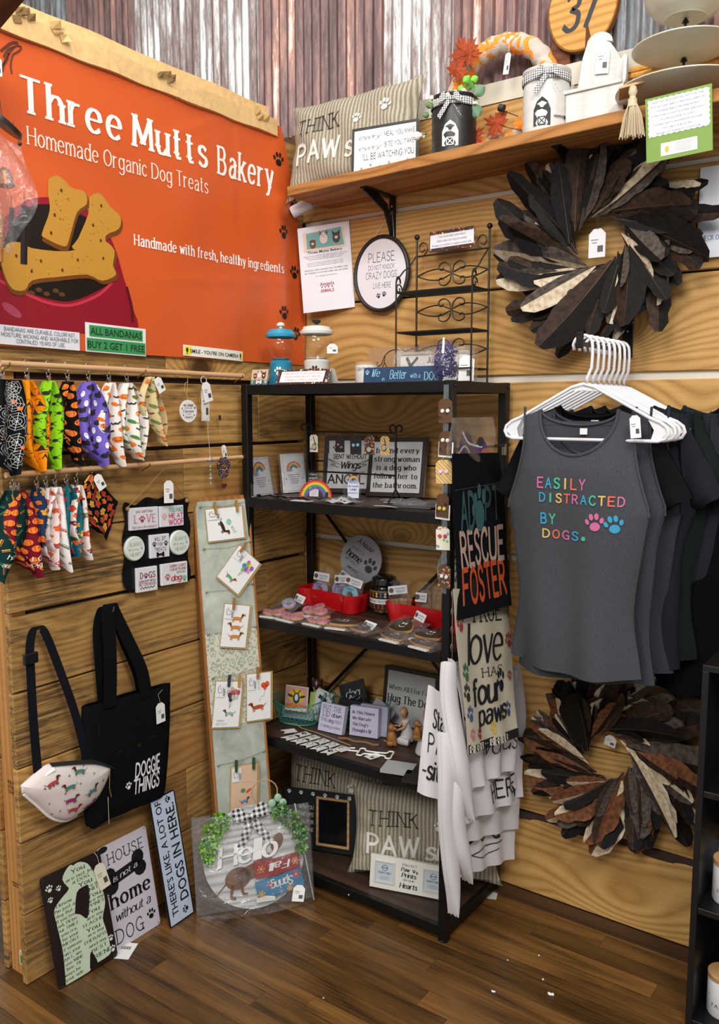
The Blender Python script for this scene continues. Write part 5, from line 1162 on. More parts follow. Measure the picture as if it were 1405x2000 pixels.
def pf(a, b, d):
    k = min(.97, math.hypot((a-cx_)/.14, (b-cz_)/.09)); return (a, -.035-.032*math.sqrt(max(0, 1-k**2.5))-d, b)
P = Print(sp_, pf, .003, 'dachshund_print')
def dachs(P, x, z, s, c, c2, r=0., lay=3, fl=1):
    co, si = cos(r), sin(r)
    def e(a, b, rx, ry, ink, l=0, t=0.): a *= fl; P.ell(x+(a*co-b*si)*s, z+(a*si+b*co)*s, rx*s, ry*s, ink, lay+l, 10, r+t*fl)
    e(0, 0, 1., .30, c2); e(.95, .35, .18, .4, c, 0, -.5); e(1.15, .62, .34, .2, c, 1); e(1.42, .56, .2, .1, c, 1); e(1.02, .5, .12, .28, '#3a1c10', 2)
    for q in (-.75, -.5, .6, .82): e(q, -.38, .08, .24, c, 0)
    e(-1.15, .2, .3, .05, c, 0, -.7); return P
for x, z, c, c2, r, fl in ((.075, .135, '#5a2a1c', '#a8343c', .2, 1), (.125, .108, '#6a3420', '#3f7f78', 0, -1), (.16, .140, '#40281c', '#3f7f78', -.2, -1), (.125, .070, '#5a2a3c', '#8f2a6a', -.15, 1), (.195, .068, '#3a221c', '#3a7a80', .3, 1), (.135, .038, '#a8343c', '#b8404a', -.2, 1), (.19, .025, '#3a1c1c', '#7a1f2c', .1, 1)): dachs(P, x, z, .017, c, c2, r, 3, fl)
for k in range(15): P.paw(.045+.016*k % .2, .04+(k*37 % 11)*.011, .0035, '#1c1512', k)
P.done()
MB().sheet(lambda u, v: (lambda p: (p[0], -.052+.012*abs(2*v-1)-.006*sin(PI*u), p[1]+(v-.5)*.012))(spl([(.085, .176), (.16, .158), (.225, .136), (.284, .098)], 6)[min(18, int(u*18+.5))]), 18, 2, .003).build('zip_edge', M('#15171c', .7), sp_, smooth=True)
MB().tube([(a, -.035, b) for a, b in spl([(.008, .122), (.04, .082), (.085, .026), (.13, .0), (.165, .002)], 5)], .004, 6).build('white_piping', WHITE, sp_, smooth=True)
MB().sheet(lambda u, v: (.0+.088*u, -.04-.02*sin(PI*v)*u, .148+.028*u-v*.020), 8, 4, .002).build('white_panel', M('#dedcdc', .6), sp_, smooth=True)
WEB = woven('black_webbing', '#101116', '#1c1e24', 900, .8, .5)
strap('strap', [(.052, -.035, .168), (.050, -.03, .30), (.052, -.025, .42), (.056, -.02, .50), (.07, -.016, .545), (.09, -.016, .552), (.108, -.02, .52), (.14, -.025, .42), (.175, -.03, .30), (.195, -.035, .20), (.205, -.035, .15)], .025, .002, WEB, sp_)
MB().tube([(.084, .02, .536), (.084, -.02, .532), (.084, -.024, .548)], .0016, 6).build('hook', STEEL, sp_)
bk_ = MB(); bk_.box((.030, -.034, .462), (.072, -.022, .492)); bk_.build('buckle', M('#0c0c0e', .35), sp_, bevel=.003)
MB().box((.192, -.042, .125), (.235, -.030, .150)).build('buckle', M('#0c0c0e', .35), sp_, bevel=.003)
string(sp_, [(.27, -.05, .10), (.262, -.055, .05), (.268, -.055, .02)]); price_tag(sp_, Matrix.Translation((.256, -.056, -.055)) @ Matrix.Rotation(.9, 4, 'Z'), .030, .075, '#d6d1c0')
# ================================================================ leaning tin signs
S2, S3, S4, S5 = 1.2865, .8845, .4775, .0495
def tin(name, label, mtx, W, H, col, fn, edge='#8d8a86'):
    mb = MB(); mb.prism(rrect(W, H, .010), 0, .0012); o = mb.build(name, [M(col, .3, spec=.6)], mtx=mtx); tag(o, label, 'sign')
    for x, z in ((.007, .007), (W-.007, .007), (.007, H-.007), (W-.007, H-.007)): MB().lathe([(0, 0), (.0018, 0)], 8, mtx=Matrix.Translation((x, -.0004, z)) @ Matrix.Rotation(PI/2, 4, 'X')).build('hole', M('#3a2a1a', .9), o)
    P = Print(o, lambda u, v, d: (u, -d, v)); fn(P, W, H); P.done(rough=.35); return o
def p_dog(P, W, H):
    def pl(L, ink, lay):
        L = spl([(a*W, b*H) for a, b in L+[L[0]]], 3)[:-1]; bm = bmesh.new(); f = bm.faces.new([bm.verts.new((a, b, 0)) for a, b in L]); bmesh.ops.triangulate(bm, faces=[f]); bm.verts.index_update()
        P.raw([tuple(v.co[:2]) for v in bm.verts], [tuple(v.index for v in f.verts) for f in bm.faces], ink, lay); bm.free()
    G = '#bccdb4'; B = '#1c0f10'
    pl([(.12, .01), (.16, .30), (.14, .55), (.14, .68), (.28, .75), (.40, .79), (.46, .87), (.50, .96), (.62, .985), (.74, .95), (.80, .90), (.86, .80), (.93, .66), (.94, .52), (.86, .40), (.88, .28), (.90, .12), (.86, .05), (.55, .04), (.50, .01)], G, 1)
    pl([(.42, .80), (.34, .90), (.42, .97), (.52, .99), (.56, .9)], G, 2); pl([(.44, .56), (.52, .73), (.66, .755), (.72, .74), (.70, .62), (.62, .47), (.52, .53)], B, 2); pl([(.52, .03), (.58, .17), (.66, .03)], B, 2)
    for s, x, y, w, h in (('You', .60, .93, .24, .036), ('are not just', .64, .875, .52, .026), ('a DOG', .62, .835, .28, .026), ('You', .68, .785, .24, .036), ('are my', .80, .735, .28, .024), ('SANITY', .77, .70, .38, .028), ('You', .78, .645, .24, .034), ('are my', .80, .60, .28, .024), ('HAPPINESS', .76, .56, .44, .026), ('You', .72, .51, .24, .034), ('are my', .74, .46, .28, .024), ('TEACHER', .72, .415, .42, .026), ('You', .68, .36, .24, .034), ('are my', .71, .315, .28, .024), ('THERAPIST', .71, .265, .44, .026), ('and my', .71, .215, .30, .024), ('BEST', .72, .165, .26, .028), ('FRIEND', .74, .105, .38, .034)): P.text(s, W*x, H*y, W*w, H*h, 'serif', '#20241e', 0, 4)
    for k, (s, w) in enumerate((('I know', .28), ("I'm just a", .36), ('dog. But...', .34), ('If you feel', .34), ("sad, I'll be", .38), ('your SMILE', .42), ('If you cry,', .36), ("I'll be your", .38), ('COMFORT.', .42), ('And if someone', .46), ('breaks your', .40), ('HEART, we', .42), ('can use MINE', .46), ("to live. I'll", .36), ('always be', .34), ('by your side', .42))): P.text(s, W*(.31-.006*k if k > 2 else .30), H*(.70-.0435*k), W*w*.92, H*.024, 'serif', '#20241e', 0, 4)
    for x, y, r in ((.12, .88, .012), (.26, .845, .009), (.11, .78, .009), (.93, .19, .010), (.93, .09, .011)): P.paw(W*x, H*y, r, '#c9d4c4', .2)
tin('dog_verse_sign', 'dark tin sign with a pale green dog shape full of verse', T(.084, -1.181, 0, 85.8, 11.6, 1.4), .190, .311, '#1c0f10', p_dog)
def p_house(P, W, H):
    for s, x, y, w, h, st in (('HOUSE', .52, .86, .74, .10, 'slab'), ('home', .50, .46, .84, .13, 'bserif'), ('without a', .52, .30, .72, .08, 'script'), ('DOG', .38, .12, .58, .13, 'slab')): P.text(s, W*x, H*y, W*w, H*h, st, '#17171c')
    P.bone(W*.46, H*.67, W*.80, '#17171c', .12, 1).text('is not a', W*.46, H*.67, W*.52, H*.05, 'script', '#d5d0da', .12, 4).paw(W*.84, H*.15, .017, '#17171c', -.1); P.ell(W*.1, H*.97, W*.10, H*.03, '#17171c', 1)
tin('house_sign', 'pale lilac tin sign about a house and a home leaning behind the dog verse sign', T(.074, -.992, 0, 89.7, 9.9, .6), .180, .310, '#c9c4d0', p_house)
def p_here(P, W, H):
    P.rect(W*.5, H*.5, W*.90, H*.975, '#b9c6dc', 1).rect(W*.5, H*.5, W*.965, H*.993, '#14161c', 0)
    P.text("THERE'S LIKE, A LOT OF", W*.28, H*.52, H*.90, W*.24, 'font', '#15171e', PI/2, 3, .012).text('DOGS IN HERE.', W*.70, H*.53, H*.76, W*.34, 'font', '#15171e', PI/2, 3, .015).paw(W*.68, H*.075, .013, '#15171e', PI/2, 3).paw(W*.68, H*.95, .012, '#15171e', PI/2, 3)
tin('dogs_here_sign', 'tall narrow pale blue tin sign about a lot of dogs leaning behind the tote bag', T(.120, -.814, 0, 91.7, 10.1, .9), .104, .400, '#14161c', p_here)
# price tags by the signs
t = tag(MB().box((0, 0, 0), (.055, .075, .0006)).build('floor_card', M('#dcdcd8', .6), bevel=0, mtx=Matrix.Translation((.085, -1.01, .001)) @ Matrix.Rotation(.5, 4, 'Z')), 'white barcode card lying flat on the floor by the dog verse sign', 'card')
P = Print(t, lambda u, v, d: (u, v, .0006+d), name='barcode')
for k in range(8): P.rect(.012+.004*k, .05, .0015+.001*(k % 2), .014, '#222')if False else P.rect(.012+.004*k, .05, .0015+.001*(k % 2), .014, '#222222')
P.done()
so = bpy.data.objects['dog_verse_sign']; price_tag(so, Matrix.Translation((.168, -.006, .20)) @ Matrix.Rotation(-.15, 4, 'Y'), .036, .075, '#d4cdb8'); MB().tube([(.18, -.004, .27), (.176, -.006, .30), (.172, .0, .312)], .0006, 5).build('string', CREAM, so)
tag(MB().box((0, 0, 0), (.045, .045, .0006)).build('floor_card', M('#c9cac6', .6), mtx=Matrix.Translation((.815, -.105, .001)) @ Matrix.Rotation(.35, 4, 'Z')), 'small blank pale card on the floor behind the rack foot', 'card')
for k, (px, py, s) in enumerate(((1075, 1944, .006), (1061, 1914, .0035), (963, 1938, .004), (1053, 1867, .003), (992, 1876, .0025), (632, 1950, .0025))):
    q = pZ(px, py, 0); mb = MB(); mb.ball((0, 0, s*.6), s, 6, sc=(1, .8, .6))
    if k in (0, 2): mb.ball((s, s*.6, s*.5), s*.7, 6); mb.ball((-s*.8, s*.3, s*.5), s*.6, 6)
    o = mb.build('foam_crumb', M('#e8e6e2', .8), loc=(q.x, q.y, 0)); tag(o, ('largest clumped white foam crumb on the floor boards', 'white foam crumb just behind the largest one', 'clumped white foam crumb nearest below the rack foot', 'small round foam crumb between the largest crumb and the log wall', 'tiny foam crumb closest to the rack foot', 'tiny foam crumb alone towards the hello sign')[k], 'crumb', 'foam crumbs on the floor')
# ================================================================ card board
CBM = T(.142, -.614, 0, 71.8, 7.0, -.1); cbi = CBM.inverted()
def onb(u, v, M_=CBM, off=0.):
    Mi = M_.inverted(); o = Mi @ CAM; d = Mi.to_3x3() @ _ray(u, v); q = o+d*((off-o.y)/d.y); return q.x, q.z
cbd = thing('card_display_board', 'tall narrow papered display board strung with greeting cards leaning left of the rack', 'board', CBM)
m, nt, b = newmat('damask_paper'); v = coords(nt); n = noise(nt, v, 9, 5, .7, .6)
basec = ramp(nt, n, [(.3, '#8f988c'), (.5, '#aeb5a8'), (.7, '#c5c9bd')])
mp = N(nt, 'VectorMath', operation='MULTIPLY'); nt.links.new(v, mp.inputs[0]); mp.inputs[1].default_value = (1, 0, .75)
w1 = N(nt, 'TexVoronoi', feature='SMOOTH_F1'); nt.links.new(mp.outputs[0], w1.inputs['Vector']); w1.inputs['Scale'].default_value = 30; w1.inputs['Randomness'].default_value = .0
dd = math_(nt, 'SINE', math_(nt, 'ADD', math_(nt, 'MULTIPLY', w1.outputs['Distance'], 26.), math_(nt, 'MULTIPLY', noise(nt, v, 90, 3), 14.)))
sp = N(nt, 'SeparateXYZ'); nt.links.new(v, sp.inputs[0])
msk = math_(nt, 'MULTIPLY', math_(nt, 'MULTIPLY', math_(nt, 'GREATER_THAN', sp.outputs[2], .555), math_(nt, 'LESS_THAN', sp.outputs[2], .865)), math_(nt, 'GREATER_THAN', dd, .25))
pc = mix(nt, math_(nt, 'MULTIPLY', math_(nt, 'GREATER_THAN', sp.outputs[2], .555), math_(nt, 'LESS_THAN', sp.outputs[2], .865)), basec, lin('#cdcdbb'))
nt.links.new(mix(nt, math_(nt, 'MULTIPLY', msk, .75), pc, lin('#8f9286')), b.inputs['Base Color']); b.inputs['Roughness'].default_value = .5
MB().box((.0, .002, 0), (.205, .02, 1.305)).build('backing', wood('board_wood', '#b27a45', '#8a5428', rings=4, knot=0, stretch=(6, 6, .7), var=.02), cbd)
for x in (0, .197): MB().box((x, -.004, 0), (x+.008, .02, 1.305)).build('edge_strip', bpy.data.materials['board_wood'], cbd, bevel=.001)
MB().box((.008, -.0005, 0), (.197, .002, 1.292)).build('paper_face', m, cbd)
pins = [((390, 990), (482, 979)), ((397, 1072), (487, 1057)), ((402, 1156), (492, 1139)), ((406, 1238), (498, 1223)), ((414, 1324), (505, 1302)), ((425, 1494), (514, 1466))]
for a, c in pins:
    (x0, z0), (x1, z1) = onb(*a), onb(*c)
    for x, z in ((x0, z0), (x1, z1)): MB().ball((x, -.006, z), .0042, 8).build('push_pin', M('#b5b2a8', .2, .8), cbd, smooth=True)
    MB().tube([(x0, -.006, z0), ((x0+x1)/2, -.006, min(z0, z1)-.004), (x1, -.006, z1)], .0006, 5).build('string', M('#6f6a58', .8), cbd)
def gcard(label, TL, TR, BL, col, draw, env=(1, 1), clip=(.5,), clipc='#9a6a38', env_rot=0.):
    a, b_, c = [Vector((p[0], -.010, p[1])) for p in (onb(*TL), onb(*TR), onb(*BL))]
    W, H = (b_-a).length, (a-c).length; ang = math.atan2(b_.z-a.z, b_.x-a.x)
    m = CBM @ Matrix.Translation(c) @ Matrix.Rotation(-ang, 4, 'Y')
    t = thing('greeting_card', label, 'card', m, 'dachshund cards clipped to the display board')
    MB().box((0, 0, 0), (W, .0012, H)).build('card', M(col, .6), t)
    MB().box((-.004*(env[0] < 0)-.001, .0022, -.005), (W+.008*env[0]*(env[0] > 0)+.001, .0034, H+.003)).build('envelope', M('#b0925e', .8), t)
    P = Print(t, name='printed_picture'); draw(P, W, H); P.done()
    k = MB().prism([(0, 0), (W*.34, 0), (W*.34, H*.30), (0, H*.30)], -.0024, -.0018).build('price_label', M('#e2e2e2', .6), t, loc=(W*.02, 0, H*.66))
    P = Print(k, lambda u, v, d: (u, -.0024-d, v), name='barcode'); P.line([(W*.05, H*.2), (W*.12, H*.27), (W*.15, H*.18), (W*.26, H*.22), (W*.2, H*.1), (W*.08, H*.1), (W*.05, H*.2)], .0012, '#20302c', 2, False)
    for i in range(6): P.rect(W*.29, H*(.04+.026*i), W*.07, H*.013, '#333333')
    P.done()
    for x in clip:
        cp = MB(); cp.box((-.0035, -.008, -.018), (.0035, -.004, .020)); cp.box((-.0035, -.003, -.018), (.0035, .0, .020)); cp.tube([(-.0045, -.004, .002), (.0045, -.004, .002)], .0028, 8)
        cp.build('clothespin', M(clipc if not isinstance(clipc, tuple) else clipc[clip.index(x)], .7), t, mtx=Matrix.Translation((W*x, -.002, H+.003)))
    return t
def d_a(P, W, H): dachs(P, W*.42, H*.42, W*.16, '#2c1a14', '#2c1a14', -1.25, 1, 1); P.ell(W*.60, H*.55, W*.07, H*.10, '#8fc2b0', 2); P.text('woof', W*.72, H*.30, W*.2, H*.12, 'thin', '#2a2a2a', -1.2); P.poly([(W*.52, H*.2), (W*.6, H*.16), (W*.55, H*.26)], '#d98a3a', 2)
def balloons(P, x, y, s, cols, n=9):
    for k in range(n): a = k*2.4; r = s*math.sqrt(k/n); P.line([(x+r*cos(a), y+r*sin(a)), (x-s*.5, y-s*2.2)], s*.02, '#9a9a9a', 1, False); P.ell(x+r*cos(a), y+r*sin(a), s*.34, s*.42, cols[k % len(cols)], 2+k % 3)
def d_b(P, W, H): balloons(P, W*.68, H*.70, W*.20, ['#c95a9a', '#7fae5a', '#8a5ac0', '#d8c93c', '#4a8ac0', '#e08ab0']); dachs(P, W*.38, H*.20, W*.17, '#b5622c', '#4fa378', -.2)
def d_c(P, W, H): 
    for k, z in enumerate((.68, .47, .25)): dachs(P, W*.52, H*z, W*.22, '#b06f34', '#c4843e', .02, 2, 1 if k % 2 == 0 else -1)
def d_d(P, W, H): balloons(P, W*.68, H*.72, W*.22, ['#34383a', '#c23a6c', '#a8b9aa', '#9c8a3c', '#3c4244', '#c9c0b4', '#d09aa8'], 10); dachs(P, W*.60, H*.30, W*.17, '#7a3a24', '#8fb5a8', 0, 2, -1); P.text('happy', W*.28, H*.15, W*.3, H*.04, 'tscript', '#333333').text('BIRTHDAY', W*.34, H*.07, W*.42, H*.05, 'thin', '#777777')
def d_e(P, W, H): dachs(P, W*.46, H*.28, W*.26, '#a8501e', '#a8501e', .08, 2, -1); P.ell(W*.68, H*.74, W*.10, H*.06, '#d8562c', 2).ell(W*.84, H*.76, W*.10, H*.06, '#d8562c', 2).poly([(W*.58, H*.73), (W*.93, H*.74), (W*.75, H*.62)], '#d8562c', 2); P.line([(W*.75, H*.62), (W*.70, H*.52), (W*.60, H*.50), (W*.5, H*.4)], .0008, '#6a6a6a').text('PLAY DAY', W*.48, H*.74, W*.34, H*.05, 'thin', '#333333', -1.4)
def d_f(P, W, H): P.ell(W*.45, H*.44, W*.09, H*.05, '#4a8a5a', 2).ell(W*.66, H*.42, W*.12, H*.03, '#d8502c', 2, rot=.5).text('CELEBRATE', W*.6, H*.62, W*.3, H*.02, 'thin', '#d88a5a'); dachs(P, W*.50, H*.20, W*.14, '#5a3420', '#5a9ac0', .1)
gcard('white card with a dancing black dachshund clipped to the board top', (399, 996), (469, 989), (405, 1058), '#e6e6e4', d_a, clip=(.25, .85), clipc='#a07c3c')
gcard('tilted white card with a dachshund holding bright balloons', (466, 1066), (505, 1101), (422, 1126), '#e6e6e4', d_b, clip=(.12,))
gcard('white card with three stacked tan dachshunds', (442, 1180), (490, 1184), (428, 1262), '#e6e6e4', d_c, clip=(.32,))
gcard('white birthday card with dark and pink balloons over a dachshund', (413, 1331), (464, 1331), (412, 1420), '#e6e6e4', d_d, clip=(.45, .85), clipc=('#20304a', '#b08a3c'))
gcard('white card with a red brown dachshund and an orange heart balloon', (474, 1318), (520, 1313), (480, 1408), '#e6e6e4', d_e, clip=(.42,))
gcard('peach card with a tiny dachshund near the board foot', (443, 1499), (494, 1491), (448, 1585), '#d9b79a', d_f, clip=(.15, .82), clipc='#234a2c')
# ================================================================ wreath sign in a zip bag
HB = T(.165, -.705, .006, 50, 12, 1); hx, hz, hr = .158, .160, .160
hs = thing('hello_sign', 'round white hello sign with greenery in a clear zip bag on the floor', 'sign', HB)
PLW = wood('white_plank_print', '#d8d8d8', '#8c8e92', rings=5, knot=0, rough=.5, var=0, lines=42., con=.55)
MB().lathe([(0, 0), (hr, 0), (hr, .006), (0, .006)], 64, mtx=Matrix.Rotation(PI/2, 4, 'X')).build('disc', PLW, hs, loc=(hx, 0, hz))
P = Print(hs, lambda u, v, d: (hx+u, -.006-d, hz+v), .0008)
P.text('Hello', -.02, .015, .20, .060, 'bscript', '#77797c', .10, 1).text('Hello', -.022, .018, .20, .060, 'bscript', '#f2f2f2', .10, 5).done()
P = Print(hs, lambda u, v, d: (hx+u, -.006-d, hz+v), .0008, 'dachshund_cutout')
P.ell(-.055, -.060, .042, .034, '#6f4c34', 2, rot=.3).ell(.03, -.02, .03, .022, '#6f4c34', 2, rot=.7).rect(-.01, -.045, .10, .044, '#6f4c34', 2, .35)
P.line([(-.09, -.07), (-.115, -.095), (-.125, -.11)], .004, '#6f4c34').line([(-.072, -.08), (-.078, -.115), (-.064, -.12)], .010, '#6f4c34').line([(-.045, -.082), (-.040, -.108), (-.026, -.112)], .009, '#6f4c34').ell(.075, .035, .018, .030, '#6f4c34', 2, rot=-.5).done()
def sleeve(nm, x, z, w, h, r, col, txt, dots):
    o = MB().prism([(-w/2, -h/2), (-w*.25, -h*.56), (w*.25, -h*.50), (w/2, -h*.56), (w/2, h/2), (0, h*.42), (-w/2, h/2)][::1], -.004, .002).build(nm, M(col, .7, bmp=.2, bs=200), hs, mtx=Matrix.Translation((hx+x, -.013, hz+z)) @ Matrix.Rotation(-r, 4, 'Y'))
    P = Print(o, lambda u, v, d: (u, -.004-d, v)); P.text(txt, w*.05, 0, w*.5, h*.42, 'bscript', '#e8e4e0', PI)
    for a, b, s, c in dots:
        for k in range(6): P.ell(a*w+s*cos(k*PI/3), b*h+s*sin(k*PI/3), s*.55, s*.35, c, 2, 8, k*PI/3)
        P.ell(a*w, b*h, s*.4, s*.4, '#e0c040', 3, 8)
    P.done(); return o
sleeve('fall_sleeve', .070, -.035, .145, .052, .08, '#8c1f26', 'Fall', ((-.36, .0, .009, '#c9702c'), (.40, .05, .008, '#c98a6a')))
sleeve('spring_sleeve', .075, -.092, .150, .058, .20, '#2f76a0', 'Spring', ((-.42, -.2, .008, '#e09a3c'), (-.20, .1, .007, '#c9404a'), (.38, .2, .009, '#d8405a'), (.0, -.42, .007, '#6a8ad0'), (.18, -.4, .007, '#e0a83c')))
MB().prism([(-.03, -.008), (.03, -.008), (.03, .004), (0, .010), (-.03, .004)], -.004, 0).build('white_trim', M('#e0dedb', .7), hs, loc=(hx+.028, -.014, hz-.132))
bow = MB(); BC = gingham('buffalo_check', '#e6e6e8', '#15161c', 62)
for s in (-1, 1):
    bow.sheet(lambda u, v, s=s: (s*(.005+.052*u), -.018-.012*sin(PI*u), .014*sin(u*2.6)+(v-.5)*.044*(.35+.65*sin(u*2.4))), 12, 4, .0015)
    bow.sheet(lambda u, v, s=s: (s*(.002+.045*u)+(v-.5)*.030, -.012-.004*sin(u*5), -.01-.085*u), 8, 3, .0015)
bow.ball((0, -.025, 0), .010, 8); bow.build('bow', BC, hs, smooth=True, mtx=Matrix.Translation((hx-.005, 0, hz+.130)) @ Matrix.Rotation(-.12, 4, 'Y'))
MB().tube([(hx+.0, -.004, hz+.15)]+[(hx+.045+.042*cos(a), -.004, hz+.195+.038*sin(a)) for a in [PI*1.25-i*.42 for i in range(15)]], .0022, 6).build('rope_handle', M('#a98f62', .9), hs, smooth=True)
def greens(nm, pts, cols, n, s):
    mb = MB()
    for k in range(n):
        cx, cz, r = pts[k % len(pts)]; a = rng.uniform(0, 2*PI); rr = r*math.sqrt(rng.random()); x, z = cx+rr*cos(a), cz+rr*sin(a); y = -.010-rng.random()*.025; t_ = rng.uniform(0, 6); q = s*rng.uniform(.7, 1.2)
        d = Vector((cos(t_), -.4, sin(t_)))*q; w = Vector((-sin(t_), .2, cos(t_)))*q*.4; p = Vector((x, y, z)); mb.add([p, p+d*.5+w, p+d, p+d*.5-w], [(0, 1, 2, 3)], k % 3)
    mb.build(nm, [M(c, .5) for c in cols], hs, kind='stuff')
greens('foliage', [(hx-.125, hz+.095, .032), (hx-.14, hz+.05, .028), (hx-.10, hz+.125, .028), (hx-.145, hz+.02, .016)], ['#2f6a1f', '#5fa02c', '#86b83c'], 520, .011)
greens('foliage', [(hx+.09, hz+.13, .028), (hx+.125, hz+.10, .03), (hx+.145, hz+.055, .024), (hx+.15, hz+.01, .015)], ['#234f1c', '#3c7a2c', '#6f9a4c'], 480, .010)
for x, z in ((.065, .16), (.085, .175), (.10, .158)): MB().ball((hx+x, -.02, hz+z), .012, 8, sc=(1, .3, 1.1)).build('eucalyptus_leaf', M('#8fb39a', .5), hs, smooth=True)
ZB = plastic_film('zip_bag_film', .07, '#e4e6ea', 22, 1.6)
MB().grid(lambda u, v: (-.035+.385*u-.012*(1-v)*(.5-u)*-1, -.046*sin(PI*u)**.5-.004+.004*sin(u*17+v*5)+.003*sin(v*23+u*9), -.004+v*(.305-.02*u+.008*sin(u*9))), 40, 30).build('zip_bag', ZB, hs, smooth=True)
MB().box((-.03, .010, 0), (.345, .0105, .30)).build('bag_back', plastic_film('zip_bag_back', .10, '#bfc2c6', 22, .6), hs)
MB().tube([(.340, -.012, .0), (.318, -.022, .15), (.296, -.018, .31)], .0018, 6).build('zip_seal', M('#c9ccd2', .3, spec=.8), hs, smooth=True)
price_tag(hs, Matrix.Translation((.262, -.056, .022)) @ Matrix.Rotation(.2, 4, 'Y'), .038, .050)
# ================================================================ second tier
def rainbow(P, cx, cy, r, cols=('#b8402c', '#d8802c', '#d8b83c', '#5a8a3c', '#2c6a9c', '#34508c'), a0=15, a1=172, w=.12):
    for k, c in enumerate(cols): P.arc(cx, cy, r*(1-w*k-.05), a0, a1, r*w*1.06, c, 2)
    P.ell(cx-r*.75, cy-r*.05, r*.35, r*.22, '#8a8fa4', 3).ell(cx-r*.4, cy-r*.12, r*.25, r*.16, '#9a9fb2', 3)
for nm, mt, W, H, rx in (('white keepsake card with a rainbow nearest the left wall on the second tier', T(.071, -.366, S2, 97, 10), .125, .131, .5), ('white keepsake card with a rainbow beside the earring stand', T(.066, -.200, S2, 68, 8.8, 1), .092, .136, .52)):
    o, P = sign('keepsake_card', nm, mt, W, H, .006, '#cfd0d4', lines=()); rainbow(P, W*rx, H*.60, W*.30)
    for k in range(5): P.rect(W*.5, H*(.46-.055*k), W*(.5-.05*k), H*.012, '#5a5c66')
    framebars_ = [(W*.06, H*.04), (W*.94, H*.04), (W*.94, H*.96), (W*.06, H*.96), (W*.06, H*.04)]; P.line(framebars_, .0008, '#7a7c86', 2, False)
    P.paw(W*.16, H*.36, .003, '#3a3a44').paw(W*.85, H*.36, .003, '#3a3a44').done()
    MB().sheet(lambda u, v: (-.006+u*(W+.02), -.004-.003*sin(u*8+v*3), v*(H+.004)), 10, 8, .014).build('film_sleeve', FILM, o, smooth=True)
FR = M('#2a1a16', .5)
o, P = sign('framed_sign', 'dark framed angel saying with wings on the second tier', T(.154, -.096, S2, 14, 11, 1), .190, .199, .012, '#d3d4d8', frame=1, fw=.015, fcol='#2a1a16',
    lines=[('SENT WITHOUT', .52, .64, .66, .075, 'bold'), ('Wings', .55, .49, .40, .12, 'bscript'), ('SO WE CAN KNOW THE', .5, .365, .66, .03, 'sans'), ('ANGEL', .46, .24, .74, .15, 'bold')])
P.paw(.045, .158, .013, '#15151a')
for s in (-1, 1): P.line([(.095+s*.030, .098), (.095+s*.06, .112), (.095+s*.078, .118), (.095+s*.05, .100), (.095+s*.068, .10), (.095+s*.036, .088)], .0016, '#15151a')
P.done()
o, P = sign('framed_sign', 'dark framed strong woman and dog saying on the second tier', T(.350, -.105, S2, 8, 12, 1), .210, .199, .012, '#d8d9dd', frame=1, fw=.014, fcol='#2a1a16',
    lines=[('behind every', .50, .78, .76, .082, 'bserif'), ('strong woman', .50, .635, .80, .082, 'bserif'), ('is a dog who', .50, .49, .70, .082, 'bserif'), ('follows her to', .50, .345, .76, .082, 'bserif'), ('the bathroom.', .50, .19, .78, .082, 'bserif')]); P.done()
# earring stand
ez = S2; e1 = pY(773, 955, -.215); e0 = pY(600, 955, -.215)
es = thing('jewellery_stand', 'black wrought iron jewellery rail with curled tops on the second tier', 'stand', T(0, 0, 0))
zt = pY(775, 846, -.215).z; zl_ = pY(700, 925, -.215).z
for x in (e0.x, e1.x):
    MB().tube([(x, -.215, ez+.035), (x, -.215, zt+.004)], .0036, 8).build('post', BLACK, es, smooth=True)
    for s in (-1, 1):
        MB().tube([(x, -.215, ez+.04), (x, -.215+s*.02, ez+.02), (x, -.215+s*.04, ez+.004)], .003, 7).build('foot', BLACK, es, smooth=True)
        MB().tube([(x, -.215, zt)]+[(x+s*(.012+.0115*cos(a)), -.215, zt+.014+.011*sin(a)) for a in [PI-i*.55 for i in range(9)]], .0028, 7).build('curl', BLACK, es, smooth=True)
for z in (zt, zl_): MB().tube([(e0.x, -.215, z), (e1.x, -.215, z)], .0028, 8).build('bar', BLACK, es, smooth=True)
LEO = motif('leopard_card', '#56381f', ['#2a1c14', '#4a3020', '#38241a'], 75); STRI = banded('stripe_card', ['#7fb0b8', '#d8c95a', '#c9583c', '#e0dccc', '#c9583c', '#d8c95a'], 42, 3, .6, .02)
FLO = motif('paw_card', '#ddd8c8', ['#c9707a', '#7fae6a', '#5aa0a8', '#ddd8c8', '#ddd8c8'], 100); DRK = M('#1d1d22', .6); TXT = motif('word_card', '#5a3c30', ['#c97a4a', '#8ab0a0', '#d8b85a', '#5a3c30', '#5a3c30'], 160)
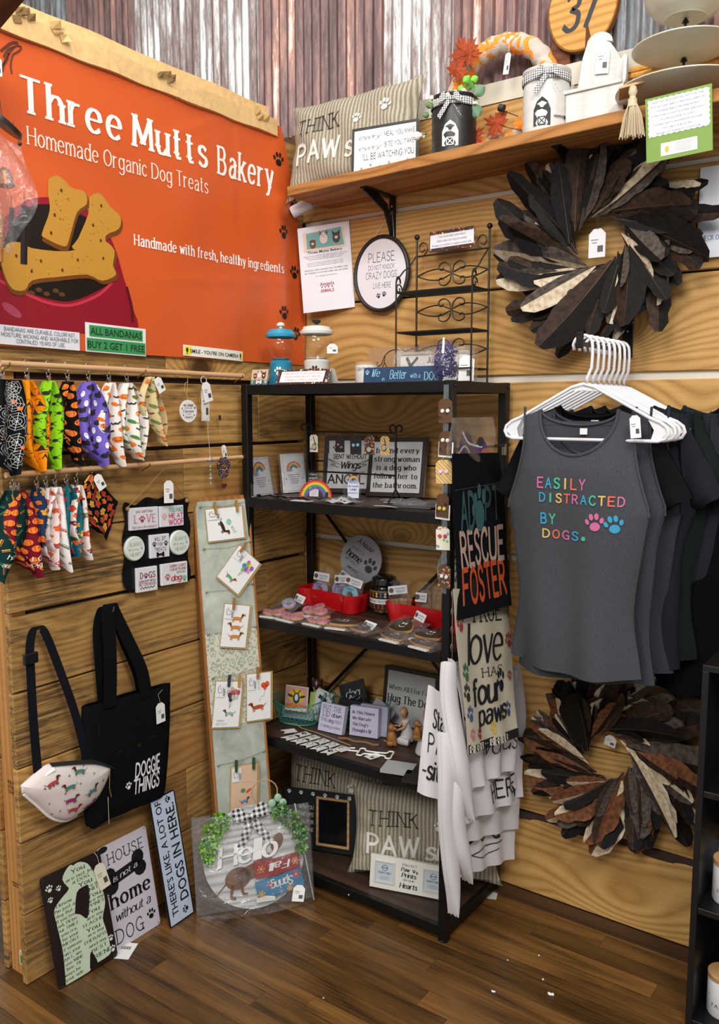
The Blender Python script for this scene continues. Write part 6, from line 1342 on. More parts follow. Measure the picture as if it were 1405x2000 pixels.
def jewelcard(nm, label, mtx, w, h, mat, dots=(), pend=None, group=None, cat='earrings'):
    c = w*.22; o = tag(MB().prism([(0, 0), (w, 0), (w, h-c), (w-c, h), (c, h), (0, h-c)], 0, .0012).build(nm, mat, mtx=mtx), label, cat, group)
    for x, z, r, col in dots: MB().lathe([(0, -.0035), (r*.8, -.003), (r, -.001), (r, 0)], 14, mtx=Matrix.Rotation(-PI/2, 4, 'X')).build('stud', M(col, .25), o, smooth=True, loc=(w*x, -.001, h*z))
    if pend: MB().tube([(w*.5+r_*.0, -.004, h*.9) if i == 0 else (w*pend[0]+(.010)*cos(i*.7)*.9, -.003, h*pend[1]+.010*sin(i*.7)) for i, r_ in enumerate([0]*10)], .0012, 5).build('pendant', M('#1c1a18', .4, .4), o, smooth=True); MB().lathe([(0, -.003), (.0085, -.002), (.009, 0)], 16, mtx=Matrix.Rotation(-PI/2, 4, 'X')).build('charm', M('#b5aaa0', .3), o, smooth=True, loc=(w*pend[0], -.002, h*pend[1]))
    MB().tube([(w*.5, -.002, h*.94), (w*.5, -.001, h+.006)], .0007, 5).build('loop', STEEL, o)
    return o
def JX(px): return pY(px, 846, -.222).x
for px, w, h, mat, dots, pend, lb in ((613, .034, .058, FLO, (), (.6, .30), 'cream paw patterned card with a dark pendant hanging at the left of the jewellery rail'), (640, .012, .060, DRK, (), None, 'thin dark card turned edge on hanging on the jewellery rail'), (664, .036, .056, DRK, ((.35, .45, .004, '#c9708a'), (.7, .30, .005, '#7a746a')), None, 'dark card with a pink stud and clear charm on the jewellery rail'), (695, .044, .060, DRK, ((.32, .48, .006, '#8fb8c9'), (.72, .50, .006, '#8fb8c9')), None, 'dark card with two pale blue studs on the jewellery rail'), (722, .038, .060, TXT, (), (.5, .28), 'brown lettered card with a round pendant on the jewellery rail'), (752, .034, .060, STRI, (), (.45, .40), 'striped blue and orange card with a pendant on the jewellery rail')):
    jewelcard('jewellery_card', lb, T(JX(px)-w/2, -.222, zt-.010-h, 0), w, h, mat, dots, pend, 'jewellery cards hanging from the iron rail', 'jewellery')
# clip strip on the front post
st_ = thing('clip_strip', 'clear plastic clip strip hanging down the front corner post of the rack', 'strip', T(.822, RY0-.004, 0))
MB().box((-.008, -.001, 1.06), (.008, 0, 1.645)).build('strip', plastic_film('strip_film', .12, '#c9ccd0', 30, .4), st_)
ECG = 'earring cards on the clear clip strip'
for k, (px, py, mat, dc, dz, lb, bk2) in enumerate(((868, 803, LEO, '#cfd6da', .50, 'topmost brown leopard earring card on the clip strip', 0), (868, 865, LEO, '#d8dcd8', .62, 'dark leopard earring card with a white backing card, second on the clip strip', 1), (865, 922, STRI, '#d8c8cc', .50, 'striped orange and aqua earring card on the clip strip', 0), (862, 987, LEO, '#c9b85a', .38, 'brown earring card with yellow studs on the clip strip', 1), (863, 1052, FLO, '#b8404a', .60, 'white earring card with red flowers and paws on the clip strip', 0), (866, 1125, TXT, '#e0dcd8', .50, 'brown lettered earring card at the bottom of the clip strip', 0))):
    p = pY(px, py, RY0-.012); w, h = (.042, .066) if k != 2 else (.050, .066)
    o = jewelcard('earring_card', lb, T(p.x-w/2+.004, RY0-.012, p.z-h/2, 5*(-1)**k, 0, 2*(-1)**k), w, h, mat, ((.30, dz, .0058, dc), (.68, dz, .0058, dc)), None, ECG)
    MB().box((w*.5-.006, .002, h-.006), (w*.5+.006, .005, h+.02)).build('clip', glassy('clip_clear'), o)
    if bk2: MB().box((-.003, .002, -.006), (w+.004, .003, h*.55)).build('backing_card', WHITE, o)
# small goods along the second tier front
ra = thing('rainbow_plaque', 'acrylic rainbow bridge plaque with paw prints on the second tier', 'ornament', T(.188, -.262, S2, 18, 6))
MB().prism([(.0, 0), (.115, 0)]+[(.0575+.0575*cos(a), .0+.062*sin(a)) for a in [PI*i/20 for i in range(1, 20)]], 0, .003).build('clear_base', glassy('acrylic'), ra)
P = Print(ra, name='rainbow_print'); 
for k, c in enumerate(('#a81c1c', '#d8702c', '#d8c02c', '#4a9a3c', '#3c5aa8', '#7a3c9a')): P.arc(.0575, 0, .056-.0052*k, 0, 180, .0056, c, 2, 20)
P.rect(.052, .018, .032, .036, '#c9c9d2', 2).rect(.0575, -.0, .1, .006, '#1a1a1c', 3)
for k in range(6): P.rect(.052, .008+.004*k, .024, .0008, '#5a5a66', 3)
P.paw(.012, .022, .003, '#15151a').paw(.018, .034, .003, '#15151a').paw(.026, .043, .003, '#15151a').ell(.098, .010, .006, .010, '#15151a', 4).done()
o = tag(MB().prism(rrect(.062, .085, .02, 6), 0, .003).build('acrylic_ornament', glassy('acrylic2'), mtx=T(.345, -.230, S2, 16, 8)), 'clear acrylic ornament with a small rainbow and a cat silhouette', 'ornament')
P = Print(o, name='printed_picture'); P.rect(.036, .030, .040, .052, '#c5c9d6', 1); rainbow(P, .036, .060, .018); P.text('You were', .036, .054, .034, .005, 'serif', '#2a3a8a', 0, 5).text('My Favorite', .036, .043, .038, .007, 'script', '#2a3a8a', 0, 5).text('Hello', .036, .032, .026, .007, 'script', '#2a3a8a', 0, 5).text('my hardest', .036, .021, .034, .005, 'serif', '#2a3a8a', 0, 5).ell(.012, .014, .006, .013, '#101014', 5).ell(.011, .030, .003, .004, '#101014', 5).done()
o = tag(MB().prism(rrect(.07, .085, .02, 6), 0, .003).build('acrylic_ornament', glassy('acrylic3'), mtx=T(.165, -.215, S2+.0, 25, 6)), 'clear acrylic ornament with white script behind the rainbow plaque', 'ornament')
P = Print(o, name='lettering'); P.text('I have', .035, .072, .03, .007, 'script', '#dcdce0').text('angels', .035, .060, .032, .006, 'script', '#dcdce0'); [P.rect(.035, .052-.005*k, .04, .001, '#c9c9cc') for k in range(3)]; P.done()
def lanyard(label, x, y, yaw, c1, c2):
    t = thing('wrist_lanyard', label, 'lanyard', T(x, y, S2, yaw))
    MB().sheet(lambda u, v: (u*.17, -.008+v*.014+.006*sin(u*6), .003+.005*sin(u*9)**2), 24, 2, .0012).build('strap', M(c1, .6), t, smooth=True)
    MB().sheet(lambda u, v: (.02+u*.15, -.014+v*.012+.010*sin(u*4+1), .009+.004*sin(u*7+1)**2), 24, 2, .0012).build('strap', banded('lanyard'+c2.strip('#'), [c2, '#e0c0cc', c2, '#2a2024'], 110, 0), t, smooth=True)
    MB().lathe([(.006, 0), (.009, .003), (.006, .006)], 12, (-.004, 0, .003)).build('ring', M('#17171a', .3, .5), t, smooth=True)
lanyard('black and pink dog print lanyard lying on the second tier', .165, -.345, 8, '#141416', '#b0506a')
lanyard('black lanyard with a white tag beside the pink one on the second tier', .085, -.345, 4, '#101012', '#8a8a90')
o = tag(MB().box((0, 0, 0), (.075, .03, .001)).build('flat_label', M('#d0d0d4', .5), mtx=T(.245, -.378, S2+.0005, 6)), 'white paper label lying at the front edge of the second tier', 'label')
o = tag(MB().prism([(0, 0), (.02, .006), (.024, .012), (.014, .016), (.0, .01)], 0, .002).build('gold_charm', M('#8a7440', .4, .7), mtx=T(.315, -.376, S2+.004, 0, -85)), 'tiny brass charm at the front edge of the second tier', 'charm')
PF = motif('paw_fabric', '#d0d0d6', ['#15151a', '#15151a', '#d0d0d6'], 90)
o = tag(MB().sheet(lambda u, v: (u*.10, v*.05, .002+.014*sin(PI*u)*sin(PI*v)+.003*sin(u*14)), 16, 6, .001).build('paw_scrunchie', PF, smooth=True, mtx=T(.355, -.345, S2, 10)), 'bagged black and white paw print fabric accessory on the second tier', 'accessory')
MB().sheet(lambda u, v: (-.012+u*.13, -.01+v*.07, .004+.016*sin(PI*u)*sin(PI*v)+.003*sin(u*9+v*4)), 16, 8, .001).build('film', FILM, o, smooth=True)
t = thing('decal_pack', 'clear pack holding a round yellow lettered decal at the second tier edge', 'pack', T(.535, -.352, S2+.004, 6, -78))
MB().prism(rrect(.145, .052, .012, 4, -.02, -.01), -.004, -.001).build('clear_pack', glassy('pack_clear'), t)
MB().lathe([(0, 0), (1, 0), (1, .001), (0, .001)], 28, mtx=Matrix.Translation((.07, -.004, .022)) @ Matrix.Rotation(PI/2, 4, 'X') @ Matrix.Diagonal((.038, .026, 1, 1))).build('round_decal', M('#e6e2e0', .5), t)
P = Print(t, lambda u, v, d: (u, -.005-d, v), .0008); P.text('dog', .065, .034, .034, .012, 'bold', '#d8b83c').text('mom', .078, .018, .036, .012, 'bold', '#d8b83c').ell(.082, .006, .02, .006, '#c95a7a', 2).done()
for k, (x, y, w, h, lb) in enumerate(((.62, -.33, .16, .09, 'clear packaged accessory lying behind the earring cards'), (.52, -.25, .20, .07, 'flat clear packet lying before the strong woman sign'))):
    o = tag(MB().box((0, 0, 0), (w*.7, h*.7, .004)).build('clear_packet', M('#8d9096' if k else '#55585e', .4), mtx=T(x, y, S2, 8)), lb, 'packet')
    MB().sheet(lambda u, v: (-.01+u*w, -.01+v*h, .008+.006*sin(u*11+v*3)*sin(v*8)), 20, 10, .001).build('film', plastic_film('packet_film', .10, '#c9ccd0', 90, 1.2), o, smooth=True)
t = thing('sticker_bag', 'clear bag of purple and white dog stickers hanging at the rack side', 'bag', T(.852, -.405, 1.425, 88))
MB().sheet(lambda u, v: (u*.23, .008*sin(u*8+v*5), v*.13), 26, 14, .010).build('film', plastic_film('crinkle_film', .08, '#d8cfc0', 80, 1.6), t, smooth=True)
P = Print(t, lambda u, v, d: (u, .004-d, v), name='stickers'); P.ell(.08, .04, .04, .05, '#3a2450', 1).ell(.15, .03, .05, .03, '#5a3a78', 1, rot=.4).ell(.19, .02, .03, .02, '#b0704a', 2).line([(.06, .09), (.09, .06), (.13, .05), (.17, .045)], .006, '#e0dce4').line([(.03, .02), (.07, .05), (.10, .03)], .005, '#e0dce4').ell(.16, .06, .02, .014, '#2c3a34', 3).done()
# ================================================================ third tier: treats
def fuse(name, mb, mat, vox, parent=None, mtx=None, sm=6):
    """one continuous skin over overlapping limbs and bodies"""
    o = mb.build(name, mat, parent, mtx=mtx)
    r = o.modifiers.new('r', 'REMESH'); r.mode = 'VOXEL'; r.voxel_size = vox; s_ = o.modifiers.new('s', 'SMOOTH'); s_.iterations = sm; s_.factor = .5
    me = bpy.data.meshes.new_from_object(o.evaluated_get(bpy.context.evaluated_depsgraph_get())); old = o.data; o.modifiers.clear(); o.data = me; bpy.data.meshes.remove(old)
    me.polygons.foreach_set('use_smooth', [True]*len(me.polygons)); return o
RED = M('#b80d16', .3, spec=.6)
def bone_outline(L, r, w, n=10):
    P = []
    def arc(cx, cy, a0, a1):
        for i in range(n+1): a = math.radians(a0+(a1-a0)*i/n); P.append((cx+r*cos(a), cy+r*sin(a)))
    k = L/2-r; h = w
    arc(k, h, -20, 150) if 0 else None
    arc(k, -h, 220, 380); arc(k, h, -20, 140); arc(-k, h, 40, 200); arc(-k, -h, 160, 320); return P
def bone_tray(label, cx, cy, L, yaw, H=.062, r=.036, w=.018):
    P = bone_outline(L, r, w); n = len(P); mb = MB(); V = []
    for s, z in ((.90, 0), (1., H), (.965, H+.002), (.86, .006)): V += [(a*s if abs(a) < L/2 else a, b*s, z) for a, b in P]
    F = [tuple(range(n-1, -1, -1))]
    for k in range(3): F += [(k*n+i, k*n+(i+1) % n, (k+1)*n+(i+1) % n, (k+1)*n+i) for i in range(n)]
    F.append(tuple(3*n+i for i in range(n)))
    return tag(mb.add(V, F).build('bone_tray', RED, smooth=True, mtx=T(cx, cy, S3, yaw)), label, 'tray')
bone_tray('red bone shaped plastic tray full of bagged treats towards the left wall', .215, -.115, .285, -4)
bone_tray('red bone shaped plastic tray of biscuits on the post side of the third tier', .625, -.125, .33, -2)
FILM2 = plastic_film('treat_bag_film', .05, '#ffffff', 70, 1.5)
def header(parent, w, h, mtx):
    o = MB().box((0, -.001, 0), (w, .001, h)).build('header_card', M('#d9dadf', .5), parent, mtx=mtx)
    P = Print(o, lambda u, v, d: (u, -.001-d, v)); P.blob(w*.16, h*.5, h*.34, lambda t: .85+.15*cos(6*t), '#4a2a20'); P.paw(w*.16, h*.5, h*.16, '#8a5a40')
    P.text('Three Mutts Bakery', w*.62, h*.66, w*.60, h*.17, 'sans', '#26262c'); P.rect(w*.62, h*.40, w*.56, h*.05, '#7a7a82').rect(w*.62, h*.26, w*.50, h*.05, '#7a7a82').done()
def donut(parent, mtx, R, ic, spr, word=None):
    d = MB().lathe([(R*.32, 0), (R*.95, 0), (R, R*.15), (R*.95, R*.28), (R*.35, R*.28), (R*.32, 0)], 24).build('cookie', M('#b58a5a', .8, bmp=.3, bs=200), parent, smooth=True, mtx=mtx)
    MB().lathe([(R*.36, R*.27), (R*.40, R*.36), (R*.65, R*.44), (R*.90, R*.36), (R*.95, R*.27)], 24).build('icing', M(ic, .4), d, smooth=True)
    P = Print(d, lambda u, v, q: (u, v, R*.43+q-.12*R*abs(math.hypot(u, v)/R-.65)*4), name='sprinkles')
    if word: P.text(word, 0, R*.62, R*1.0, R*.24, 'script', '#2a2030')
    else:
        for k in range(16): a = k*2.4; P.rect(R*.65*cos(a), R*.65*sin(a), R*.14, R*.04, spr[k % len(spr)], 1, a*3)
    P.done(); return d
def flatbag(label, x, y, z, yaw, kind, w=.10, d=.075, tilt=0., hdr=None, grp='flat treat bags along the front of the third tier'):
    t = thing('treat_bag', label, 'treat', Matrix.Translation((x, y, z)) @ Matrix.Rotation(math.radians(yaw), 4, 'Z') @ Matrix.Rotation(math.radians(tilt), 4, 'X'), grp)
    if kind == 'pink':
        for k, (a, b) in enumerate(((-.028, .004), (.024, -.006), (.0, .022))): donut(t, Matrix.Translation((a, b, .002+.004*k)) @ Matrix.Rotation(.25*(1-k), 4, 'Y'), .024, ('#c06a80', '#b56078', '#a8586c')[k], ['#e6d0d8', '#f0e6ea', '#9a3a50'])
    elif kind == 'lav':
        donut(t, Matrix.Translation((-.02, .012, .002)), .023, '#7faf9f', ['#e6d0d8', '#e8b0c0']); donut(t, Matrix.Translation((.016, -.006, .008)) @ Matrix.Rotation(.2, 4, 'Y'), .024, '#9a8fb5', ['#d8d0e8', '#efe6f2'])
    else:
        P_ = [(a*1.25, b*1.2) for a, b in spl([(-.036, -.018), (0, -.026), (.036, -.016), (.026, .010), (.008, .024), (.004, .040), (-.010, .026), (-.026, .008), (-.036, -.018)], 4)[:-1]]
        for k in range(1 if kind == 'face1' else 2):
            m = Matrix.Translation((-.012+.03*k, .004-.01*k, .002+.010*k)) @ Matrix.Rotation(.4*k-.2, 4, 'Z') @ Matrix(((1, 0, 0, 0), (0, 0, 1, 0), (0, 1, 0, 0), (0, 0, 0, 1)))
            c = MB().prism(P_[::-1], 0, .007).build('cookie', M('#a87c48', .7), t, mtx=m); MB().prism([(a*.95, b*.95) for a, b in P_[::-1]], .007, .011).build('icing', M('#3a2a20', .45), c)
            P = Print(c, lambda u, v, q: (u, .011+q, v), name='iced_face'); P.ell(-.003, .006, .0045, .004, '#e8e4dc', 1).ell(.010, .005, .0045, .004, '#e8e4dc', 1).ell(-.002, .005, .0016, .0016, '#141010', 2).ell(.011, .004, .0016, .0016, '#141010', 2).line([(-.010, -.006), (-.002, -.013), (.010, -.011), (.014, -.006)], .0020, '#e8e4dc').done()
    MB().grid(lambda u, v: ((u-.5)*w*1.1, (v-.5)*d*1.2, .001+.024*(sin(PI*u)*sin(PI*v))**.6+.002*sin(u*19+v*13)), 20, 14).build('clear_bag', FILM2, t, smooth=True)
    if hdr: header(t, .060, .026, Matrix.Translation(hdr) @ Matrix.Rotation(math.radians(-8), 4, 'Z') @ Matrix.Rotation(math.radians(-48), 4, 'X'))
    else: MB().box((-w*.36, -d*.60, 0), (w*.36, -d*.42, .004)).build('paper_base', M('#cfccc8', .6), t, mtx=Matrix.Identity(4))
z = S3
flatbag('flat bag of pink iced donuts closest to the board', .130, -.325, z, 8, 'pink')
flatbag('bag of mint and lavender donuts with a white header card lying on the pink ones', .135, -.262, z+.022, -14, 'lav', tilt=18, hdr=(-.005, .030, .006))
flatbag('flat bag of pink donuts second from the board', .212, -.330, z, -6, 'pink')
flatbag('bag of pink donuts lying across two lower bags', .262, -.270, z+.016, 10, 'pink', tilt=10)
flatbag('flat bag with a large pink sprinkled donut before the left red tray', .318, -.322, z, -4, 'pink')
flatbag('round brown smiling cookies beside the pink donuts', .400, -.315, z, 10, 'face')
flatbag('brown smiling cookie bag with a white label under the treat jar', .490, -.315, z, -12, 'face1', hdr=(-.03, .018, .006))
flatbag('big triangular smiling cookie bag leaning on the red tray', .610, -.270, z+.016, -22, 'face', w=.13, d=.10, tilt=22, hdr=(.000, .048, .012))
flatbag('lower smiling cookie bag with its white base showing under the leaning one', .630, -.335, z, -8, 'face1')
flatbag('smiling cookie bag next to the front post', .720, -.300, z+.010, -16, 'face', w=.12, tilt=8)
flatbag('bottom cookie bag at the foot of the front post', .745, -.350, z, -10, 'face1')
def standbag(label, x, y, zz, yaw, lean, kind, roll=0., grp='upright treat bags in the red trays'):
    t = thing('treat_bag', label, 'treat', T(x, y, zz, yaw, lean, roll), grp)
    if kind in ('lavender', 'blue'): donut(t, Matrix.Translation((0, -.004, .030)) @ Matrix.Rotation(PI/2, 4, 'X'), .032, {'lavender': '#8f88b0', 'blue': '#5fa3bf'}[kind], ['#c9607a', '#e8e0e8', '#3a3a6a'], 'woof')
    else:
        for k in range(5):
            b = bone_outline(.044, .0085, .006, 4); MB().prism(b[::-1], -.004, .004).build('bone_biscuit', M('#a87a44', .8, var=.2, bs=120, bmp=.5), t, mtx=Matrix.Translation((-.028+.014*k, -.004*(k % 2), .026)) @ Matrix.Rotation(PI/2+.25*(k-2)*.5, 4, 'Y') @ Matrix.Rotation(.8, 4, 'X'))
    MB().grid(lambda u, v: ((u-.5)*.085*(1-.15*v), -.020*(sin(PI*u)**.6)*(1-v)**.4-.004+.002*sin(u*15+v*11), v*.090), 16, 14).build('clear_bag', FILM2, t, smooth=True)
    MB().grid(lambda u, v: ((u-.5)*.07+.012*sin(v*3), -.002+.008*sin(u*9), .085+v*.035*(1-abs(2*u-1)*.5)), 10, 5).build('bag_top', FILM2, t, smooth=True)
    header(t, .066, .028, Matrix.Translation((-.033, -.013, .062)))
zz = S3+.010
standbag('upright bag of lavender donut in the red tray nearest the left wall', .170, -.130, zz+.02, 4, 12, 'lavender', -3)
standbag('tilted treat bag behind the first lavender donut bag', .215, -.095, zz+.03, 20, 6, 'lavender', -35)
standbag('lavender donut bag squeezed behind the blue one', .268, -.120, zz+.02, 0, 10, 'lavender', 6)
standbag('upright bag with a blue iced donut at the tray end', .305, -.145, zz+.022, 10, 14, 'blue', -14)
standbag('upright bag of bone biscuits behind the round knob of the second red tray', .512, -.130, zz+.015, 14, 10, 'bones', 10)
t = thing('treat_bag', 'big bag of long brown bone biscuits next to the front post', 'treat', T(.640, -.120, zz+.01, 8, 12), 'upright treat bags in the red trays')
for k in range(5):
    b = bone_outline(.085, .013, .010, 5); MB().prism(b[::-1], -.006, .006).build('bone_biscuit', M('#9a7644', .85, var=.25, bs=100, bmp=.5), t, mtx=Matrix.Translation((-.04+.022*k, .008*(k % 2), .048)) @ Matrix.Rotation(PI/2+.1*(k-2), 4, 'Y') @ Matrix.Rotation(.5, 4, 'X'))
MB().grid(lambda u, v: ((u-.5)*.15, -.022*(sin(PI*u)**.6)*(1-v)**.4-.006+.002*sin(u*15+v*11), v*.115), 18, 14).build('clear_bag', FILM2, t, smooth=True)
header(t, .04, .03, Matrix.Translation((-.070, -.024, .050)))
# sample jar
jp = pZ(741, 1203, S3); t = thing('sample_jar', 'clear jar with a black lid and bone pattern band between the red trays', 'jar', T(.408, -.078, S3, 20))
MB().lathe([(0, .001), (.038, .001), (.046, .008), (.048, .02), (.048, .085), (.044, .100), (.037, .106)], 36).build('glass', GLASS, t, smooth=True)
MB().lathe([(.039, .102), (.043, .103), (.043, .118), (.041, .124), (.03, .130), (0, .131)], 36).build('lid', M('#0c0c0e', .2, spec=.7), t, smooth=True)
bd = MB().lathe([(.0484, .022), (.0486, .024), (.0486, .082), (.0484, .084)], 36).build('pattern_band', M('#2b1814', .5), t, smooth=True)
P = Print(bd, lambda u, v, d: (sin(u/.0486)*(.0486+d), -cos(u/.0486)*(.0486+d), v)); P.rect(0, .048, .001, .001, '#dddcd8')
for k in range(22): P.rect(-.062+.0059*k, .049, .0062, .017, '#dddcd8', 1)
P.text('OUR DOG TREAT SAMPLES', .0, .049, .105, .007, 'bold', '#22303a')
for k in range(9): P.bone(-.06+.015*k, .071, .015, ('#c9c5bc', '#a8402c', '#b0583a', '#d8b85a', '#3a6a9c')[k % 5], PI/2).bone(-.054+.015*k, .031, .014, ('#a8402c', '#8a3a2c')[k % 2], PI/2)
P.line([(-.065+.0045*k, .081+.0035*(k % 2)) for k in range(30)], .0014, '#d8b85a', 2, False).done()
for k in range(7): a = k*.9; MB().ball((.024*cos(a), .024*sin(a), .012), .012, 8, sc=(1, .6, .7)).build('biscuit', M('#a87a44', .8), t, smooth=True)
# round signs at the back
def discsign(label, c, r, mtx, col, dec):
    o = MB().lathe([(0, 0), (r, 0), (r, .005), (0, .005)], 48, mtx=Matrix.Rotation(PI/2, 4, 'X')).build('round_sign', M(col, .35), mtx=mtx); tag(o, label, 'sign'); P = Print(o, lambda u, v, d: (u, -.005-d, v), .0008); dec(P); P.done(); return o
def d_home(P):
    for s, x, y, w, h, st, r_ in (('A house', .018, .050, .075, .018, 'script', -.5), ('IS NOT A', -.012, .030, .055, .011, 'thin', -.5), ('home', -.026, .010, .070, .024, 'bscript', -.5), ('WITHOUT', -.036, -.010, .06, .012, 'thin', -.5), ('paw prints', -.03, -.036, .05, .012, 'script', -.5)): P.text(s, x, y, w, h, st, '#17171b', r_)
    P.paw(.040, -.020, .030, '#2e2e32', -.4)
discsign('round grey a house is not a home sign at the back of the third tier', 0, .084, T(.300, -.062, S3+.172, 4, 8), '#8f9094', d_home)
def d_caut(P):
    for s, y, w, h in (('CAUTION', .040, .10, .020), ('DOGS', .008, .075, .028), ("CAN'T HOLD", -.028, .125, .019)): P.text(s, .0, y, w, h, 'bserif', '#1c1c20')
    for k in range(22): a = 2*PI*k/22; P.arc(.081*cos(a), .081*sin(a), .006, math.degrees(a), math.degrees(a)+230, .0016, ('#6a4a48', '#3a3a48', '#a05a3a', '#5a4a70')[k % 4])
    P.paw(.058, .055, .009, '#1c1c20').paw(-.055, -.05, .009, '#1c1c20')
discsign('round pale caution sign with a scrolled border behind the front post', 0, .092, T(.700, -.055, S3+.175, 4, 8), '#a2a49e', d_caut)
# ================================================================ fourth tier
TW_ = M('#1c7a70', .45)
def wirebasket(label, x, y, rx, ry, h, yaw, H=True):
    t = thing('wire_basket', label, 'basket', T(x, y, S4, yaw)); rim = lambda a, z: ((rx*(.74+.26*z/h))*cos(a), (ry*(.74+.26*z/h))*sin(a), z+.014*cos(a)**2*(z/h)**2)
    mb = MB(); n = 30
    for k in range(n):
        for s in (-1, 1): mb.tube([rim(2*PI*k/n+s*i*.09, h*i/7) for i in range(8)], .0008, 4, cap=False)
    mb.build('wire_mesh', TW_, t, smooth=True, kind='stuff')
    for z in (.001, h*.5, h): MB().tube([rim(2*PI*k/32, z) for k in range(32)], .0020 if z > h*.6 or z < .01 else .0012, 6, True).build('rim_wire', TW_, t, smooth=True)
    b = MB(); 
    for k in range(-3, 4): q = rx*.72*math.sqrt(max(0, 1-(k/4)**2)); b.tube([(-q, ry*.74*k/4, .001), (q, ry*.74*k/4, .001)], .0009, 4)
    b.build('base_wires', TW_, t)
    for s in (-1, 1): MB().tube([(s*rx*.98, -.022, h+.010), (s*rx*1.08, -.014, h+.035), (s*rx*1.10, 0, h+.042), (s*rx*1.08, .014, h+.035), (s*rx*.98, .022, h+.010)], .0018, 6).build('handle', TW_, t, smooth=True)
    return t
wirebasket('teal wire basket full of cards at the left end of the fourth tier', .125, -.205, .095, .065, .070, 18)
wirebasket('teal wire basket of black and grey dog sayings behind the block signs', .335, -.120, .105, .055, .075, 10)
def quick(nm, label, cat, mtx, W, H, t_, col, fn=None, grp=None):
    o = tag(MB().box((0, 0, 0), (W, t_, H)).build(nm, M(col, .5), mtx=mtx), label, cat, grp)
    if fn: P = Print(o); fn(P, W, H); P.done()
    return o
def goat(P, W, H):
    P.rect(W*.5, H*.62, W*.94, H*.70, '#b98a8a', 1).ell(W*.5, H*.60, W*.36, H*.28, '#c9a820', 2).ell(W*.5, H*.52, W*.15, H*.22, '#23262c', 3).ell(W*.5, H*.55, W*.08, H*.14, '#b9c2cc', 4)
    for s in (-1, 1): P.ell(W*(.5+s*.27), H*.60, W*.13, H*.05, '#23262c', 4, rot=s*.3).line([(W*(.5+s*.06), H*.72), (W*(.5+s*.16), H*.86)], W*.04, '#3a3a34', 4)
    P.rect(W*.5, H*.22, W*.98, H*.12, '#c0621c', 4).poly([(W*.5, H*.22), (W*.68, H*.34), (W*.72, H*.14)], '#c96a20', 5).poly([(W*.5, H*.22), (W*.32, H*.34), (W*.28, H*.14)], '#c96a20', 5)
quick('picture_card', 'yellow goat portrait card tied with orange ribbon in the teal basket', 'card', T(.085, -.232, S4+.040, 14, 10), .088, .088, .004, '#cfc4b4', goat)
for k, (x, y, yw, r, w, h, c) in enumerate(((.130, -.175, 10, -30, .07, .10, '#cfd0d2'), (.150, -.165, 14, -18, .06, .09, '#c9cfc4'), (.160, -.190, 60, -10, .06, .075, '#a8b85a'), (.175, -.180, 62, -12, .06, .075, '#d2d4d4'), (.190, -.175, 64, -16, .06, .07, '#c9cacc'))):
    quick('note_card', ('white boxed card leaning back in the teal basket with a black label', 'off white card leaning beside the boxed one in the teal basket', 'green edged note card standing in the teal basket', 'white note card between the green one and the basket end', 'outermost white note card at the basket end')[k], 'card', T(x, y, S4+.03, yw, 8, r), w, h, .003, c, (lambda P, W, H: P.rect(W*.5, H*.8, W*.5, H*.15, '#26282c', 1)) if k == 0 else None, 'note cards in the teal basket')
quick('tissue_pack', 'white papers lying in the bottom of the teal basket', 'paper', T(.06, -.215, S4+.003, 14, 3), .12, .04, .03, '#a8aeb0')
def blk(nm, label, mtx, W, H, lines): 
    o, P = sign(nm, label, mtx, W, H, .022, '#b9b6cf', edge='#b9b5cc', cat='block sign', lines=lines, ink='#23222e'); return P
blk('block_sign', 'lilac put the lid down block sign on the fourth tier', T(.236, -.232, S4, 4, 16, 0), .098, .096, [('PUT THE', .48, .84, .78, .16, 'slab'), ('LID', .26, .63, .30, .17, 'slab'), ('down', .70, .62, .42, .14, 'script'), ('THE', .20, .42, .28, .11, 'slab'), ('dog', .50, .41, .26, .12, 'script'), ('HAS', .80, .41, .26, .11, 'slab'), ('A drinking problem', .5, .20, .86, .10, 'tscript')]).done()
P = blk('block_sign', "lilac in this house we narrate the dog's thoughts block sign", T(.352, -.205, S4, 12, 8, 1), .104, .100, [('In This House', .48, .80, .80, .10, 'bserif'), ('We Narrate', .42, .60, .66, .10, 'bserif'), ("The Dog's", .38, .40, .56, .10, 'bserif'), ('Thoughts', .36, .20, .54, .10, 'bserif')]); P.paw(.075, .020, .007, '#23222e').done()
for k in (0,): quick('block_sign', 'pale block sign standing right behind the narrate sign', 'block sign', T(.370, -.172, S4, 12, 8), .10, .100, .020, '#a9a6bc')
o, P = sign('framed_sign', 'dark framed hug the dog sign at the back of the fourth tier', T(.383, -.058, S4, 2, 8, 0), .215, .208, .012, '#b6b8b8', frame=1, fw=.013, fcol='#241713', lines=[('When All Else Fails', .5, .66, .82, .075, 'serif'), ('Hug The Dog', .5, .48, .84, .12, 'bserif')]); P.done()
quick('black_sign', 'black square sign tilted in the second teal basket', 'sign', T(.265, -.115, S4+.03, 8, 14, 22), .10, .10, .006, '#101114', lambda P, W, H: P.text('dog', W*.5, H*.6, W*.6, H*.3, 'script', '#c9c9cc'))
quick('coaster_sign', 'grey square my dog coaster tilted in the second teal basket', 'coaster', T(.355, -.125, S4+.04, 10, 14, -30), .085, .085, .006, '#8f9294', lambda P, W, H: P.paw(W*.30, H*.62, W*.17, '#141418').text('my', W*.62, H*.50, W*.4, H*.24, 'script', '#141418').text('dog', W*.6, H*.2, W*.3, H*.16, 'script', '#141418'))
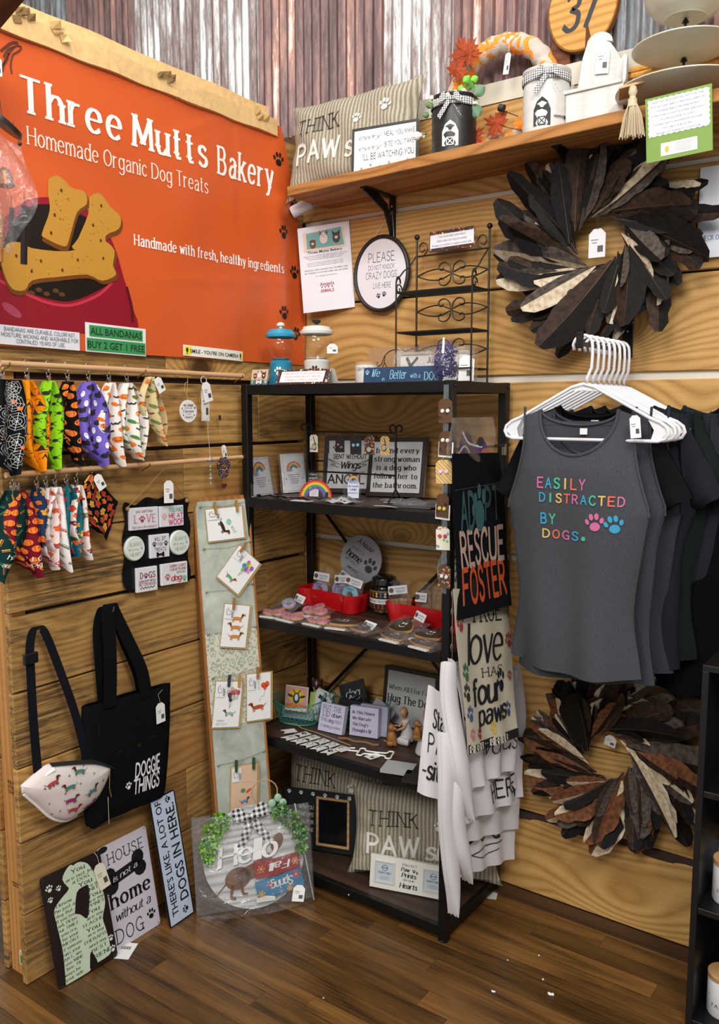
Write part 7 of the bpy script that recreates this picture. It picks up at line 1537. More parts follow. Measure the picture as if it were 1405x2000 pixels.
t = thing('black_purse', 'small black pouch with a dark handle in the second teal basket', 'bag', T(.330, -.150, S4+.05, 12, 6)); MB().prism([(-.07, 0), (.07, 0), (.060, .045), (-.055, .050)], 0, .012).build('pouch', M('#0e0f12', .6), t); MB().tube([(-.03, .006, .048), (-.025, .006, .068), (.03, .006, .066), (.035, .006, .046)], .004, 8).build('handle', M('#141416', .6), t, smooth=True)
# figurines
def figmat(c): return M(c, .5, bmp=.25, bs=220, var=.12)
fg = thing('terrier_figurine', 'small brown and white terrier figurine standing behind the teal basket', 'figurine', T(.105, -.070, S4, 30))
mb = MB(); mb.ball((0, 0, .038), .026, 12, sc=(.85, .8, 1.5)); mb.ball((0, -.004, .085), .017, 12); mb.tube([(0, -.01, .03), (.01, -.022, .0)], .008, 8); mb.tube([(0, -.01, .03), (-.012, -.022, .0)], .008, 8); mb.ball((.015, .004, .006), .014, 10, sc=(1, 1.3, .5)); mb.ball((-.015, .004, .006), .014, 10, sc=(1, 1.3, .5)); mb.tube([(0, 0, .05), (0, -.002, .08)], .014, 8)
fuse('body', mb, figmat('#b5aaa0'), .0022, fg)
mb = MB(); mb.ball((0, .0, .094), .0215, 12, sc=(1, .9, 1)); mb.ball((0, -.018, .089), .010, 8); 
for s in (-1, 1): mb.ball((s*.017, .004, .108), .008, 8, sc=(.7, .5, 1.5))
fuse('head', mb, figmat('#4a2c22'), .002, fg); MB().ball((0, -.0205, .099), .006, 8, sc=(.5, .4, 2.2)).build('blaze', figmat('#c9c0b8'), fg, smooth=True)
for s in (-1, 1): MB().ball((s*.009, -.0185, .098), .0022, 6).build('eye', M('#0e0c0c', .2), fg)
MB().ball((0, -.027, .091), .003, 6).build('nose', M('#0e0c0c', .3), fg)
SKIN, DRESS, HAIRC, TAN = figmat('#b08a68'), figmat('#c9c5c6'), figmat('#a87c48'), figmat('#94602c')
def figure(label, mtx, kneel, dogpos):
    t = thing('carved_figurine', label, 'figurine', mtx)
    mb = MB()
    if kneel:
        mb.tube([(.0, .012, .010), (.002, .006, .03), (.0, .0, .055), (-.004, -.004, .082)], [.026, .022, .015, .013], 12); mb.tube([(.0, .01, .014), (-.02, -.018, .012), (.012, -.026, .010)], [.016, .014, .012], 10); mb.ball((.028, .022, .009), .014, 10, sc=(1.7, .9, .6)); hd = (-.010, -.008, .106)
        arm = [[(-.012, -.004, .078), (-.022, -.016, .062), (-.034, -.024, .066)], [(.006, -.006, .076), (-.006, -.022, .060), (-.030, -.028, .050)]]
    else:
        mb.lathe([(0, 0), (.036, .0), (.034, .012), (.024, .05), (.016, .082), (.014, .100), (.010, .108), (0, .110)], 16); hd = (.002, -.004, .130); arm = [[(-.013, 0, .098), (-.024, -.016, .078), (-.012, -.030, .082)], [(.013, 0, .098), (.022, -.018, .080), (.006, -.030, .070)]]
    fuse('dress', mb, DRESS, .0022, t)
    sk = MB(); sk.ball(hd, .0135, 12, sc=(.88, .95, 1.12)); sk.tube([(hd[0]*.7, hd[1]*.5, hd[2]-.026), hd], .005, 8); sk.ball((hd[0]-.001, hd[1]-.013, hd[2]-.001), .0022, 6)
    for A in arm: sk.tube(A, [.0055, .0045, .0035], 8); sk.ball(A[-1], .0045, 8, sc=(1.2, .8, .7))
    fuse('skin', sk, SKIN, .0014, t, sm=3)
    h = MB(); h.ball((hd[0]+.001, hd[1]+.003, hd[2]+.003), .0148, 12, sc=(.95, .95, 1.05)); h.ball((hd[0]+.006, hd[1]+.012, hd[2]-.008), .010, 8, sc=(1, .8, 1.6)); fuse('hair', h, HAIRC, .0016, t)
    wv = MB(); [wv.tube([(hd[0]*.5+.004, .012+.002*k, hd[2]-.03-.012*k), (hd[0]*.5+.022, .026, hd[2]-.012-.016*k)], .0009, 5) for k in range(4)]; wv.build('wire_wing', M('#8a8278', .4, .7), t)
    x, y, z0, s = dogpos; d = MB()
    d.ball((x, y, z0+.022*s), .017*s, 12, sc=(.85, .9, 1.35)); d.ball((x, y-.002*s, z0+.053*s), .0115*s, 10); d.ball((x+.010*s, y-.006*s, z0+.051*s), .006*s, 8, sc=(1.4, .8, .8)); d.tube([(x, y, z0+.03*s), (x, y, z0+.052*s)], .009*s, 8)
    for k in (-1, 1): d.ball((x-.004*s, y+k*.009*s, z0+.058*s), .005*s, 8, sc=(.6, .5, 1.3)); d.tube([(x+.008*s, y+k*.008*s, z0+.03*s), (x+.013*s, y+k*.009*s, z0+.002)], .0045*s, 8); d.ball((x-.002*s, y+k*.011*s, z0+.008*s), .010*s, 8, sc=(1.2, .6, .8))
    d.tube([(x-.012*s, y, z0+.008*s), (x-.024*s, y+.004, z0+.012*s)], .003*s, 6)
    fuse('dog', d, TAN, .0018, t); return t
figure('carved figurine of a kneeling girl in a pale dress hugging a tan dog', T(.548, -.150, S4, 25), True, (-.046, -.030, 0, 1.15))
figure('carved figurine of a standing woman in a pale dress holding a tan puppy', T(.645, -.185, S4, 10), False, (-.016, -.036, .058, .95))
# bunting, line hook, books
bt = thing('woof_bunting', 'white pennant bunting spelling woof woof lying along the fourth tier front', 'bunting', T(.16, -.35, S4+.001, 0))
def pennant(x, y, r, ch):
    o = MB().add([(0, 0, 0), (.034, 0, 0), (.034, -.050, .002), (.017, -.038, .002), (0, -.050, .002), (0, 0, .0012), (.034, 0, .0012), (.034, -.050, .0035), (.017, -.038, .0035), (0, -.050, .0035)], [(0, 3, 4), (0, 1, 3), (1, 2, 3), (5, 9, 8), (5, 8, 6), (6, 8, 7), (0, 5, 6, 1), (1, 6, 7, 2), (2, 7, 8, 3), (3, 8, 9, 4), (4, 9, 5, 0)]).build('pennant', M('#d6d4d2', .6), bt, mtx=Matrix.Translation((x, y, .0)) @ Matrix.Rotation(r, 4, 'Z'))
    P = Print(o, lambda u, v, d: (u, v, .0036+d))
    if ch == '*': P.paw(.017, -.020, .011, '#15151a')
    elif ch: P.text(ch, .017, -.020, .018, .022, 'slab', '#15151a')
    P.line([(.003, -.002), (.003, -.046), (.017, -.034), (.031, -.046), (.031, -.002), (.003, -.002)], .0008, '#3a3a3e', 1, False).done()
for k, ch in enumerate('*WOOF'): pennant(.055+.044*k, .078-.006*k, -.25+.04*k, ch)
for k, ch in enumerate('WOOF*'): pennant(.040+.044*k, .030-.005*k, -.30+.05*k, ch)
pennant(.005, .075, -.5, ''); 
MB().tube([(-.05, .09, .003), (-.01, .10, .006), (.03, .085, .005), (.10, .080, .006), (.18, .072, .005), (.26, .060, .005)], .0013, 5).build('twine', M('#a8926a', .9), bt, smooth=True)
tag(MB().tube([(0, 0, 0), (.03, .006, .002), (.06, -.004, .001), (.10, .004, .002), (.13, -.002, 0), (.145, .006, .001)], .0045, 8).build('twig', M('#7a5638', .8), smooth=True, mtx=T(.350, -.262, S4+.005, 10)), 'thin brown twig lying before the narrate block sign', 'twig')
quick('price_card', 'small white barcode card lying beside the bunting', 'card', T(.392, -.305, S4+.0006, -12, -86), .04, .034, .0008, '#d2d2d0', lambda P, W, H: [P.rect(W*(.2+.08*k), H*.6, W*.04, H*.3, '#26262a') for k in range(7)])
bo_ = MB(); Pb = [(a*.11, b*.055) for a, b in [(-.5, 0), (-.5, .45), (-.36, .48), (-.28, .2), (.28, .2), (.36, .48), (.5, .45), (.5, 0), (.5, -.45), (.36, -.48), (.28, -.2), (-.28, -.2), (-.36, -.48), (-.5, -.45)]]
Pc = spl([(a, b, 0) for a, b in Pb]+[(Pb[0][0], Pb[0][1], 0)], 4); bo_.tube([(a[0], a[1], .003) for a in Pc[:-1]], .0026, 6, True)
bh = thing('bone_hook', 'white wire bone shaped hook lying on the fourth tier', 'hook', T(.520, -.292, S4+.001, 0))
bo_.build('bone_outline', WHITE, bh, smooth=True, mtx=Matrix.Rotation(.35, 4, 'Z')); MB().tube([(-.055, -.018, .003), (-.085, -.030, .003), (-.092, -.012, .003), (-.078, -.003, .003)], .0026, 6).build('hook', WHITE, bh, smooth=True)
price_tag(bh, Matrix.Translation((-.02, -.035, .001)) @ Matrix.Rotation(-PI/2, 4, 'X') @ Matrix.Rotation(.3, 4, 'Y'), .034, .05, '#cfcfcc')
bk3 = quick('grey_notepad', 'grey paw print notepad lying flat on the fourth tier', 'notepad', T(.600, -.340, S4+.010, 16, -90), .095, .075, .010, '#9a9c9e', lambda P, W, H: [P.paw(W*.45, H*.5, W*.16, '#6a6e74'), P.ell(W*.62, H*.62, W*.08, W*.08, '#5a7a94', 3), P.ell(W*.62, H*.62, W*.05, W*.05, '#c9cacc', 4), P.text('paws', W*.4, H*.15, W*.5, H*.09, 'script', '#5a5c60')])
quick('patterned_notepad', 'black and white bone pattern notepad beside the grey one', 'notepad', T(.690, -.366, S4+.010, 18, -90), .085, .07, .010, '#1a1a1c', lambda P, W, H: [P.bone(W*(.2+.3*(k % 3)), H*(.2+.28*(k//3)), W*.2, '#c9cacc', k*.9) for k in range(9)])
# ================================================================ bottom tier
pillow('throw_pillow', 'striped think pawsitive pillow behind the black frame on the bottom tier', .49, .345, .12, T(.285, -.150, S5, 10, 8, 0), 'striped pillows')
pillow('throw_pillow', 'striped think pawsitive pillow slanting out of the bottom tier past the post', .49, .300, .12, T(.640, -.185, S5, 27, 10, 0), 'striped pillows')
o, P = sign('chalk_frame', 'black picture frame with a light wood opening and white sayings on the bottom tier', T(.131, -.297, S5, 16.8, 5.9, 1.5), .268, .207, .012, '#131419', lines=())
MB().prism([(.125, .022), (.245, .022), (.245, .19), (.125, .19)], -.0008, 0).build('picture_glass', M('#0b0c12', .15, spec=.7), o)
fb = framebars(.122, .170, .008, -.005, .002).build('wood_trim', wood('trim_wood', '#c29a6c', '#9a7448', rings=3, knot=0, var=.02), o, loc=(.124, 0, .020))
for k in range(6): P.paw(.02+.045*k, .196, .008, '#dcdcdc', .3*(k % 3))
for k, s in enumerate(('WITH YOU', 'THE LIFE', 'YOU FOR', 'TO MINE')): P.text(s, .085, .148-.026*k, .055, .012, 'sans', '#d2d2d2')
P.done()
o, P = sign('double_frame', 'white double picture frame about paw prints on our hearts on the bottom tier', T(.527, -.335, S5+.002, 16.4, 9, 0), .254, .103, .014, '#d6d4cc', lines=())
for x in (.018, .178):
    MB().box((x, -.0012, .022), (x+.064, 0, .086)).build('photo_insert', M('#b9c2c8', .2), o); framebars(.068, .068, .003, -.004, .001).build('inner_frame', M('#c9c7bf', .5), o, loc=(x-.002, 0, .020))
    P.arc(x+.032, .068, .009, 0, 360, .0016, '#3a4a5c', 5).line([(x+.021, .068), (x+.043, .068)], .002, '#3a4a5c', 5).text('HOBBYLOBBY', x+.032, .052, .044, .006, 'serif', '#2c3644', 0, 6)
    for k in range(3): P.rect(x+.032, .040-.004*k, .03, .001, '#8a949c', 5)
for s, y, w, h, st in (('YOU LEFT', .088, .050, .007, 'serif'), ('Paw', .074, .030, .012, 'bscript'), ('Prints', .056, .05, .013, 'bscript'), ('ON OUR', .041, .038, .006, 'serif'), ('Hearts', .023, .060, .015, 'bscript')): P.text(s, .130 if s != 'Paw' else .118, y, w, h, st, '#1c1d22')
P.paw(.146, .073, .006, '#1c1d22').paw(.156, .069, .005, '#1c1d22').done()
# ================================================================ goods on the rack's open side
rs = thing('side_rail', 'thin black rail across the open side of the rack with silver clips', 'rail', T(.842, -.37, 1.468, 90))
MB().tube([(-.02, 0, 0), (.34, 0, 0)], .004, 8).build('rail', BLACK, rs, smooth=True)
for x in (.035, .30): MB().box((x-.004, -.008, -.03), (x+.004, -.004, .004)).box((x-.004, .001, -.03), (x+.004, .004, .004)).build('clip', STEEL, rs, bevel=.0008)
def hang(name, label, c4, col, cat, folds=.006, nf=3, th=.002, wav=0., mat=None, grp=None, ph=0., edge=0.):
    TL, TR, BR, BL = [Vector(pX(*c)) for c in c4]; o = BL.copy(); m = T(o.x, o.y, o.z, math.degrees(math.atan2((TR-TL+BR-BL).y, (TR-TL+BR-BL).x))); mi = m.inverted()
    a, b, c, d = [mi @ p for p in (TL, TR, BR, BL)]
    def fn(u, v): p = (d.lerp(c, u)).lerp(a.lerp(b, u), v); return Vector((p.x+wav*sin(v*9+ph)*(u-.5), p.y-folds*sin(u*PI*nf*2+ph+v*2)*(1-.6*v)-folds*.8*sin(v*7+u*3+ph), p.z+edge*sin(u*PI)*(1-v)))
    ob = MB().sheet(fn, 30, 36, th).build(name, mat or woven('linen'+col.strip('#'), col, col, 700, .9, .25), smooth=True, mtx=m); tag(ob, label, cat, grp)
    P = Print(ob, lambda u, v, q: fn(min(1, max(0, u)), min(1, max(0, v)))-Vector((0, q, 0)), .0022)
    return ob, P
WHC = '#dcd8dc'; PC = 'printed pillow covers hanging on the rack side'
def covertext(P, L, asp=1.):
    for s, x, y, w, h, st in L:
        V, F = glyphs(s, st); x0 = min(a for a, b in V); x1 = max(a for a, b in V)
        P.raw([(x+(a-(x0+x1)/2)*w/(x1-x0), y+(b-.5)*h) for a, b in V], F, '#15151a', 2)
o, P = hang('pillow_cover', 'lowest white pillow cover ending above the grey pillow corner', [(905, 1500, .872), (1005, 1480, .897), (1005, 1678, .90), (893, 1712, .872)], WHC, 'cover', grp=PC, ph=1.); covertext(P, [('DOG', .42, .40, .62, .26, 'slab')]); P.line([(.1, .12), (.4, .2), (.8, .22)], .010, '#2a2a2e').line([(.1, .2), (.4, .12), (.7, .16)], .008, '#2a2a2e').done()
o, P = hang('pillow_cover', 'white pillow cover with large capitals second from the bottom', [(885, 1420, .880), (1012, 1420, .908), (1013, 1618, .912), (890, 1650, .882)], WHC, 'cover', grp=PC, ph=2.); covertext(P, [('FOOD', .50, .36, .8, .2, 'slab')]); P.done()
o, P = hang('pillow_cover', 'widest white pillow cover ending in the word here', [(880, 1292, .892), (1020, 1300, .925), (1022, 1556, .928), (905, 1608, .900)], WHC, 'cover', grp=PC, ph=.4, folds=.009); covertext(P, [('HERE', .66, .13, .50, .12, 'sans')]); P.done()
o, P = hang('pillow_cover', 'white pillow cover with small script under the towel hem', [(890, 1300, .908), (1012, 1310, .942), (1008, 1500, .945), (925, 1545, .925)], WHC, 'cover', grp=PC, ph=3.2, folds=.008); covertext(P, [('words', .62, .34, .66, .20, 'tscript')]); P.paw(.06, .58, .06, '#15151a').done()
love, P = hang('towel', 'natural linen true love has four paws towel with a black paw border', [(884, 1150, .915), (986, 1150, .925), (1013, 1438, .985), (915, 1474, .935)], '#b7ae9b', 'towel', folds=.004, nf=2)
covertext(P, [('TRUE', .56, .86, .58, .12, 'slab'), ('love', .50, .66, .70, .24, 'script'), ('HAS', .60, .475, .42, .055, 'slab'), ('four', .46, .36, .58, .15, 'bscript'), ('paws', .52, .215, .62, .12, 'bscript')])
for x, y, r, c in ((.08, .80, .05, '#9a2f38'), (.09, .50, .05, '#3a6a44'), (.93, .42, .03, '#9a3a3a'), (.94, .66, .045, '#9a2f38'), (.07, .25, .045, '#34508c'), (.86, .20, .045, '#34406c'), (.50, .12, .04, '#c9a83c'), (.08, .12, .035, '#c96a80'), (.22, .11, .035, '#9a2f38'), (.76, .40, .07, '#15151a'), (.70, .18, .03, '#3a3a3e'), (.06, .38, .05, '#2a2a2e')): P.paw(x, y, r*1.3, c, .3)
P.rect(.5, .03, 1., .06, '#15151a', 1)
for k in range(10): P.rect(.05+.1*k, .03, .07, .045, '#15151a' if k % 2 else '#d6d0c4', 2).paw(.05+.1*k, .03, .026, '#d6d0c4' if k % 2 else '#15151a', 0, 3)
P.done()
tm = love.matrix_world.inverted() @ pX(1000, 1345, .975); price_tag(love, Matrix.Translation((tm.x-.01, tm.y-.012, tm.z-.02)) @ Matrix.Rotation(.18, 4, 'Y'), .045, .070)
bk, P = hang('bag_towel', 'black adopt rescue foster towel clipped to the side rail', [(882, 886, .858), (975, 884, .858), (1000, 1182, .965), (894, 1212, .925)], '#0c0c0f', 'towel', folds=.0035, nf=1, mat=FAB)
def cond(s, x, y, w, h, ink): 
    V, F = glyphs(s, 'bold'); x0 = min(a for a, b in V); x1 = max(a for a, b in V); P.raw([(x+(a-(x0+x1)/2)*w/(x1-x0), y+(b-.5)*h) for a, b in V], F, ink, 2)
cond('AD', .26, .64, .30, .22, '#2a4a4c'); cond('PT', .74, .67, .28, .20, '#22383a'); P.ell(.50, .60, .09, .10, '#2f5254', 3).ell(.42, .70, .04, .05, '#2f5254', 3).ell(.50, .755, .035, .05, '#2f5254', 3).ell(.58, .72, .03, .05, '#2f5254', 3).ell(.38, .64, .03, .04, '#2f5254', 3)
cond('RESCUE', .50, .41, .86, .20, '#a3867a'); cond('FOSTER', .50, .19, .86, .20, '#a8431c'); P.ell(.27, .17, .05, .06, '#0c0c0f', 4).line([(.02, .775), (.97, .80)], .004, '#3a3a40').done()
# narrow folded edges of further covers
def tail(label, pts, w, ph):
    Pp = [pX(*p) for p in pts]; o = Pp[0]; mb = MB(); Q = spl([tuple(p-o) for p in Pp], 6); n = len(Q)
    def fn(u, v):
        i = min(n-1, int(v*(n-1)+.5)); p = Vector(Q[i]); ww = w*(.6+.4*sin(min(1, v*2)*PI/2))*(1-max(0, v-.7)/.3*.85); a = (u-.5)*PI*1.3
        return Vector((p.x+.018*cos(a)+.004*sin(v*9+ph), p.y+ww*.5*sin(a)/sin(PI*.65), p.z+.006*sin(u*7)))
    ob = mb.grid(lambda u, v: fn(u, v), 14, n-1).grid(lambda u, v: fn(1-u, v)-Vector((.008, 0, 0)), 14, n-1).build('pillow_cover', woven('linen_tail', WHC, WHC, 700, .9, .25), smooth=True, mtx=Matrix.Translation(o)); tag(ob, label, 'cover', PC)
tail('long folded white cover edge reaching lowest beside the front post', [(868, 1430, .885), (874, 1560, .885), (884, 1690, .88), (885, 1786, .87)], .056, 0)
tail('shorter folded white cover edge next to the longest one', [(893, 1480, .905), (896, 1580, .905), (904, 1660, .90), (915, 1722, .895)], .050, 1)
tail('thick folded white cover edge hanging from the clips at the front post', [(876, 1292, .895), (884, 1380, .90), (900, 1500, .915), (920, 1602, .92)], .062, 2)
fp = [pY(835, 1340, -.455), pY(874, 1362, -.455), pY(893, 1582, -.455), pY(815, 1546, -.455)]
m = T(fp[3].x, -.455, fp[3].z, 14); mi = m.inverted(); a_, b_, c_, d_ = [mi @ p for p in fp]
def fn_p(u, v): p = d_.lerp(c_, u).lerp(a_.lerp(b_, u), v); return Vector((p.x, -.004*sin(u*9+v*3)-.010*sin(PI*u), p.z))
pcv = tag(MB().sheet(fn_p, 20, 26, .006).build('pillow_cover', woven('linen_tail2', WHC, WHC, 700, .9, .25), smooth=True, mtx=m), 'white stay pawsitive pillow cover turned to the front at the rack post', 'cover', PC)
P = Print(pcv, lambda u, v, q: fn_p(min(1, max(0, u)), min(1, max(0, v)))-Vector((0, q, 0)), .002); covertext(P, [('Stay', .62, .74, .62, .17, 'bscript'), ('PAW', .62, .50, .84, .17, 'sans'), ('-sitive', .56, .25, .92, .17, 'bscript')]); P.done()
for k, x in enumerate((0, 1)): MB().sheet(lambda u, v: (lambda p: Vector((p.x+.006+.008*k, p.y+.010+.006*k, p.z-.006)))(fn_p(.86+.14*u, v)), 4, 16, .002).build('hem_fold', woven('linen_tail3', WHC, WHC, 700, .9, .25), pcv, smooth=True)
ch = thing('clip_chain', 'silver wire ring chain holding the pillow covers beside the front post', 'chain', T(.852, -.392, 0))
zc = pX(878, 1155, .852).z; zd = pX(878, 1295, .852).z
MB().tube([(0, 0, zc), (.002, 0, zd)], .0014, 6).build('wire', STEEL, ch, smooth=True)
for k in range(4): z = zc+(zd-zc)*(k+.2)/4; MB().tube([(.0, -.006*cos(t), z+.011*sin(t)) for t in [i*PI/5 for i in range(10)]], .0013, 5, True).build('ring', STEEL, ch, smooth=True)
# ================================================================ hanger arm and shirts
AX, AZ = 1.190, 1.742
ar = thing('faceout_arm', 'black metal faceout arm on the log wall carrying the hangers', 'bracket', T(AX, 0, AZ))
MB().box((-.015, -.004, -.02), (.015, 0, .075)).build('wall_plate', BLACK, ar, bevel=.002)
MB().box((-.006, -.36, -.006), (.006, 0, .004)).build('arm', BLACK, ar, bevel=.001); MB().box((-.009, -.366, -.012), (.009, -.357, .028)).build('end_stop', BLACK, ar, bevel=.002)
MB().ball((0, -.005, .055), .004, 8).build('screw', STEEL, ar)
HP = M('#dddde2', .3, spec=.6)
def hanger_meshes():
    body = MB(); s_ = []
    hk = [(-.037, 0, -.014), (-.040, 0, .0)]+[(-.014+.0255*cos(a), 0, -.003+.0255*sin(a)) for a in [PI-.2-i*.42 for i in range(8)]]+[(.0125, 0, -.025), (.011, 0, -.06), (.0, 0, -.085), (0, 0, -.098)]
    hook = MB().tube([(x+.010, y, z) for x, y, z in hk], .0042, 8)
    for s in (-1, 1):
        P = [(0, 0, -.100), (s*.03, 0, -.108), (s*.12, 0, -.156), (s*.175, 0, -.186), (s*.200, 0, -.196), (s*.216, 0, -.208), (s*.221, 0, -.222), (s*.214, 0, -.236), (s*.196, 0, -.242), (s*.15, 0, -.242), (0, 0, -.242)]
        body.tube(P, .0046, 8)
        body.add([(s*.17, 0, -.19), (s*.205, .0, -.200), (s*.217, 0, -.222), (s*.196, 0, -.240), (s*.178, 0, -.240), (s*.185, 0, -.215)], [(0, 1, 2, 3, 4, 5)] if s > 0 else [(5, 4, 3, 2, 1, 0)])
    body.add([(0, 0, -.098), (.035, 0, -.113), (.02, 0, -.118), (0, 0, -.114), (-.02, 0, -.118), (-.035, 0, -.113)], [(0, 1, 2, 3, 4, 5)])
    return hook.mesh('hook', HP), body.mesh('hanger_body', HP)
HKM, HBM = hanger_meshes()
for me in (HKM, HBM): me.polygons.foreach_set('use_smooth', [True]*len(me.polygons))
HX = woven('charcoal_heather', '#292a2e', '#585a60', 1300, .95, .5)
def cloth(c, c2): return woven('jersey'+c.strip('#'), c, c2, 900, .95, .3)
def shirt(k, kind, label, mat, dx=0., yaw=0., hem=-.87, sc=1., seed=0, y=None):
    y = -.330+.040*k if y is None else y
    base = T(AX+dx, y, AZ, yaw)
    hg = thing('hanger', 'white plastic hanger, ' + ('foremost, with the lettered grey tank top', 'second, with the plain grey tank top', 'third, with the black t-shirt', 'fourth, with the slate tank top', 'fifth, with the charcoal t-shirt', 'sixth, with the dark green black t-shirt', 'seventh, with the washed charcoal t-shirt', 'rearmost, with the longest black t-shirt')[k], 'hanger', T(AX, y, AZ, yaw), 'white hangers on the black arm')
    link('hook', HKM, hg); link('hanger_body', HBM, hg)
    t = thing('tank_top' if kind == 'tank' else 't_shirt', label, 'top' if kind == 'tank' else 't-shirt', T(AX+dx*.3, y, AZ, yaw), None)
    ARM, TOP = -.425, -.158
    zn_f, zn_b = ((-.282, -.205) if kind == 'tank' else (-.235, -.185))
    def xe(z):
        if z <= ARM:
            q = (z-hem)/(ARM-hem); return sc*(.182-.018*sin(PI*q)+.016*q**4+.004*sin(z*21+seed))
        q = (z-ARM)/(TOP-ARM)
        if kind == 'tank': return sc*(.198-.052*sin(min(1, q*1.25)*PI/2)+.010*max(0, q-.6))
        return sc*(.198-.03*q)
    xo = .105*sc if kind == 'tank' else .085*sc
    zt = lambda x: -.103-abs(x)*.50
    def bul(z): return .030*max(0, min(1, (TOP-z)/.16))+.004
    def yf(x, z, s):
        w = xe(z); e = math.sqrt(max(0, 1-(x/w)**2)); q = max(0, min(1, (ARM-z)/(ARM-hem)))
        return -s*bul(z)*e-s*.0-(.013*q+.003)*sin(x*38+seed+z*2.5)*(.3+.7*e)-.016*q*sin(x*16+seed*2)-.004*sin(z*14+x*9+seed)
    for s, zn, nm in ((1, zn_f, 'front_panel'), (-1, zn_b, 'back_panel')):
        mb = MB(); off = Vector((0, .0012*s, 0))
        def put(fn, nu, nv):
            if s > 0: mb.sheet(lambda u, v: fn(u, v), nu, nv, .0015)
            else: mb.sheet(lambda u, v: fn(u, v), nu, nv, .0015)
        put(lambda u, v: (lambda z: (lambda x: Vector((x, yf(x, z, s), z+(.012*sin(u*PI)*(1-v)*-1 if s > 0 else .01))))((2*u-1)*xe(z)))(hem+v*(zn-hem)), 40, 44)
        for sd in (-1, 1):
            def sf(u, v, sd=sd):
                z = zn+v*(zt(xo+.02)-zn); xi = xo*math.sqrt(max(0, min(1, 1-((1-v))**2.2))); x = sd*(xi+(xe(z)-xi)*u); zz = z if v < 1 else z
                return Vector((x, yf(x, z, s)*(1-.75*v**3), zz-(.03*u*v**2 if kind != 'tank' else .016*u*v**2)))
            put(sf, 10, 16)
        mb.build(nm, mat, t, smooth=True)
        nb = [(xo*math.sin(a)*1., zn+(zt(xo+.02)-zn)*(1-cos(a))) for a in [PI/2*i/14 for i in range(15)]]
        pts = [(-x, z) for x, z in nb[::-1]]+nb[1:]
        MB().tube([(x, yf(x, z, s)*(1-.75*((z-zn)/(zt(xo+.02)-zn))**3)-.0005*s, z) for x, z in pts], .0042, 6).build('neck_binding', mat, t, smooth=True)
    if kind == 'tank':
        for sd in (-1, 1):
            MB().tube([(sd*xe(z), yf(sd*xe(z)*.995, z, 1), z) for z in [ARM-.005+(TOP-ARM+.005)*i/12 for i in range(13)]], .0035, 6).build('arm_binding', mat, t, smooth=True)
    else:
        for sd in (-1, 1):
            A, B, Cc, D = Vector((sd*.150*sc, 0, -.168)), Vector((sd*.268*sc, 0, -.385)), Vector((sd*.205*sc, .0, -.425)), Vector((sd*.170*sc, 0, -.400))
            def sl(u, v, s_, sd=sd):
                p = A.lerp(B, v).lerp(D.lerp(Cc, v), u); return Vector((p.x, -s_*(.022*sin(PI*u)**.7+.003)+.006*sin(v*7+u*4+seed), p.z+.006*sin(u*PI)))
            MB().grid(lambda u, v: sl(u, v, 1), 12, 14).grid(lambda u, v: sl(1-u, v, -1), 12, 14).build('sleeve', mat, t, smooth=True)
    MB().box((-.010, -.0012, 0), (.010, 0, .016)).build('neck_label', M('#d9d9dc', .6), t, loc=(.01, yf(.01, zn_b-.02, -1)-.004, zn_b-.024))
    return t, lambda x, z, d: Vector((x, yf(x, z, 1)-d, z))
t0, f0 = shirt(0, 'tank', 'charcoal heather tank top with rainbow easily distracted by dogs lettering', HX, -.035, -2, hem=-.845, seed=.3)
shirt(1, 'tank', 'plain grey tank top right behind the lettered one', cloth('#2a2b2f', '#474950'), .04, 3, hem=-.87, seed=1.7)
shirt(2, 'tee', 'black t-shirt whose left sleeve shows beside the tank top', cloth('#0c0d10', '#17181c'), -.03, 2, hem=-.84, seed=2.2)
shirt(3, 'tank', 'slate grey tank top showing its strap behind the front ones', cloth('#24262b', '#3f434a'), .10, 4, hem=-.86, seed=.9)
shirt(4, 'tee', 'charcoal t-shirt fifth from the front on the black arm', cloth('#17191d', '#25282e'), .16, 5, hem=-.85, seed=3.1)
shirt(5, 'tee', 'dark green black t-shirt sixth from the front', cloth('#111716', '#1c2422'), .24, 4, hem=-.83, seed=.1)
shirt(6, 'tee', 'washed charcoal t-shirt second from the wall', cloth('#1b1c21', '#2c2e35'), .34, 3, hem=-.82, seed=1.1)
shirt(7, 'tee', 'longest black t-shirt hanging against the log wall', cloth('#07080a', '#0e0f12'), .62, 0, hem=-.93, seed=2.9, y=-.052)
tmi = t0.matrix_world.inverted(); y0_ = f0(0, -.5, 0).y
def lp(px, py): p = tmi @ pY(px, py, -.365); return p.x, p.z
PAL = ['#b8608c', '#2f8fb5', '#3fa88c', '#c9a860', '#c9604a']
P = Print(t0, f0, .0022, 'rainbow_lettering')
def word(s, px0, px1, py0, py1, pal):
    (x0, z1), (x1, z0) = lp(px0, py0), lp(px1, py1); n = len(s); w = (x1-x0)/n
    for i, c in enumerate(s): P.text(c, x0+w*(i+.5), (z0+z1)/2, w*(.78 if c not in 'I.' else .22 if c == 'I' else .2), (z1-z0), 'bold', PAL[pal[i]])
word('EASILY', 1047, 1148, 932, 957, [0, 1, 2, 3, 4, 0]); word('DISTRACTED', 1051, 1222, 962, 990, [1, 2, 3, 4, 0, 1, 2, 3, 4, 0]); word('BY', 1053, 1086, 1002, 1024, [1, 2]); word('DOGS', 1056, 1134, 1033, 1056, [3, 4, 0, 1])
x, z = lp(1142, 1052); P.ell(x, z, .006, .006, PAL[2], 2); x, z = lp(1164, 1020); P.paw(x, z, .026, PAL[0], .15); x, z = lp(1200, 1025); P.paw(x, z, .026, PAL[1], .2); P.done(rough=.8)
price_tag(t0, Matrix.Translation((.150, -.030, -.235)) @ Matrix.Rotation(-.1, 4, 'Y'), .026, .055)
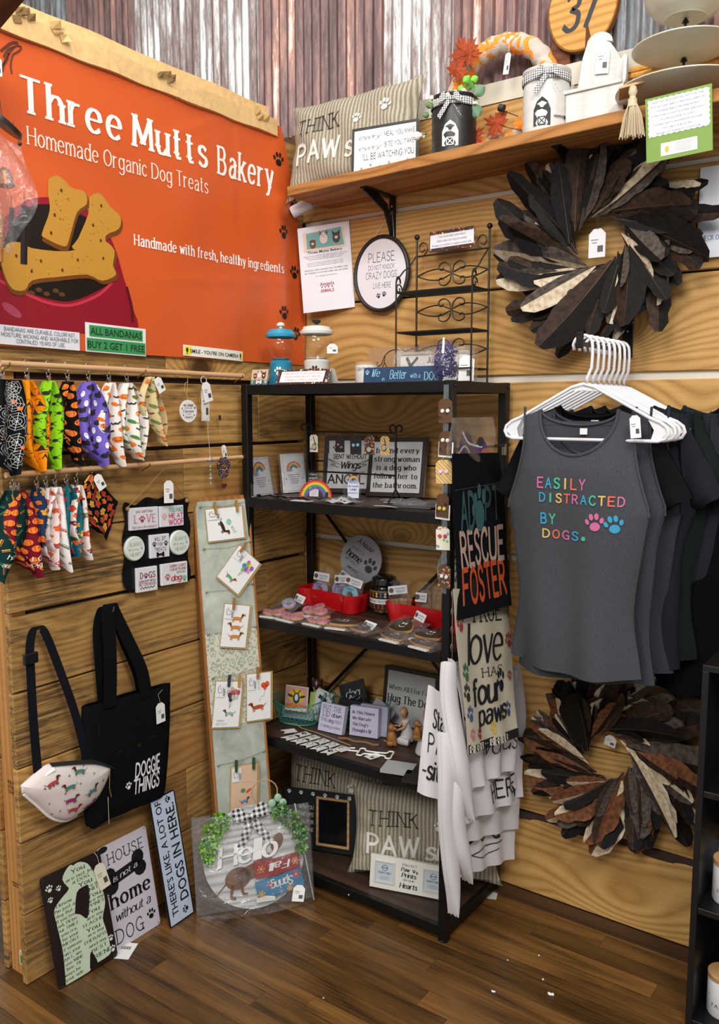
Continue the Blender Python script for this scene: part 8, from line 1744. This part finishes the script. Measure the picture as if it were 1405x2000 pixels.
# ================================================================ feather wreaths
def feather_mesh(L, W, ca, cb, seed):
    R = random.Random(seed); n = 9; mb = MB(); bend = R.uniform(-.18, .18); cu = R.uniform(.05, .22)
    def spine(t): return Vector((bend*L*t*t, -cu*L*t*t*.6+.0, L*t))
    prof = [.1, .34, .62, .8, .92, 1, 1, .95, .78, .30]
    for s, mi in ((-1, 0), (1, 1)):
        V = []
        for i in range(n+1): 
            p = spine(i/n); w = W*.5*prof[i]*(1-.25*R.random()*(i % 3 == 1))*(1 if s < 0 else .75); V += [p, p+Vector((s*w, .22*w+.002*R.random(), -.15*w))]
        mb.add(V, [(2*i, 2*i+1, 2*i+3, 2*i+2) if s > 0 else (2*i+1, 2*i, 2*i+2, 2*i+3) for i in range(n)], mi)
    mb.tube([spine(i/5)+Vector((0, -.0008, 0)) for i in range(6)], [.0014, .0012, .001, .0008, .0005, .0003], 3, mi=2, cap=False)
    return mb.mesh('feather', [ca, cb, QU])
def fm(name, c1, c2, edge=None):
    m, nt, b = newmat(name); v = coords(nt); s = N(nt, 'VectorMath', operation='MULTIPLY'); nt.links.new(v, s.inputs[0]); s.inputs[1].default_value = (260, 60, 700)
    n = noise(nt, s.outputs[0], 1, 2); n2 = noise(nt, v, 16, 2, .5)
    f = math_(nt, 'ADD', math_(nt, 'MULTIPLY', n, .35), math_(nt, 'MULTIPLY', n2, .75)); nt.links.new(ramp(nt, f, [(.40, c1), (.66, c2)]), b.inputs['Base Color']); b.inputs['Roughness'].default_value = .65; b.inputs['Specular IOR Level'].default_value = .2
    bump(nt, b, n, .5, .0008); return m
QU = M('#8a6f50', .5)
DK, BR, CR_, GY, RU, BKF = fm('feather_dark', '#080605', '#17110e'), fm('feather_brown', '#1f140e', '#3a281c'), fm('feather_cream', '#a89070', '#cfc3ac'), fm('feather_grey', '#2c2622', '#544b44'), fm('feather_russet', '#46281a', '#74492c'), fm('feather_black', '#060606', '#141212')
def wreath(label, c, R0, combos, seed, n=110, barred=False):
    R = random.Random(seed); t = thing('feather_wreath', label, 'wreath', T(c.x, -.014, c.z))
    MB().tube([(R0*.50*cos(a), -.012, R0*.50*sin(a)) for a in [2*PI*i/40 for i in range(40)]], [.017+.004*sin(i*2.1) for i in range(40)], 8, True).build('ring', fm('wreath_base%d' % seed, '#1a120e', '#3a281c'), t, smooth=True)
    meshes = [feather_mesh(1., .30+.06*(k % 3), a, b, seed*50+k) for k, (a, b) in enumerate(combos)]
    for i in range(n):
        lay = i % 3; th = 2*PI*(i/n*7.0+R.uniform(-.02, .02))+lay*.7; rb = R0*(.30, .42, .56)[lay]*R.uniform(.85, 1.12); d = th-math.radians(R.uniform(44, 92)); L = R0*R.choice((.45, .6, .7, .8, .92))*R.uniform(.9, 1.1)*(1.15 if lay == 0 else .95)
        p = Vector((rb*cos(th), -.030-.012*(2-lay)*R.uniform(.6, 1.3), rb*sin(th))); m = Matrix.Translation(p) @ Matrix.Rotation(PI/2-d, 4, 'Y') @ Matrix.Rotation(R.uniform(.0, .22), 4, 'X') @ Matrix.Rotation(R.uniform(-.7, .7), 4, 'Z') @ Matrix.Diagonal((L, L, L, 1))
        link('feather', meshes[R.randrange(len(meshes))], t, m)
    return t
def off(o, pts): return o
c1 = pY(1178, 474, -.03); c2_ = pY(1196, 1468, -.03)
w1 = wreath('large dark feather wreath with cream edged plumes high on the log wall', c1, .262, [(DK, DK), (BKF, DK), (DK, BR), (BR, GY), (CR_, GY), (DK, GY), (BKF, BKF), (CR_, DK), (BR, BR), (DK, BR), (GY, DK), (BKF, BKF), (DK, DK), (BKF, BR)], 5, 165)
price_tag(w1, Matrix.Translation((-.028, -.05, -.045)), .048, .078, '#d6d2d8'); MB().tube([(.0, -.045, .10), (-.005, -.05, .06), (-.003, -.05, .03)], .0007, 5).build('string', M('#2a2420', .8), w1)
w2 = wreath('brown and russet feather wreath low on the log wall under the shirts', c2_, .240, [(DK, BR), (BR, BR), (CR_, RU), (RU, BR), (GY, BR), (DK, DK), (CR_, GY), (BR, GY), (RU, CR_), (BKF, DK), (BKF, BR), (DK, DK)], 8, 150)
price_tag(w2, Matrix.Translation((-.018, -.04, .028)) @ Matrix.Rotation(.2, 4, 'Y'), .034, .034, '#b9b6b0'); MB().tube([(.0, -.04, .09), (-.004, -.042, .062)], .0007, 5).build('string', M('#2a2420', .8), w2)
# ================================================================ black cabinet with candles
cb_ = thing('black_bookcase', 'black open bookcase at the right edge below the shirts', 'bookcase', T(1.508, -.31, 0))
CK = M('#08080a', .45, bmp=.1, bs=60)
MB().box((0, 0, 0), (.016, .295, .94)).build('side_panel', CK, cb_, bevel=.001); MB().box((.62, 0, 0), (.636, .295, .94)).build('side_panel', CK, cb_, bevel=.001)
MB().box((0, 0, .94), (.636, .300, .956)).build('top', CK, cb_, bevel=.001); MB().box((.016, .29, 0), (.62, .297, .94)).build('back_panel', M('#0c0c0e', .6), cb_)
for z in (.618, .308, .0): MB().box((.016, .004, z), (.62, .29, z+.016)).build('shelf', CK, cb_, bevel=.001)
def cjar(label, x, y, z, s=1.):
    t = thing('candle_jar', label, 'candle', T(x, y, z, 10), 'white candles in the black bookcase')
    MB().lathe([(0, 0), (.036*s, 0), (.039*s, .006), (.039*s, .096), (.037*s, .10), (0, .10)], 36).build('glass', M('#d9d9dc', .3), t, smooth=True)
    MB().lathe([(0, .10), (.040*s, .10), (.040*s, .112), (.038*s, .114), (0, .114)], 36).build('lid', bpy.data.materials['lid_wood'], t, smooth=True)
    P = Print(t, lambda u, v, d: (sin(u/.039)*(.039*s+d), -cos(u/.039)*(.039*s+d), v)); P.rect(-.02, .058, .036, .002, '#5a5a62').text('FA', -.018, .036, .018, .009, 'serif', '#2a2a32').done()
cjar('white candle with a wooden lid on the middle bookcase shelf', 1.578, -.225, .3245); cjar('white candle with a wooden lid on the lowest bookcase shelf', 1.580, -.230, .0165); cjar('dim white candle at the back of the middle bookcase shelf', 1.548, -.085, .3245, .8)
# ================================================================ wind chime in plastic, near left edge
q = pY(8, 225, -1.31)
wc = thing('wind_chime', 'copper and wood wind chime wrapped in clear plastic at the left edge', 'wind chime', T(q.x-.012, -1.31, q.z, 12))
ip = wc.matrix_world.inverted()
def cp(px, py): p = ip @ pY(px, py, -1.31); return Vector((p.x, 0, p.z))
a = cp(4, 232)
MB().lathe([(0, .004), (.05, .0), (.054, -.010), (.05, -.012), (0, -.004)], 32, mtx=Matrix.Translation(a) @ Matrix.Rotation(.55, 4, 'Y') @ Matrix.Rotation(-.35, 4, 'X')).build('dark_disc', M('#1c1716', .3), wc, smooth=True)
string(wc, [a+Vector((0, 0, 0)), a+Vector((-.012, 0, .10)), a+Vector((-.01, 0, .16))], .0007, '#2a2420')
b = cp(31, 278); MB().ball(b, .005, 8).build('bead', M('#2c2320', .4), wc, smooth=True); string(wc, [a+Vector((.03, 0, -.01)), b], .0006, '#2a2420')
c = cp(9, 352); MB().lathe([(.004, .028), (.012, .02), (.018, .004), (.022, -.012), (.020, -.013), (.0, -.004)], 16, tuple(c)).build('copper_bell', M('#9a5a30', .3, .8), wc, smooth=True)
for px, y0, y1, r, mt in ((40, 400, 515, .0075, M('#2c2422', .25, .6)), (2, 420, 512, .009, M('#a8703c', .4)), (20, 405, 470, .005, M('#4a4440', .25, .7))):
    d, e_ = cp(px, y0), cp(px, y1); MB().tube([d, e_], r, 12).build('chime_tube', mt, wc, smooth=True); string(wc, [d, d+Vector((0, 0, .03))], .0006, '#2a2420')
top = cp(40, 268); bot = cp(40, 488)
CF = plastic_film('chime_film', .10, '#dfe2e6', 40, 2.)
MB().grid(lambda u, v: (lambda z: Vector((-.075+.145*u*(.62+.5*sin(v*2.6)), -.035*sin(PI*u)-.012*sin(u*13+v*9), z+.012*sin(u*11))))(bot.z+(top.z-bot.z)*v), 24, 28).build('plastic_wrap', CF, wc, smooth=True)
wt = cp(1, 130); price_tag(wc, Matrix.Translation(wt+Vector((-.022, 0, -.02))), .024, .04)
